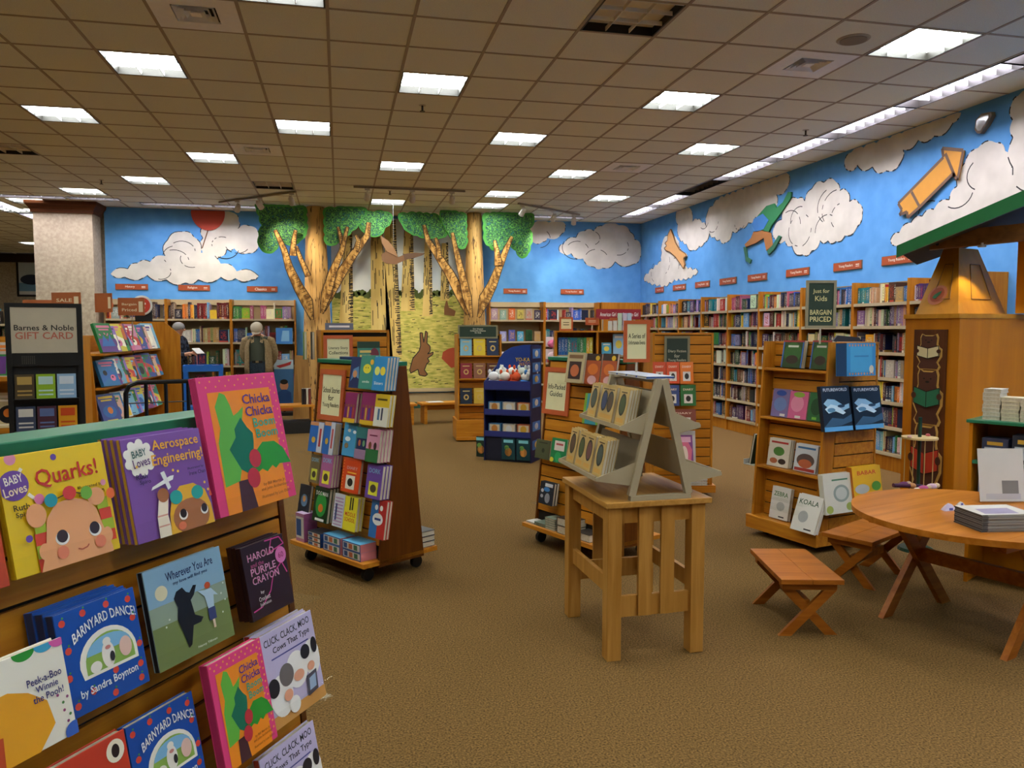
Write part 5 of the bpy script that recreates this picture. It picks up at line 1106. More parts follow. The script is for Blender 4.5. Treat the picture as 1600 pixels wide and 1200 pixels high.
for k, (a, b, c, n) in enumerate(((1040,1062,'#3a4a7a','blue'),(1064,1088,'#2f6a34','green'))): put(DF, a, b, 602, 632, zd2, c, f'{n} diary book in the second row behind the stand', kid(0), .02, off=.1, parts=False)
put(DF, 1050, 1088, 640, 666, zd3, '#8a4a3a', 'dark red diary book in the third row behind the stand', kid(0), .02, off=.1, parts=False)
put(DF, 1065, 1088, 674, 712, zd4, '#c9c4bc', 'white comic book standing behind the purple one', kid(0), .02, off=.06, parts=False)
put(DF, 1058, 1085, 680, 735, zd4, '#7a3a7a', 'purple and pink magazine leaning on the diary gondola', [('p',[(.1,.1),(.8,.05),(.95,.6),(.6,.95),(.3,.8)],'#c9607a'),('e',.5,.45,.2,.25,'#d8c0b0'),('r',.1,.8,.9,.95,'#d8a0b8')], .01, off=.14, lean=.3, parts=False, name='magazine')
for k in range(3): book(DF.M @ Matrix.Translation((.14, -.29, .122+k*.026)) @ LAY, .18, .14, .025, '#c0c4ba', f'pale book in the stack at diary gondola foot, {ORD[k]} from bottom', parts=False, name='flat_book')
# ---------------------------------------------------------------- low wooden shelf gondola further back (blue-green sets)
gt = thing('shelf_gondola', 'wooden shelf gondola with blue and yellow sets, mid distance', 'display fixture', (2.98, 8.7, 0), radians(-12))
gW, gH = 1.05, 1.53
MB().box(-gW/2, gW/2, -.015, .015, .1, gH, WOODV()).build('centre_panel', gt)
for x in (-gW/2, -.05, gW/2): MB().box(x-.012, x+.012, -.28, -.016, .1, gH-.0, WOODV()).build('side_panel', gt)
for x0 in (-gW/2+.012, -.038):
    for z in (.3, .62, .95, 1.27): MB().box(x0, x0+gW/2-.024-.04, -.27, -.016, z-.02, z, C('#a5936e', .5)).build('shelf', gt)
MB().box(-gW/2-.03, gW/2+.03, -.32, .3, .04, .098, WOOD()).build('base', gt); MB().box(-gW/2-.012, gW/2+.012, -.285, .016, gH+.0005, gH+.02, WOOD()).build('top_board', gt)
GM = Matrix.Translation((2.98, 8.7, 0)) @ Matrix.Rotation(radians(-12), 4, 'Z')
x = -gW/2+.03
for k in range(11): spine(GM, x+.018, -.22, 1.271, .034, .15, .2, 'from left on the top shelf of mid-distance gondola', k, pal=(('blue','#2c5fa0'),('teal','#1f7480'),('green','#3f8a5c'),('yellow','#d8b62e'))[min(3, k//3)], own=True); x += .036
for z in (.951, .621, .301):
    fill_row(GM, -gW/2+.03, -.09, z, -.22, f"from left, gondola shelf {round(z*100)} cm up, left half", .24, .95); fill_row(GM, -.02, gW/2-.1, z, -.22, f"from left, gondola shelf {round(z*100)} cm up, right half", .24, .95)
for k, (x, w, h, c, n) in enumerate(((.06,.11,.14,'#4a9ab8','turquoise'),(.2,.13,.24,'#8ab0cc','pale blue'),(.36,.1,.12,'#5a4a5a','dark mauve'))):
    book(GM @ Matrix.Translation((x, -.2, 1.271)) @ Matrix.Rotation(-.08, 4, 'X'), w, h, .03, c, f'{n} book face-out on the mid-distance gondola', [('e',.5,.5,.28,.2,'#d8c04a'),('r',.15,.8,.85,.9,'#e0dccc')], parts=False)
frame_sign(GM @ Matrix.Translation((-.4, -.15, gH+.021)), .155, .155, [], 'small cream sign on the mid-distance gondola', th=.6)
for k in range(5): book(GM @ Matrix.Translation((.09+k*.055, -.12, gH+.021)) @ Matrix.Rotation(radians(84), 4, 'Z'), .17, .2 if k > 1 else .11, .045, ('#c9ccc4','#c4c8c4','#b8ccb4','#c0b8cc','#a8bccc')[k], f'pale boxed book standing on the mid-distance gondola, {ORD[k]} from left', parts=False, name='boxed_book')
rs = [C('#a8552c', .5)]
for k, (x, y, lab) in enumerate(((915,508,'left'),(953,508,'middle'),(1000,511,'right'))):
    p_ = CAM+ray(x+10, y)*9.0
    frame_sign(Matrix.Translation((p_.x, p_.y, p_.z)) @ Matrix.Rotation(radians(-12), 4, 'Z'), .155, .085, [], f'small rust-coloured shelf sign, {lab} of three beyond the small table', rs[0], rs[0], C('#e0cfae'), fr=.04, th=.65, pole=max(.01, p_.z-1.552))
am = thing('banner', 'long dark red banner with white star lettering near corner', 'banner', tuple(at_y(966, 500, 13.2)), 0)
MB().box(-.42, .42, -.02, .0, 0, .185, C('#8a1a26', .5)).build('board', am); MB().text('American Girl', -.2, .09, .3, .07, -.0205, C('#e0d8d0')).text('American Girl', .22, .09, .3, .07, -.0205, C('#e0d8d0')).build('lettering', am)
for x_ in (-.3, .3): MB().cyl((x_,-.01,-1.75), (x_,-.01,0), .015, .015, BEIGE(), 10).build('post', am)
am.location.z = 1.75
# pink plush items hanging behind the blue display
for k, (x, y, c, n) in enumerate(((862, 537, '#d86a90', 'upper'), (862, 556, '#d8b8bc', 'lower'))):
    p_ = CAM+ray(x, y)*10.2
    t = thing('plush_pack', f'pink packaged toy hanging in a column, {n} one', 'toy', p_)
    MB().box(-.08, .08, -.0, .01, -.04, .09, C('#e0d4d0', .5)).build('card', t); MB().ell((0, -.05, 0), (.07, .05, .055), C(c, .8)).ell((.03, -.08, .03), (.04, .035, .035), C(c, .8)).build('plush', t, smooth=True)
    if k == 0: MB().cyl((0, .02, -p_.z), (0, .02, .1), .01, .01, BLK, 8).build('rack_post', t)
    else: MB().beam((0, .005, .09), (0, .005, .13), .01, .004, BLK).build('hook', t)
# ---------------------------------------------------------------- blue cardboard toy display
YT = thing('toy_display', 'dark blue cardboard toy display with arched header', 'toy display', (2.02, 9.06, 0), radians(-34))
NB = C('#151c4c', .45); LB = C('#3a7ac8', .45); DB = C('#0c0f24', .6)
hw = .30; dp = .36
MB().box(hw-.012, hw, -dp/2, dp/2, 0, 1.38, NB).build('side_panel', YT)
MB().prism([(-dp/2, 0), (dp/2, 0), (dp/2, 1.12), (0, 1.02), (-dp/2, .94)], -hw, -hw+.012, NB, lambda a, b, c: (b, a, c)).build('side_panel', YT)
ar_ = [(-hw+.012, .0), (hw-.012, 0), (hw-.012, 1.38), (.08, 1.38), (-.08, 1.35), (-.18, 1.29), (-.25, 1.2), (-hw+.012, 1.08)]
MB().prism(ar_, dp/2-.014, dp/2-.002, C('#1c3a86', .45)).build('header', YT)
mb = MB(); mb.text('YO-KAI', .07, 1.2, .2, .05, dp/2-.0155, C('#d8b02a')).text('WATCH', .1, 1.145, .17, .045, dp/2-.0155, C('#c98a22')).build('lettering', YT)
for z, l in ((.30, .06), (.56, .06), (.86, .1)):
    s_ = MB().box(-hw+.012, hw-.012, -dp/2+.002, dp/2-.015, z-.012, z, NB).build('tray', YT)
    MB().box(-hw+.012, hw-.012, -dp/2+.002, -dp/2+.012, z, z+l, C('#27306e', .45)).build('tray_front', s_)
MB().box(-hw+.012, hw-.012, -dp/2+.02, -dp/2+.03, 0, .28, DB).build('front_panel', YT)
for k, z in enumerate((1.28, 1.12, .98, .7, .42, .2)):
    mb = MB(); mb.box(hw, hw+.004, -.13, .13, z-.055, z+.055, LB); mb.ell((hw+.004, 0, z), (.006, .06, .04), C(('#d8d0b8', '#cfd8dc', '#d8b85a')[k % 3], .5), 12, 6); mb.build('side_print', YT)
mbx = C('#c4bba8')
YM_ = Matrix.Translation((2.02, 9.06, 0)) @ Matrix.Rotation(radians(-34), 4, 'Z')
toyc = ['#d2d4d6', '#c8502a', '#d0522a', '#3a7ac0', '#d2d6d0', '#cf4a24', '#c4cfc4', '#d0d2d4']
for k, c in enumerate(toyc):
    x = -.21+(k % 4)*.135+(.05 if k > 3 else 0); y = -.1+(.12 if k > 3 else 0); z = .862+.075+(.05 if k > 3 else 0)
    t = thing('plush_toy', f'small {("white","orange","red","blue","pale grey","scarlet","pale green","silver")[k]} plush toy heaped on the blue display top tray', 'plush toy', YM_ @ Vector((x, y, z-.074)), .4*k)
    MB().ell((0, 0, .06), (.075, .066, .06), C(c, .9), 12, 8).build('body', t, smooth=True)
    MB().ell((0, -.02, .145), (.066, .06, .056), C('#d8d4cc' if k % 2 else c, .9), 12, 8).build('head', t, smooth=True)
    for s_ in (-1, 1): MB().ell((s_*.045, -.01, .2), (.02, .014, .03), C(c, .9), 8, 6).build('ear', t, smooth=True)
for r, z in enumerate((.561, .301)):
    for k in range(3):
        t = thing('boxed_toy', f'boxed toy on the {("upper", "lower")[r]} tray of the blue display, {ORD[k]} from left', 'boxed toy', YM_ @ Vector((-.19+k*.185, -.07, z)), radians(-34))
        MB().box(-.08, .08, -.04, .04, 0, .14, C(('#4a86b8', '#b8b4ac', '#c06a3a')[k], .4)).build('box', t)
        MB().flat([(-.065, .05), (.065, .05), (.065, .13), (-.065, .13)], -.0405, C('#d8c8a8')).flat(circ(0, .08, .04, .045, 14), -.041, C(('#c9843a', '#d8d8d4', '#d0a030')[k])).build('label', t)
for k in range(4):
    t = thing('blister_pack', f'toy blister pack hanging at the foot of the blue display, {ORD[k]} from left', 'toy pack', YM_ @ Vector((-.36+k*.19, -dp/2-.005-(.0 if k > 1 else -.06), .03)), radians(-34))
    MB().box(-.085 if k > 1 else -.06, .085 if k > 1 else .06, -.008, 0, 0, .25, C('#123a40' if k > 1 else '#163028', .4)).build('card', t)
    MB().flat([(-.06, .2), (.06, .2), (.06, .235), (-.06, .235)], -.0085, C('#7ac0c8')).flat(circ(.0, .09, .045, .05, 14), -.0088, C('#c9843a')).flat(circ(-.02, .14, .03, .03, 12), -.0088, C('#6a9a4a')).build('print', t)
    MB().box(-.05, .05, -.03, -.0088, .03, .15, clear()).build('blister', t)
# ================================================================ SMALL TABLE WITH METAL BOOK STAND
tt = thing('side_table', 'small square maple table with slatted sides, centre', 'table', (1.44, 3.69, 0), radians(1.5))
PM = wood('light_maple', '#a06e2a', '#bb8840', .9, .4, 2); PT = wood('light_maple_top', '#a3722e', '#bf8e46', .9, .38, 1)
lx, ly, lw = .212, .29, .07
MB().box(-.262, .275, -.34, .33, .73, .758, PT).build('table_top', tt, bevel=.004)
for sx in (-1, 1):
    for sy in (-1, 1): MB().box(sx*lx-lw/2, sx*lx+lw/2, sy*ly-lw/2, sy*ly+lw/2, 0, .729, PM).build('leg', tt, bevel=.003)
for sy in (-1, 1):
    MB().box(-lx+lw/2, lx-lw/2, sy*ly-.012, sy*ly+.012, .65, .729, PM).build('apron', tt); MB().box(-lx+lw/2, lx-lw/2, sy*ly-.011, sy*ly+.011, .2, .3, PM).build('stretcher', tt)
    for x in (-.055, .058): MB().box(x-.034, x+.034, sy*(ly+.013), sy*(ly+.028), .205, .729, PM).build('slat', tt)
for sx in (-1, 1):
    MB().box(sx*lx-.012, sx*lx+.012, -ly+lw/2, ly-lw/2, .65, .729, PM).build('apron', tt); MB().box(sx*lx-.011, sx*lx+.011, -ly+lw/2, ly-lw/2, .3, .38, PM).build('stretcher', tt)
# beige metal A stand
TZ = .759
s0 = Vector((1.455, 3.66, TZ)); ms = thing('book_stand', 'beige metal A-shaped book stand on the small table', 'book stand', s0, radians(1.5))
BM = C('#a89a7c', .4); hy = .285; ax = .145; AH = .565
for sy in (-1, 1):
    ef = MB().box(-ax-.008, ax+.008, sy*hy-.016, sy*hy+.016, 0, .022, BM)
    for sx in (-1, 1): ef.beam((sx*ax, sy*hy, .022), (sx*.012, sy*hy, AH), .034, .03, BM, up=(0, 1, 0))
    ef.build('end_frame', ms)
xs = lambda z: ax-(ax-.012)*(z/AH)       # slope line
for sx in (-1, 1):
    for z, d in ((.10, .20), (.335, .14)):
        bx_ = xs(z)
        sh = MB().box(sx*bx_, sx*(bx_+d), -hy+.01, hy-.01, z-.003, z+.003, BM).box(sx*(bx_+d-.004), sx*(bx_+d), -hy+.01, hy-.01, z+.003, z+.018, BM).build('shelf', ms)
        MB().hexa([(sx*xs(z+.003), -hy+.012, z+.003), (sx*(xs(z)+.0), hy-.012, z+.003), (sx*(xs(z)-.006), hy-.012, z+.003), (sx*(xs(z)-.006), -hy+.012, z+.003),
                   (sx*xs(z+.17), -hy+.012, z+.17), (sx*xs(z+.17), hy-.012, z+.17), (sx*(xs(z+.17)-.006), hy-.012, z+.17), (sx*(xs(z+.17)-.006), -hy+.012, z+.17)], BM).build('back_plate', sh)
        for sy in (-1, 1):
            y0 = sy*(hy-.004)
            MB().prism([(sx*bx_, z-.035), (sx*(bx_+d), z-.002), (sx*(bx_+d), z+.012), (sx*xs(z+.085), z+.085)], y0-.003, y0+.003, BM).build('bracket', sh)
MB().box(-.014, .014, -hy+.01, hy-.01, AH-.02, AH, BM).build('ridge', ms)
MS = Matrix.Translation(s0) @ Matrix.Rotation(radians(1.5), 4, 'Z')
cov = lambda c: [('r',.06,.05,.94,.95,'#c0a468'),('e',.5,.56,.34,.3,'#2c3432'),('e',.5,.56,.26,.24,c),('r',.15,.08,.85,.2,'#c99a4a'),('r',.2,.88,.8,.91,'#4a3a22')]
edg = ['#4a5a52', '#3a4a6a', '#5a4a3a', '#4a5a3a', '#6a4a4a']
nb = 0
for sx, fl_ in ((-1, -pi/2), (1, pi/2)):
    for r, (z, d) in enumerate(((.335, .14), (.10, .20))):
        ys = (.2, .05, -.03, -.19) if r == 0 else (.2, .06, -.05, -.2)
        for g, y in enumerate(ys):
            n = (3, 2, 4, 4)[g] if r == 0 else (3, 2, 3, 4)[g]
            if sx > 0: n = 0
            for k in range(n):
                # covers face outwards (left/right); copies stack inwards toward the slope
                off = xs(z)+d-.03-.019*k-.02
                lean = .2
                M_ = MS @ Matrix.Translation((sx*(off-.018*0), y+(.012*k if sx < 0 else 0), z+.004)) @ Matrix.Rotation(fl_, 4, 'Z') @ Matrix.Rotation(-lean, 4, 'X')
                side = 'left' if sx < 0 else 'right'; row = 'upper' if r == 0 else 'lower'
                book(M_, .118, .178, .0175, '#b89a5c', f'cream novel on the {row} {side} stand shelf, {ORD[g]} group from the back, {ORD[k]} copy', cov(edg[(g+r*2) % 5]) if k == 0 else None, 'novel', parts=(k == 0 and sx < 0), group='cream novels on the beige metal stand')
for k in range(4):
    book(MS @ Matrix.Translation((.0, .16-.125*k, AH+.001)) @ Matrix.Rotation(pi/2, 4, 'Z') @ Matrix.Translation((0, -.07, 0)) @ LAY, .12, .14, .012, '#b8bcc8', f'pale paperback lying on the stand ridge, {ORD[k]} from the back', parts=False, name='flat_book', spine_c='#2a4a8a')
zp = at_y(994, 566, 3.78)
frame_sign(Matrix.Translation((zp.x, 3.78, zp.z)) @ Matrix.Rotation(radians(-8), 4, 'Z'), .137, .215, ['A Series of', 'Unfortunate Events'], 'cream sign in terracotta frame standing above the metal stand', fr=.13, th=.66, pole=zp.z-(TZ+AH+.002))
# ================================================================ STOOLS AND ROUND TABLE
def stool(label, loc, rot):
    t = thing('stool', label, 'stool', loc, rot, 'small X-legged pine stools'); P = PINE(); W, L, H = .315, .56, .305
    for k in range(2): MB().box(-W/2+k*W/2+.0008, -W/2+(k+1)*W/2-.0008, -L/2, L/2, H-.025, H, P).build('seat_plank', t, bevel=.002)
    for s_ in (-1, 1):
        y = s_*(L/2-.06)
        MB().box(-W/2+.02, W/2-.02, y-.02, y+.02, H-.065, H-.0255, P).build('cleat', t)
        for k, q in enumerate((-1, 1)):
            yy = y+s_*(.0105 if k else -.0105)
            a, b = (q*.105, H-.0655), (-q*.12, 0)
            w = .032
            MB().prism([(a[0]-w, a[1]), (a[0]+w, a[1]), (b[0]+w, 0), (b[0]-w, 0)], yy-.01, yy+.01, P).build('leg', t)
    MB().beam((0, -L/2+.08, .15), (0, L/2-.08, .15), .03, .05, P).build('stretcher', t)
stool('small X-legged pine stool standing clear, nearest the viewer', (2.365, 3.665, 0), radians(-14))
stool('small X-legged pine stool half under the round table', (3.22, 4.20, 0), radians(-62))
rc = Vector((3.215, 3.35, 0)); RTB = thing('round_table', 'round low pine table with X legs at right', 'table', rc, radians(18.3)); P = PINE(); RH = .612
tp = wood('worn_pine_top', '#96560f', '#b87428', .55, .35, 0)
for k in range(5):
    y0, y1 = -.6+.24*k+.0006, -.6+.24*(k+1)-.0006; n = 10; pts = []
    for i in range(n+1): y = y0+(y1-y0)*i/n; pts.append((sqrt(max(.0004, .36-y*y)), y))
    pl = pts+[(-x, y) for x, y in reversed(pts)]
    MB().prism(pl, RH-.03, RH, tp, lambda a, b, c: (a, c, b)).build('top_plank', RTB)
# feet axis = local x; stretcher axis = local y
for s_ in (-1, 1):
    y = s_*.315
    MB().box(-.4, .4, y-.03, y+.03, RH-.075, RH-.0305, P).build('cleat', RTB)
    for k, q in enumerate((-1, 1)):
        yy = y+(.016 if k else -.016); w = .042
        a, b = q*.2, -q*.25
        MB().prism([(a-w, RH-.0755), (a+w, RH-.0755), (b+w, 0), (b-w, 0)], yy-.0155, yy+.0155, P).build('leg', RTB)
MB().box(-.018, .018, -.283, .283, .285, .355, P).build('stretcher', RTB)
# things on the round table
zz = RH+.0005
mA, mB, mC = at_z(1506, 820, zz), at_z(1533, 831, zz), at_z(1506, 822, zz)
mrot = radians(4); m0 = at_z(1534, 832, zz)
MGM = Matrix.Translation(m0) @ Matrix.Rotation(radians(-8), 4, 'Z')
for k in range(12):
    w, d, h = .27, .20, .0066
    mg = MB().box(0, w, 0, d, 0, h, C('#8d8a80', .5) if k % 2 else C('#77756e', .5)).box(-.0006, .03, .0, d, 0.0008, h-.0008, C('#3a3a3e', .5))
    if k == 11: mg.add([(.0, 0, h+.0004), (w, 0, h+.0004), (w, d, h+.0004), (0, d, h+.0004)], [(0,1,2,3)], C('#c4c0b4', .3)); mg.add([(.03, .02, h+.0008), (.2, .02, h+.0008), (.22, .13, h+.0008), (.05, .12, h+.0008)], [(0,1,2,3)], C('#8a7f9a', .3))
    o = mg.build('magazine'); o.matrix_world = MGM @ Matrix.Translation((.002*sin(k*2.1), .002*cos(k*1.7), k*.0068)); tag(o, f'magazine in the stack on the round table, {ORD[k]} from bottom', 'magazine', 'stacked magazines on the round table')
hp_ = at_z(1538, 778, RH)
t = thing('sign_holder', 'clear acrylic sign holder with white card behind the magazines', 'sign holder', (3.52, 3.50, zz), radians(-12))
MB().box(-.13, .13, -.05, .07, 0, .003, ACR).build('foot', t)
def leanb(x0, x1, z0, z1, y0, y1, m, nm):
    MB().hexa([(x0, y0+z0*.16, z0), (x1, y0+z0*.16, z0), (x1, y1+z0*.16, z0), (x0, y1+z0*.16, z0), (x0, y0+z1*.16, z1), (x1, y0+z1*.16, z1), (x1, y1+z1*.16, z1), (x0, y1+z1*.16, z1)], m).build(nm, t)
leanb(-.13, .13, .004, .30, -.003, -.001, ACR, 'front_pane'); leanb(-.13, .13, .004, .30, .0025, .0045, ACR, 'back_pane')
leanb(-.125, .125, .008, .292, -.0005, .002, C('#c9c5bd', .6), 'card')
leanb(.0, .09, .05, .12, -.0012, -.0008, C('#7a7872', .5), 'bucket_print'); leanb(-.09, .1, .02, .05, -.0012, -.0008, C('#b5b2b4', .5), 'paper_print')
for k, (x, y, s_, c) in enumerate(((1481, 797, 1, '#b9b0c0'), (1500, 790, .6, '#cfcac8'))):
    p_ = at_z(x, y, zz)
    o = MB().hexa([(-.035, -.02, 0), (.04, -.022, 0), (.03, .02, 0), (-.03, .018, 0), (-.012, -.008, .035*s_), (.02, -.006, .03*s_), (.01, .01, .035*s_), (-.015, .006, .025*s_)], C(c, .6)).box(-.01, .012, -.0225, -.021, .004, .016, C('#5a5a9a')).build('crumpled_paper', loc=p_); o.scale = (s_, s_, 1)
    tag(o, f"{'larger' if k == 0 else 'smaller'} crumpled scrap of paper on the round table", 'paper')
# ================================================================ BEAR TOWER (story corner) AND GREEN ROOF
OAK = wood('story_corner_oak', '#ae690a', '#c27a10', .3, .45, 2)
OAKL = wood('story_corner_oak_light', '#b87c1a', '#cc9028', .3, .45, 2)
p0 = CAM+ray(1496, 600)*5.9; p0.z = 0                 # near corner
pl_ = CAM+ray(1412, 600)*6.35; pl_.z = 0               # left end of bear face
pr_ = CAM+ray(1640, 600)*6.35; pr_.z = 0               # right end of the right face
e1 = (p0-pl_).normalized(); Lf = (p0-pl_).length
tw = thing('story_tower', 'oak corner tower with carved bear panel', 'pillar', p0)
o_ = pl_-p0; r_ = pr_-p0; bk_ = o_+r_*1.0
ZT = 1.645
poly = [(0, 0), (r_.x, r_.y), (r_.x+o_.x*.9, r_.y+o_.y*.9), (o_.x, o_.y)]
def pr3(pts, z0, z1, m, grow=0):
    cx = sum(p[0] for p in pts)/len(pts); cy = sum(p[1] for p in pts)/len(pts)
    q = [(x+(x-cx)*grow, y+(y-cy)*grow) for x, y in pts]; n = len(q); mb = MB()
    mb.add([(x, y, z0) for x, y in q]+[(x, y, z1) for x, y in q], [tuple(range(n-1,-1,-1)), tuple(range(n, 2*n))]+[(i, (i+1) % n, n+(i+1) % n, n+i) for i in range(n)], m); return mb
pr3(poly, 0, ZT, OAK).build('body', tw); pr3(poly, ZT+.0005, ZT+.035, OAKL, .03).build('ledge', tw)
# tapered hood above the ledge
def px_on(x, y, dep): q = CAM+ray(x, y)*dep; return q-p0
zb_, zt_ = ZT+.0355, 2.22
bl, bc, brr = px_on(1430, 500, 6.30), px_on(1497, 500, 6.0), px_on(1571, 500, 6.28)
tl, tc_, tr = px_on(1474, 395, 6.42), px_on(1498, 395, 6.3), px_on(1528, 395, 6.42)
bb_ = bl+(brr-bc); tb_ = tl+(tr-tc_)
MB().add if 0 else None
hood = MB(); hood.add([(bl.x, bl.y, zb_), (bc.x, bc.y, zb_), (brr.x, brr.y, zb_), (bb_.x, bb_.y, zb_), (tl.x, tl.y, zt_), (tc_.x, tc_.y, zt_), (tr.x, tr.y, zt_), (tb_.x, tb_.y, zt_)],
   [(0,3,2,1),(4,5,6,7),(0,1,5,4),(1,2,6,5),(2,3,7,6),(3,0,4,7)], OAKL); hood.build('hood', tw)
def on_hood(A, B, Cc, D, u, v): return (A.lerp(B, u)).lerp(D.lerp(Cc, u), v)
def z3(v, z): return Vector((v.x, v.y, z))
HL = (z3(bl, zb_), z3(bc, zb_), z3(tc_, zt_), z3(tl, zt_)); HR = (z3(bc, zb_), z3(brr, zb_), z3(tr, zt_), z3(tc_, zt_))
for Q in (HL, HR):
    nrm = (Q[1]-Q[0]).cross(Q[3]-Q[0]).normalized()
    P4 = [on_hood(*Q, u, v)+nrm*.004 for u, v in ((.3, .22), (.78, .22), (.78, .75), (.42, .75))]
    mb = MB()
    for i in range(4): mb.beam(P4[i], P4[(i+1) % 4], .005, .006, C('#8a622a', .6), up=nrm)
    mb.build('hood_moulding', tw)
nrm = (HL[1]-HL[0]).cross(HL[3]-HL[0]).normalized(); cc = on_hood(*HL, .42, .28)+nrm*.006
u_ = (HL[1]-HL[0]).normalized(); v_ = nrm.cross(u_)
bd_ = MB()
for rr, off, m in ((.075, 0, C('#c0714a', .6)), (.055, .004, C('#a8502e', .6))): bd_.add([cc+nrm*off+u_*(rr*cos(2*pi*i/24))+v_*(rr*1.25*sin(2*pi*i/24)) for i in range(24)], [tuple(range(24))], m)
bd_.add([cc+nrm*.008+u_*a+v_*b for a, b in ((-.03,-.03),(.0,-.04),(.025,0),(.03,.035),(.005,.02),(-.02,.0))], [(0,1,2,3,4,5)], C('#2a6a3a', .6)); bd_.build('round_badge', tw)
# bear panel on the left face
nl = Vector((e1.y, -e1.x, 0))
if nl.dot(CAM-p0) < 0: nl = -nl
frT = lambda x, y, z: tuple(o_*1.0+e1*x+nl*(-y)+Vector((0, 0, z)))
def bpx(x, y):
    q = at_plane(x, y, p0+nl*.02, nl)-p0-o_; return (q.dot(e1), q.z)
BP = [bpx(1425, 515), bpx(1475, 515), bpx(1473, 772), bpx(1421, 775)]
x0 = (BP[0][0]+BP[3][0])/2; x1 = (BP[1][0]+BP[2][0])/2
bp_ = MB().prism([(x0, .18), (x1, .18), (x1, BP[0][1]), (x0, BP[0][1])], -.012, -.001, wood('bear_panel_walnut', '#4a2610', '#633618', .6, .5, 2), frT).build('bear_panel', tw)
def bear(cx, z0, h, bookc, k):
    w = (x1-x0)*(.66, .78, .84)[k]; edge = C('#c9a050', .6); fur = C('#4a2412', .7); ink = C('#1a0e08', .8)
    def S(pts, g): 
        mx = cx; mz = z0+h*.5
        return [(cx+a*w*g, mz+(b-.5)*h*(1+(g-1)*.35)) for a, b in pts]
    out = [(-.38,0),(.4,0),(.46,.08),(.36,.2),(.5,.36),(.5,.58),(.38,.64),(.34,.72),(.36,.9),(.3,1),(.18,.96),(-.18,.96),(-.3,1),(-.36,.9),(-.34,.72),(-.38,.64),(-.5,.58),(-.5,.36),(-.36,.2),(-.46,.08)]
    o = MB().prism(S(out, 1.16), -.02, -.0125, edge, frT).build('bear_outline', bp_)
    MB().prism(S(out, 1.0), -.026, -.0205, fur, frT).build('bear_body', bp_)
    f = lambda a, b: (cx+a*w, z0+b*h)
    m = MB()
    for s_ in (-1, 1): m.prism([f(0, .30), f(s_*.5, .38), f(s_*.5, .68), f(0, .60)], -.034, -.0265, C(bookc, .5), frT)
    m.build('open_book', bp_)
    m = MB(); stroke(m, f(0, .30), f(0, .60), .006, -.0345, ink, frT)
    for a, b, c_, d in ((-.5,.38,0,.30),(0,.30,.5,.38),(-.5,.68,0,.60),(0,.60,.5,.68),(-.5,.38,-.5,.68),(.5,.38,.5,.68)): stroke(m, f(a, b), f(c_, d), .006, -.0345, ink, frT)
    for s_ in (-1, 1): m.prism(circ(f(s_*.5, 0)[0], z0+h*.52, w*.1, h*.06, 12), -.0345, -.034, fur, frT); m.prism(circ(f(s_*.13, 0)[0], z0+h*.84, w*.035, h*.014, 10), -.0268, -.026, ink, frT)
    m.prism(circ(cx, z0+h*.78, w*.08, h*.02, 12), -.0268, -.026, ink, frT); m.build('ink_lines', bp_)
xm = (x0+x1)/2
zA = [bpx(1448, y)[1] for y in (523, 576, 578, 662, 664, 775)]
bear(xm, zA[1], zA[0]-zA[1], '#cfc294', 0); bear(xm, zA[3], zA[2]-zA[3], '#1f6a4a', 1); bear(xm, zA[5], zA[4]-zA[5], '#b8341c', 2)
# roof: green pitched edge on a brown beam
rf = thing('green_roof', 'green pitched roof edge on brown beam over the story corner', 'roof', p0)
GR = C('#1d6a38', .4); UND = C('#1a120c', .8); BEAM = wood('roof_beam', '#6a4216', '#8a5a22', .5, .5)
ra = CAM+ray(1401, 384)*5.75-p0; rb = CAM+ray(1680, 262)*4.9-p0
ddn = Vector((0, 0, -.085)); bkw = Vector((e1.y, -e1.x, 0)); bkw = Vector((.55, .55, 0))
f_ = MB(); f_.hexa([tuple(v) for v in (ra+ddn, rb+ddn*1.3, rb+ddn*1.3+Vector((.04, .05, 0)), ra+ddn+Vector((.04, .05, 0)), ra, rb, rb+Vector((.04, .05, 0)), ra+Vector((.04, .05, 0)))], GR); f_.build('fascia', rf)
dk = MB(); dk.hexa([tuple(v) for v in (ra+Vector((.041, .051, -.03)), rb+Vector((.041, .051, -.03)), rb+bkw*2.9+Vector((0, 0, -.03)), ra+bkw*2.0+Vector((0, 0, -.03)), ra+Vector((.041, .051, -.002)), rb+Vector((.041, .051, -.002)), rb+bkw*2.9, ra+bkw*2.0)], C('#241c14', .8)); dk.build('roof_deck', rf)
b0 = CAM+ray(1452, 378)*6.2-p0; b1 = CAM+ray(1680, 355)*5.75-p0
MB().beam(b0, b1, .09, .13, BEAM).build('beam', rf)
for s_ in (0, 1):
    q = b0.lerp(b1, .05)+Vector((-.03, -.046, .03-.06*s_)); MB().cyl(q, q+Vector((-.004, -.008, 0)), .012, .012, C('#1a1410', .5, metal=.5), 10).build('bolt', rf)
post = CAM+ray(1625, 440)*6.1-p0
MB().box(post.x-.17, post.x+.17, post.y-.03, post.y+.05, ZT+.04, 2.3, OAKL).build('post', rf)
lp_ = bpy.data.lights.new('downlight', 'SPOT'); lp_.energy = 14; lp_.color = (1, .82, .55); lp_.spot_size = radians(80); lp_.spot_blend = .5; lp_.shadow_soft_size = .02
lq = CAM+ray(1534, 386)*6.02-p0
dn = MB().cyl(lq+Vector((0, 0, .0)), lq+Vector((0, 0, .03)), .03, .03, C('#c0b8a0', .4), 14).build('downlight_can', rf); lo = bpy.data.objects.new('downlight_beam', lp_); COL.objects.link(lo); lo.parent = rf; lo.location = lq-Vector((0, 0, .01))
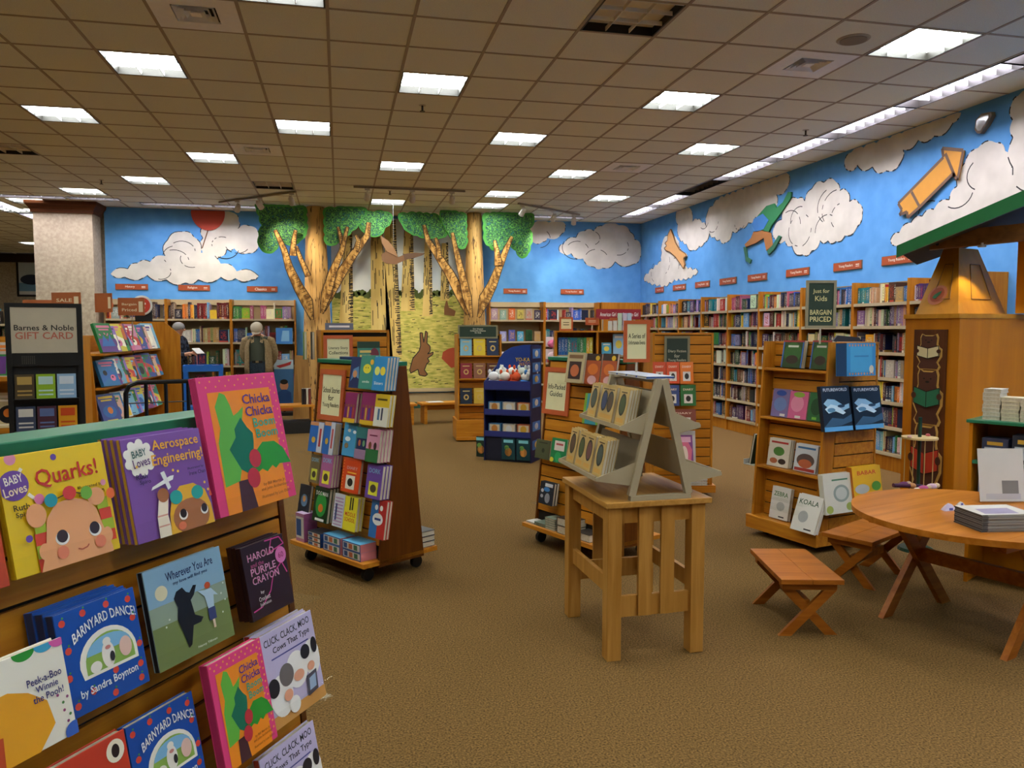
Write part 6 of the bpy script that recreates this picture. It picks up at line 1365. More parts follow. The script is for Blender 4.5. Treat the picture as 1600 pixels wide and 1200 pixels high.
# green shelf unit with white book stacks in front of the tower
q0 = CAM+ray(1515, 660)*4.75; q0.z = 0; q1 = CAM+ray(1660, 672)*4.4; q1.z = 0
ga = math.atan2((q1-q0).y, (q1-q0).x); gl = (q1-q0).length
gu = thing('low_shelf_unit', 'low oak shelf unit with green shelves at right edge', 'shelf unit', q0, ga)
GQ = Matrix.Translation(q0) @ Matrix.Rotation(ga, 4, 'Z')
zt1 = (CAM+ray(1530, 655)*4.75).z; zt2 = zt1-.25
MB().box(0, .02, .0, .3, 0, zt1-.021, OAK).build('side_panel', gu); MB().box(gl-.02, gl, 0, .3, 0, zt1-.021, OAK).build('side_panel', gu); MB().box(.021, gl-.021, .28, .299, 0, zt1-.021, OAK).build('back_panel', gu)
MB().box(-.015, gl+.015, -.015, .3, zt1-.02, zt1, GREEN).build('shelf', gu, bevel=.003)
for z in (zt2, zt2-.26): MB().box(.021, gl-.021, 0, .279, z-.02, z, GREEN).build('shelf', gu, bevel=.003)
for s_, (x, n) in enumerate(((.05, 8), (.15, 6), (.25, 6), (.36, 5))):
    for k in range(n): book(GQ @ Matrix.Translation((x+.05+.003*sin(k*2+s_), .05, zt1+.0005+k*.0235)) @ LAY, .095, .14, .023, ('#c4bfb0', '#cfc6a4', '#c9b8a0', '#c0bcb0')[s_], f'pale book in the stacks on the green shelf, stack {ORD[s_]}, {ORD[k]} from bottom', parts=False, name='flat_book')
for k, (x, z, w, h, c, n) in enumerate(((.06, zt2, .14, .14, '#38405a', 'dark blue'), (.22, zt2, .14, .17, '#2c3440', 'charcoal'), (.05, zt2-.26, .13, .15, '#8a9cc0', 'blue and white'), (.2, zt2-.26, .14, .13, '#6a3a30', 'dark red'))):
    t = thing('puzzle_box', f'{n} game box on the low green shelf unit', 'game box', GQ @ Vector((x+w/2, .1, z+.0005)), ga)
    MB().box(-w/2, w/2, -.06, .06, 0, h, C(c, .4)).build('box', t); MB().flat([(-w*.4, h*.15), (w*.4, h*.15), (w*.4, h*.6), (-w*.4, h*.6)], -.0605, C('#b8c0c4')).flat([(-w*.3, h*.7), (w*.3, h*.7), (w*.3, h*.85), (-w*.3, h*.85)], -.0605, C('#c9a03a')).build('print', t)
# toy carousel on green pole
tp_ = CAM+ray(1437, 684)*5.45
ty = thing('toy_spinner', 'wooden disc toy spinner on a dark green pole', 'toy stand', (tp_.x, tp_.y, 0))
gp = C('#123322', .4)
MB().cyl((0,0,0), (0,0,.02), .12, .11, gp, 20).build('foot', ty); MB().cyl((0,0,.0205), (0,0,tp_.z+.145), .012, .012, gp, 12).build('pole', ty)
MB().cyl((0,0,tp_.z-.006), (0,0,tp_.z+.006), .117, .117, C('#cdb47a', .5), 28).build('disc', ty)
for k, (a_, c_) in enumerate(((.3, '#c05a5a'), (3.3, '#cfa8a0'))): MB().ell((.095*cos(a_), .095*sin(a_), tp_.z+.012), (.016, .016, .012), C(c_, .5)).build('peg', ty, smooth=True)
for k, a_ in enumerate((-.45, 2.4, 4.4)):
    h_ = tp_.z-.012; x, y = .09*cos(a_), .09*sin(a_)
    MB().cyl((x, y, h_-.31), (x, y, h_), .0035, .0035, C('#b59a5c'), 6).build('cord', ty)
    MB().ell((x, y, h_-.33), (.045, .02, .022), C(('#c9a8b4', '#6a2a5a', '#b04a7a')[k], .6)).ell((x+.04, y, h_-.325), (.022, .018, .018), C('#c9b08a', .6)).ell((x-.05, y, h_-.335), (.03, .014, .014), C('#d8d0c8', .6)).build('toy_bead', ty, smooth=True)
zb2 = (CAM+ray(1400, 757)*5.45).z
MB().cyl((-.24, -.05, zb2+.01), (-.1, -.05, zb2), .014, .014, C('#4a1a3a', .5), 10).ell((-.09, -.05, zb2), (.03, .02, .02), C('#b8804a', .6)).cyl((-.06, -.05, zb2), (.02, -.03, zb2-.012), .011, .011, C('#3a2a4a', .5), 10).build('toy_bar', ty)
MB().cyl((-.09, -.05, zb2+.02), (-.09, -.05, tp_.z-.006), .003, .003, C('#b59a5c'), 6).build('cord', ty)
# ================================================================ LEFT SIDE: RACKS, GIFT CARDS, PEOPLE
# long slanted picture-book rack running back
RX0, RY0, RY1 = -2.2, 8.05, 10.55
lr = thing('picture_book_rack', 'long wooden rack of leaning picture books running back at left', 'book rack', (-2.55, (RY0+RY1)/2, 0), pi/2)
LRM = Matrix.Translation((-2.55, (RY0+RY1)/2, 0)) @ Matrix.Rotation(pi/2, 4, 'Z'); LL = (RY1-RY0)/2
for s_ in (-1, 1):
    MB().prism([(-.58, 0), (.36, 0), (.36, 1.4), (.1, 1.66), (-.4, 1.66), (-.58, 1.5)] if s_ > 0 else [(-.33, 0), (.36, 0), (.36, 1.30), (-.25, 1.30)], s_*LL, s_*(LL-.025), WOODV(), lambda a, b, c: (b, a, c)).build('end_panel', lr)
MB().box(-LL+.026, LL-.026, -.03, .03, .1, 1.5, WOOD()).build('centre_panel', lr)
LZ = [1.36-.03, 1.0, .64]
for z in LZ:
    MB().hexa([(-LL+.026, -.35, z-.02), (LL-.026, -.35, z-.02), (LL-.026, -.031, z-.02+.0), (-LL+.026, -.031, z-.02), (-LL+.026, -.35, z), (LL-.026, -.35, z), (LL-.026, -.031, z), (-LL+.026, -.031, z)], WOOD()).build('shelf', lr)
MB().box(-LL, LL, -.37, .37, 0, .1, WOOD()).build('base', lr)
pb = [('#1f6a34','green'),('#b02a3a','crimson'),('#c9a08a','peach'),('#8a6ab0','lilac'),('#c07a9a','rose'),('#2a6a9a','blue'),('#c9b83a','yellow'),('#1f7a5a','emerald'),('#d8d2c4','white'),('#c0602a','orange'),('#3a4a8a','indigo'),('#6aa0b8','aqua'),('#7a3a6a','plum'),('#4a4a4a','grey')]
rn = random.Random(11)
for r, z in enumerate(LZ):
    x = -LL+.06; k = 0
    while x < LL-.26 and k < 15:
        c, n = pb[(k*3+r*5) % len(pb)]; w = .2+.05*rn.random(); h = (.27 if r == 0 else .25)+.05*rn.random(); th = .014+.022*rn.random()
        # leaning sideways, showing cover and spine
        M_ = LRM @ Matrix.Translation((x+.05, -.30, z+.001)) @ Matrix.Rotation(radians(-24), 4, 'Z') @ Matrix.Rotation(radians(-20), 4, 'X')
        book(M_ @ Matrix.Translation((w/2, 0, 0)), w, h, th, c, f'{n} picture book leaning on the left rack, {ORD[r]} row, {ORD[k]} from near end', random_art(rn, c), parts=False)
        x += .10+.08*rn.random(); k += 1
# end unit facing the viewer
eu = thing('end_rack', 'wooden end rack of activity books facing the viewer at left', 'book rack', (-2.78, 7.35, 0), radians(2)); EM = Matrix.Translation((-2.78, 7.35, 0)) @ Matrix.Rotation(radians(2), 4, 'Z'); ew = .62
for s_ in (-1, 1): MB().prism([(-.25, 0), (.2, 0), (.2, 1.5), (-.02, 1.5)], s_*ew, s_*(ew-.022), WOODV(), lambda a, b, c: (b, a, c)).build('side_panel', eu)
MB().box(-ew+.022, ew-.022, .1, .12, 0, 1.5, WOOD()).build('back_panel', eu)
EZ = [1.15, .72, .3]
for z in EZ: MB().box(-ew+.022, ew-.022, -.16, .099, z-.02, z, WOOD()).box(-ew+.022, ew-.022, -.172, -.161, z-.02, z+.02, WOOD()).build('shelf', eu)
acts = [('#d8c43a','yellow',[('t','ANIMAL',.5,.88,.8,.1,'#2f7a2c'),('t','Origami',.5,.74,.8,.12,'#c0572a'),('r',0,0,1,.62,'#8ac0d4'),('e',.4,.3,.3,.14,'#3a6ab0'),('e',.65,.2,.25,.1,'#e0dc9a')]), ('#d8c43a','golden',[('t','ORIGAMI',.5,.84,.8,.12,'#c0572a'),('r',0,0,1,.64,'#9ab8d0'),('p',[(.2,.2),(.7,.5),(.8,.2)],'#c8482e')]), ('#b8a8c0','lilac',None), ('#c98aa0','pink',None), ('#b0a49a','grey',None), ('#7a94b0','blue-grey',None), ('#c9b88a','cream',None)]
for r, z in enumerate(EZ):
    for k in range(5):
        i = (k+r*3) % 7
        c, n, A = acts[0] if (r, k) == (0, 4) else acts[1] if (r, k) == (0, 1) else acts[(k+r*2) % 5+2]
        if (r, k) == (0, 0): continue
        book(EM @ Matrix.Translation((-.48+k*.245, .03, z+.001)) @ Matrix.Rotation(-.14, 4, 'X'), .225, .30, .02, c, f'{n} activity book on the end rack, {ORD[r]} shelf, {ORD[k]} from left', A or random_art(rn, c), parts=False)
    MB().box(.0, .001, .0, .001, 0, .001, WOOD())
for k, (c, n) in enumerate((('#5a8a34','green'),('#3a4a8a','blue'),('#5a6ab0','periwinkle'),('#2a2a6a','indigo'))):
    book(EM @ Matrix.Translation((.40+k*.035, .1, 1.5015)) @ Matrix.Rotation(radians(70), 4, 'Z') @ Matrix.Rotation(-.1, 4, 'Y'), .2, .17, .022, c, f'{n} book standing on top of the end rack', parts=False)
# terracotta sale boards
BR = C('#9c5426', .55); BW = C('#d8c4a0', .6)
for k, (px, py, dep, w, h, rz, lines, lab) in enumerate(((105, 489, 8.0, .34, .21, 24, ['SALE'], 'large slanted terracotta board before the square pillar'), (163, 488, 8.2, .21, .2, 26, [], 'small terracotta board, left of the pair by the blue wall'), (206, 493, 8.4, .27, .19, 4, ['Bargain', 'Priced'], 'small terracotta board, right of the pair by the blue wall'), (70, 480, 8.6, .44, .08, 4, [], 'wide low terracotta board behind the gift card stand'))):
    p_ = CAM+ray(px, py)*dep
    t = thing('sale_board', lab, 'sign', p_, radians(-rz)); MB().box(-w/2, w/2, -.012, 0, 0, h, BR).build('board', t)
    mb = MB()
    for q, l in enumerate(lines): mb.text(l, -.02, h*(.62-.3*q), w*.55, h*.17, -.0126, BW)
    mb.flat([(w*.28, h*.2), (w*.44, h*.2), (w*.44, h*.8), (w*.28, h*.8)], -.0124, BW); mb.build('print', t)
    MB().cyl((0, .006, -p_.z+(1.5 if k < 1 else 1.3)), (0, .006, 0), .007, .007, C('#8d7a5a', .4), 8).build('pole', t)
p_ = CAM+ray(222, 482)*10.2
t = thing('round_sign', 'round red and white sign over a black panel', 'sign', p_); MB().prism(circ(0, .04, .13, .13, 28), -.012, 0, C('#d8d4cc', .5)).build('disc', t); MB().prism(circ(0, .04, .105, .105, 28), -.0135, -.0125, C('#c03a26', .5)).flat([(-.05, .05), (.05, .05), (.05, .075), (-.05, .075)], -.0142, C('#e0d8d0')).flat([(-.04, .0), (.04, .0), (.04, .02), (-.04, .02)], -.0142, C('#e0d8d0')).build('face', t); MB().box(-.09, .12, .005, .02, -.17, -.01, BLK).build('black_panel', t); MB().cyl((0,.012,-p_.z), (0,.012,-.17), .01, .01, BLK, 8).build('post', t)
# gift card stand
gd = 4.95; gp_ = CAM+ray(68, 474)*gd
gs = thing('gift_card_stand', 'tall black gift card stand at left', 'card stand', (gp_.x, gp_.y, 0), radians(12)); GSM = Matrix.Translation((gp_.x, gp_.y, 0)) @ Matrix.Rotation(radians(12), 4, 'Z'); w = .212; gh = gp_.z
MB().box(-w, -w+.03, -.02, .02, .06, gh, BLK).build('upright', gs); MB().box(w-.03, w, -.02, .02, .06, gh, BLK).build('upright', gs)
MB().box(-w+.03, w-.03, .008, .014, .06, gh-.005, C('#1c1c1e', .6)).build('back_mesh', gs); MB().box(-w+.03, w-.03, -.02, .02, gh-.025, gh, BLK).build('top_rail', gs)
MB().box(-w-.02, w+.02, -.2, .2, 0, .058, BLK).build('base', gs)
gsn = MB().box(-w+.03, w-.03, -.016, -.006, gh-.315, gh-.026, C('#b5a992', .6)).build('sign_card', gs)
MB().text('Barnes & Noble', 0, gh-.155, .33, .035, -.0166, C('#15120f')).text('GIFT CARD', 0, gh-.205, .32, .045, -.0166, C('#b0604a')).build('lettering', gsn)
dots = MB()
for i in range(6):
    for j in range(7): dots.box(-.13+j*.011, -.124+j*.011, -.0168, -.016, gh-.335-i*.009-.004, gh-.335-i*.009, C('#55524c'))
MB().box(-w+.03, w-.03, -.016, -.004, gh-.4, gh-.32, BLK).build('panel', gs); dots.build('dot_print', gs)
cards = [[('#4a3d2a','bronze','#a88a4a'),('#86a82a','lime green','#a8c4c0'),('#88a8c4','pale blue','#c4ccd4')],[('#3a4258','slate','#c9c4b8'),('#4a2a36','burgundy','#5a6a94'),('#c98a1c','amber','#c0451e')],[('#8a8a80','grey','#5a564c'),('#c4bcac','cream','#6a4a5a'),('#c9b030','yellow','#a89a3a')],[('#5a6a8a','steel','#c0c0c0'),('#8a4a3a','rust','#d0c0a0'),('#4a7a5a','sage','#d0d0c0')]]
for r, row in enumerate(cards):
    z = gh-.605-.205*r
    if z < .15: break
    MB().box(-w+.03, w-.03, -.03, -.016, z-.025, z-.001, BLK).box(-w+.03, w-.03, -.06, -.0305, z-.006, z-.001, BLK).build('card_ledge', gs)
    for k, (c, n, c2) in enumerate(row):
        o = MB().box(-.053, .053, -.004, 0, 0, .155, C(c, .3)).flat([(-.04, .09), (.04, .09), (.04, .14), (-.04, .14)], -.0045, C(c2, .3)).flat([(-.04, .02), (.04, .02), (.04, .03), (-.04, .03)], -.0045, C(c2, .3)).flat([(-.04, .045), (.04, .045), (.04, .055), (-.04, .055)], -.0045, C(c2, .3)).build('gift_card')
        o.matrix_world = GSM @ Matrix.Translation((-.118+k*.116, -.034, z)) @ Matrix.Rotation(-.06, 4, 'X'); tag(o, f'{n} gift card, {ORD[k]} from left in {ORD[r]} row of the black stand', 'gift card', 'gift cards on the black stand')
# black tubular rail
rl = thing('black_rail', 'black tubular rail of a book trolley behind the near fixture', 'trolley', (-.70, 3.22, 0), radians(14))
BT = C('#0e0e0f', .35); zt = 1.352
MB().tube([(-.1, 0, .1), (-.1, 0, zt-.04), (-.088, 0, zt-.012), (-.06, 0, zt), (.28, 0, zt), (.31, 0, zt-.012), (.32, 0, zt-.04), (.32, 0, .1)], .009, BT).build('hoop', rl)
for x in (-.03, .04, .12, .2): MB().cyl((x, 0, .3), (x, 0, zt-.008), .007, .007, BT, 8).build('bar', rl)
MB().tube([(-.1, .25, .1), (-.1, .25, zt-.1), (.32, .25, zt-.1), (.32, .25, .1)], .009, BT).build('rear_hoop', rl)
for x in (-.1, .32): MB().cyl((x, 0, .3), (x, .25, .3), .007, .007, BT, 8).build('side_bar', rl)
MB().box(-.1, .32, 0, .25, .292, .298, BT).build('deck', rl)
for x in (-.1, .32):
    for y in (0, .25): MB().cyl((x-.01, y, .04), (x+.01, y, .04), .04, .04, BT, 14).cyl((x, y, .04), (x, y, .11), .008, .008, BT, 8).build('caster', rl)
# stacks of magazines on a low table beyond the rail
mt = thing('low_table', 'low wooden table with magazines seen past the black rail', 'table', (-1.45, 6.6, 0), radians(5)); MB().box(-.5, .55, -.3, .3, .52, .55, WOOD()).build('top', mt)
for sx in (-.45, .5):
    for sy in (-.25, .25): MB().box(sx-.03, sx+.03, sy-.03, sy+.03, 0, .519, WOOD()).build('leg', mt)
MTM = Matrix.Translation((-1.45, 6.6, 0)) @ Matrix.Rotation(radians(5), 4, 'Z')
for s_, (x, c, n, nn) in enumerate(((-.33,'#b8a8c0','lilac',3),(-.08,'#9a8ab0','violet',8),(.17,'#c0b0b8','pink-grey',7),(.42,'#3a4048','charcoal',4))):
    for k in range(nn): book(MTM @ Matrix.Translation((x, -.2+.004*(k % 2), .551+k*.0165)) @ LAY, .22, .28, .016, c, f'{n} magazine stacked on the low table, {ORD[k]} from bottom', parts=False, name='magazine')
# far sales area: poster and bookcase
po = at_y(48, 430, 25.5); t = thing('framed_poster', 'framed blue and white poster on the far beige wall', 'poster', (po.x+.1, 25.598, 2.55)); MB().box(-.5, .5, -.04, 0, 0, 1.15, C('#1a1614', .4)).build('frame', t); MB().box(-.44, .44, -.045, -.0405, .06, 1.09, C('#b8c4c8', .4)).build('print', t)
mb = MB(); mb.flat([(-.44, .06), (.44, .06), (.44, .4), (-.44, .4)], -.046, C('#6a94b0')).flat(circ(-.1, .5, .3, .15, 16), -.0465, C('#22304a')).flat([(-.44, .06), (.44, .06), (.44, .16), (-.44, .16)], -.047, C('#d0d0cc')).build('picture', t)
t, fr = bookcase('bookcase in the far sales area at the left edge', (-5.75, 14.6, 0), radians(6), 1.2, 1.9, [.2, .6, 1.0, 1.35, 1.66], .33)
for si, z in enumerate((1.66, 1.35, 1.0, .6, .2)): fill_row(fr, -.57, .57, z+.001, -.28, f'from left, {ORD[si]} shelf of bookcase at left edge', .28, .95)
# benches before the mural
for k, (x, y, L_, rz, lab) in enumerate(((1.93, 13.05, 1.3, 8, 'low pine bench before the mural, right one'), (.55, 12.85, 1.35, 4, 'low pine bench before the mural, mostly hidden by fixture'))):
    t = thing('bench', lab, 'bench', (x, y, 0), radians(rz), 'low pine benches before the mural')
    MB().box(-L_/2, L_/2, -.17, .17, .315, .35, WOOD()).build('seat', t, bevel=.004)
    for s_ in (-1, 1): MB().box(s_*(L_/2-.08)-.025, s_*(L_/2-.08)+.025, -.14, .14, 0, .314, WOOD()).build('leg', t)
    MB().box(-L_/2+.06, L_/2-.06, -.012, .012, .22, .3, WOOD()).build('stretcher', t)
o = MB().box(-.13, .13, -.09, .09, 0, .008, C('#d8d8d4', .5)).build('paper_sheet', loc=(1.55, 13.0, .3505), rot=.2); tag(o, 'white sheet of paper lying on the pine bench', 'paper')
# low ledge with books before the bookcase at left of tree
t = thing('low_ledge', 'low wooden ledge beside the left tree with flat books', 'shelf', (-.95, 12.2, 0), radians(8)); MB().box(-.5, .55, -.2, .2, .40, .43, WOOD()).build('top', t); MB().box(-.48, .53, -.18, .18, 0, .18, C('#1a1714', .7)).build('plinth', t); MB().box(-.48, -.45, -.18, .18, .181, .399, WOOD()).build('side', t); MB().box(.5, .53, -.18, .18, .181, .399, WOOD()).build('side', t)
LM = Matrix.Translation((-.95, 12.2, 0)) @ Matrix.Rotation(radians(8), 4, 'Z')
book(LM @ Matrix.Translation((-.2, -.1, .4305)) @ LAY, .25, .2, .02, '#c9c8c4', 'white book lying on the low ledge', parts=False, name='flat_book')
for k in range(4): book(LM @ Matrix.Translation((.38+.035*k, -.02, .4305)) @ Matrix.Rotation(radians(80), 4, 'Z'), .16, .24, .03, ('#1c1a1e', '#2a1c1e', '#b8b0a0', '#6a2a22')[k], f'{("black", "dark brown", "beige", "brick red")[k]} book standing on the low ledge', parts=False)
# dark card of red lettering at the school fixture's left
# standing poster
pq = (-1.0, 14.75, 0)
t = thing('standing_poster', 'tall standing poster in blue and orange by the bookcase', 'poster', pq, radians(4)); MB().box(-.17, .17, -.015, .0, .08, 1.02, C('#3a6a98', .5)).build('board', t); MB().box(-.2, .2, -.1, .15, 0, .06, BLK).build('foot', t)
MB().box(-.02, .02, .001, .02, .06, .9, BLK).build('strut', t)
draw(MB(), .34, .94, -.0155, [('r',0,.82,1,1,'#a8c0cc'),('p',[(.1,.88),(.6,.93),(.9,.97),(.85,.9),(.3,.84)],'#b03a3a'),('e',.5,.5,.22,.1,'#c98a62'),('p',[(.1,.08),(.9,.08),(.85,.36),(.6,.42),(.4,.42),(.15,.36)],'#244a80'),('e',.5,.57,.2,.05,'#20201e'),('r',0,0,1,.07,'#c0622a')]).build('print', t).location.z = .08
t = tag(MB().box(-.14, .16, -.012, 0, 0, .3, C('#3a7ac0', .5)).flat([(-.05, .05), (.1, .05), (.1, .25), (-.02, .25)], -.0125, C('#7ab0d8')).build('blue_display_card', loc=(-1.02, 15.2, 1.3), rot=.05), 'bright blue display card on the shelf behind the man', 'display card')
for k, (x, y, rz, h) in enumerate(((at_y(466, 600, 14.0).x, 14.0, -8, 1.12), (at_y(477, 600, 13.75).x, 13.75, 4, 1.08))):
    t = MB().box(-.10, .10, -.02, .02, 0, h, wood('loose_board', '#8a6230', '#a87c42', .6, .5, 2)).build('loose_board', loc=(x, y, 0), rot=(radians(-4), radians(2-4*k), radians(rz))); tag(t, f'loose wooden board leaning by the bookcase end, {ORD[k]} from left', 'board')
# blue cart
bc_ = thing('blue_cart', 'bright blue plastic cart before the back bookcase', 'cart', (-2.22, 13.75, 0), radians(8)); BC = C('#1c62b4', .4)
MB().box(-.31, .31, -.22, .22, .88, .93, BC).box(-.31, .31, -.22, -.2, .93, .98, BC).box(-.31, .31, .2, .22, .93, .98, BC).box(-.31, -.29, -.2, .2, .93, .98, BC).box(.29, .31, -.2, .2, .93, .98, BC).build('top_tray', bc_)
for sx in (-1, 1):
    for sy in (-1, 1): MB().box(sx*.27-.035, sx*.27+.035, sy*.18-.035, sy*.18+.035, .1, .879, BC).build('leg', bc_); MB().cyl((sx*.27-.015, sy*.18, .05), (sx*.27+.015, sy*.18, .05), .05, .05, BLK, 14).build('caster', bc_)
MB().box(-.31, .31, -.22, .22, .25, .3, BC).build('lower_tray', bc_)
bq = Matrix.Translation((-2.22, 13.75, 0)) @ Matrix.Rotation(radians(8), 4, 'Z')
for k, (c, n) in enumerate((('#8a2a3a','red'),('#3a3a44','charcoal'),('#c9c4bc','white'),('#5a3a6a','purple'))): book(bq @ Matrix.Translation((-.17+k*.12, -.06, .931)) @ LAY, .11, .15, .03+.012*(k % 2), c, f'{n} item lying in the blue cart tray', parts=False, name='flat_book')
# ================================================================ PEOPLE
def skin(name, J, Ed, root, mats, pick, parent, sub=2):
    names = list(J); idx = {n: i for i, n in enumerate(names)}
    me = bpy.data.meshes.new(name); me.from_pydata([J[n][0] for n in names], [(idx[a], idx[b]) for a, b in Ed], []); me.update()
    o = bpy.data.objects.new(name, me); COL.objects.link(o)
    md = o.modifiers.new('s', 'SKIN'); md.use_smooth_shade = True
    sk = me.skin_vertices[0].data if me.skin_vertices else None
    for n in names:
        r = J[n][1]; r = r if isinstance(r, tuple) else (r, r); sk[idx[n]].radius = r; sk[idx[n]].use_root = (n == root)
    s2 = o.modifiers.new('d', 'SUBSURF'); s2.levels = sub; s2.render_levels = sub
    dg = bpy.context.evaluated_depsgraph_get(); ev = o.evaluated_get(dg); nm = bpy.data.meshes.new_from_object(ev)
    bpy.data.objects.remove(o)
    nm.materials.clear()
    for m in mats: nm.materials.append(m)
    for p in nm.polygons: p.material_index = pick(p.center); p.use_smooth = True
    ob = bpy.data.objects.new(name, nm); COL.objects.link(ob); ob.parent = parent; return ob
def person(label, loc, rot, pose, mats, pick):
    t = thing('person', label, 'person', loc, rot)
    J = dict(pose); Ed = [('pelvis','belly'),('belly','chest'),('chest','upper'),('upper','neck'),('neck','skull'),('skull','crown')]
    for s_ in 'lr':
        Ed += [('upper','sh'+s_),('sh'+s_,'el'+s_),('el'+s_,'wr'+s_),('wr'+s_,'pa'+s_),('pelvis','hip'+s_),('hip'+s_,'kn'+s_),('kn'+s_,'an'+s_),('an'+s_,'toe'+s_)]
        w, p = Vector(J['wr'+s_][0]), Vector(J['pa'+s_][0]); d = (p-w).normalized(); sd = d.orthogonal().normalized()
        up = d.cross(sd)
        for k in range(4):
            b = p+sd*(.026*(k-1.5)/1.0*.75); L_ = (.07, .08, .075, .058)[k]
            J[f'f{k}{s_}a'] = (tuple(b+d*.03), .010); J[f'f{k}{s_}b'] = (tuple(b+d*(.03+L_*.5)+up*.012), .009); J[f'f{k}{s_}c'] = (tuple(b+d*(.03+L_*.8)+up*.035), .008)
            Ed += [('pa'+s_, f'f{k}{s_}a'), (f'f{k}{s_}a', f'f{k}{s_}b'), (f'f{k}{s_}b', f'f{k}{s_}c')]
        b = w.lerp(p, .55)+sd*.03; J['t'+s_+'a'] = (tuple(b+sd*.015+d*.012), .011); J['t'+s_+'b'] = (tuple(b+sd*.03+d*.045+up*.01), .009)
        Ed += [('pa'+s_, 't'+s_+'a'), ('t'+s_+'a', 't'+s_+'b')]
    skin('body', J, Ed, 'pelvis', mats, pick, t); return t
SKIN = C('#b98466', .6); JEAN = speckle('denim', '#2c3844', '#3c4a58', 60, .2, .9, 3); SHIRT = C('#3f4436', .8); KHAKI = speckle('khaki_cloth', '#7d6a4c', '#94805e', 40, .2, .9, 3); BOOT = C('#2a2019', .6); CAPM = C('#b0a58f', .85)
def P2(x, y, z, r): return ((x, y, z), r)
pose = {'pelvis': P2(0, 0, .96, (.16, .12)), 'belly': P2(0, -.02, 1.10, (.165, .13)), 'chest': P2(0, -.005, 1.27, (.17, .125)), 'upper': P2(0, .01, 1.40, (.12, .09)), 'neck': P2(0, -.035, 1.475, .058), 'skull': P2(0, -.10, 1.545, (.075, .085)), 'crown': P2(0, -.125, 1.605, (.07, .08))}
for s_, q in (('l', -1), ('r', 1)):
    pose.update({'sh'+s_: P2(q*.185, .015, 1.385, .07), 'el'+s_: P2(q*.255, .07, 1.13, .05), 'wr'+s_: P2(q*.17, .16, .93, .036), 'pa'+s_: P2(q*.12, .19, .89, (.034, .02)),
      'hip'+s_: P2(q*.095, 0, .88, .1), 'kn'+s_: P2(q*.11, -.015, .49, .068), 'an'+s_: P2(q*.115, .03, .09, .048), 'toe'+s_: P2(q*.13, -.13, .045, (.05, .04))})
def pick1(c):
    if c.z > 1.455: return 0
    if c.z < .11: return 3
    if c.z < 1.0 and not (c.y > .12 and c.z > .75): return 1
    if c.y > .13 and c.z < .97: return 0
    return 2
mp_ = Vector((-1.4, 14.35, 0))
man = person('man in khaki jacket and pale cap looking down', mp_, radians(-4), pose, [SKIN, JEAN, SHIRT, BOOT], pick1)
# jacket: open front shell plus sleeves
def shell(levels, gap, th, m, n=26):
    """levels: (z, rx, ry, cy); open at the front (-Y) by the gap half-angle"""
    V = []; 
    for z, rx, ry, cy in levels:
        for k in range(n+1):
            a = -pi/2+gap+(2*pi-2*gap)*k/n; V.append((rx*cos(a), cy+ry*sin(a), z))
    F = []; w = n+1
    for i in range(len(levels)-1):
        for k in range(n): F.append((i*w+k, i*w+k+1, (i+1)*w+k+1, (i+1)*w+k))
    mb = MB(); mb.add(V, F, m); return mb
jk = shell([(.80, .225, .19, .02), (.92, .23, .185, .02), (1.08, .225, .175, .01), (1.25, .225, .165, .01), (1.36, .20, .14, .015), (1.43, .13, .1, .015), (1.465, .085, .08, .0)], .62, .01, KHAKI)
jo = jk.build('jacket', man, smooth=True); sm_ = jo.modifiers.new('s', 'SOLIDIFY'); sm_.thickness = .012; sm_.offset = 1
for q in (-1, 1):
    MB().tube([(q*.15, .012, 1.395), (q*.205, .022, 1.37), (q*.245, .05, 1.25), (q*.268, .072, 1.13), (q*.235, .115, 1.03), (q*.185, .15, .955)], [.07, .085, .075, .068, .06, .052], KHAKI, 14).build('sleeve', jo, smooth=True)
    MB().hexa([(q*.05, -.115, 1.35), (q*.1, -.125, 1.33), (q*.1, -.115, 1.34), (q*.05, -.105, 1.36), (q*.06, -.07, 1.46), (q*.1, -.06, 1.45), (q*.1, -.05, 1.45), (q*.06, -.06, 1.46)], KHAKI).build('collar', jo)
MB().lathe([(.168, 0), (.17, .04)], BLK, (0, 0), 24).build('belt', man, (0, -.005, .985)).scale = (1, .80, 1)
MB().box(-.025, .025, -.142, -.136, .99, 1.025, C('#a89a78', .3, metal=.8)).build('buckle', man)
cp = MB(); n = 20
prof = [(.102, 0), (.104, .03), (.094, .065), (.066, .092), (.03, .105)]
V = []; F = []
for r, z in prof: V += [(r*cos(2*pi*k/n), r*1.12*sin(2*pi*k/n), z) for k in range(n)]
for i in range(len(prof)-1):
    for k in range(n): F.append((i*n+k, i*n+(k+1) % n, (i+1)*n+(k+1) % n, (i+1)*n+k))
cp.add(V, F+[tuple(range(len(V)-n, len(V)))], CAPM)
cap = cp.build('cap', man, (0, -.105, 1.585), (radians(38), 0, 0), smooth=True)
MB().prism([(-.075, 0), (.075, 0), (.06, .06), (0, .075), (-.06, .06)], 0, .006, CAPM, lambda a, b, c: (a, -.095-c, b)).build('brim', cap)
for q in (-1, 1): MB().ell((q*.03, -.183, 1.535), (.012, .006, .007), C('#2a2018', .5), 8, 6).build('eye', man, smooth=True); MB().ell((q*.086, -.09, 1.54), (.012, .02, .03), SKIN, 8, 6).build('ear', man, smooth=True)
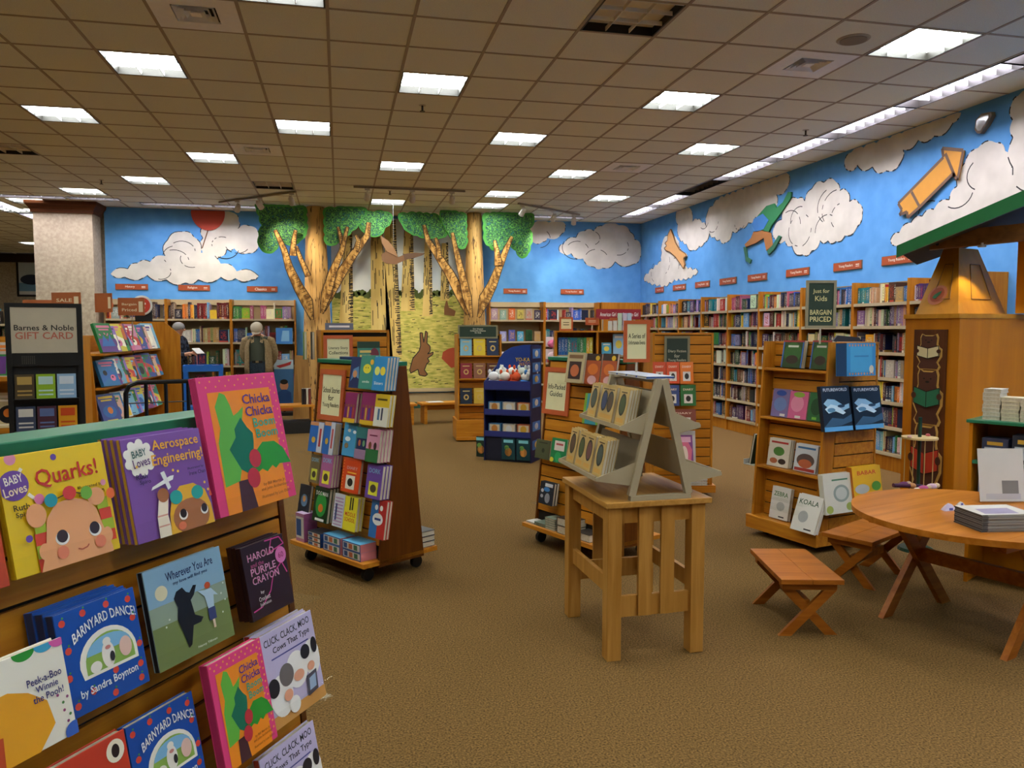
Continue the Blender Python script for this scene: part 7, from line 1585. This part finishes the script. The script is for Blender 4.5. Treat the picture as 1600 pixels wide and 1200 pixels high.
MB().ell((0, -.192, 1.51), (.014, .02, .022), SKIN, 8, 6).build('nose', man, smooth=True); MB().ell((0, -.178, 1.475), (.024, .006, .005), C('#8a4a40', .5), 8, 6).build('mouth', man, smooth=True)
# second visitor, seen in profile behind the rack end
p2 = dict(pose)
p2.update({'skull': P2(0, -.05, 1.57, (.075, .088)), 'crown': P2(0, -.06, 1.635, (.07, .082)), 'neck': P2(0, -.02, 1.48, .055)})
for s_, q in (('l', -1), ('r', 1)): p2.update({'el'+s_: P2(q*.22, -.04, 1.13, .05), 'wr'+s_: P2(q*.12, -.27, 1.14, .036), 'pa'+s_: P2(q*.09, -.34, 1.16, (.034, .02))})
def pick2(c):
    if c.y < -.26 and c.z > 1.0: return 0
    if c.z > 1.46: return 0
    if c.z < .11: return 3
    if c.z < .98: return 1
    return 2
wp = CAM+ray(279, 600)*13.6
vs = person('grey-haired visitor in dark patterned jacket holding a white paper', (wp.x, wp.y, 0), radians(62), p2, [SKIN, C('#16161a', .8), speckle('patterned_jacket', '#16181f', '#3a4250', 18, .1, .85, 2, .45, .55), BOOT], pick2)
MB().ell((0, -.035, 1.615), (.094, .105, .085), C('#8a8680', .9), 16, 10).build('hair', vs, smooth=True)
for q in (-1, 1): MB().ell((q*.03, -.142, 1.585), (.011, .006, .007), C('#2a2018', .5), 8, 6).build('eye', vs, smooth=True)
MB().ell((0, -.155, 1.565), (.013, .02, .02), SKIN, 8, 6).build('nose', vs, smooth=True)
MB().box(-.09, .09, -.09, .0, 1.02, 1.42, C('#9a3a34', .7)).build('bag', vs, (0, .23, 0), bevel=.02)
pp = MB().box(-.1, .1, -.004, .004, -.07, .07, C('#cfccc4', .6)).build('leaflet'); pp.matrix_world = Matrix.Translation((wp.x, wp.y, 0)) @ Matrix.Rotation(radians(62), 4, 'Z') @ Matrix.Translation((0, -.42, 1.2)) @ Matrix.Rotation(radians(-50), 4, 'X'); tag(pp, 'white leaflet in the grey-haired visitor\'s hands', 'leaflet')
flush_spines()
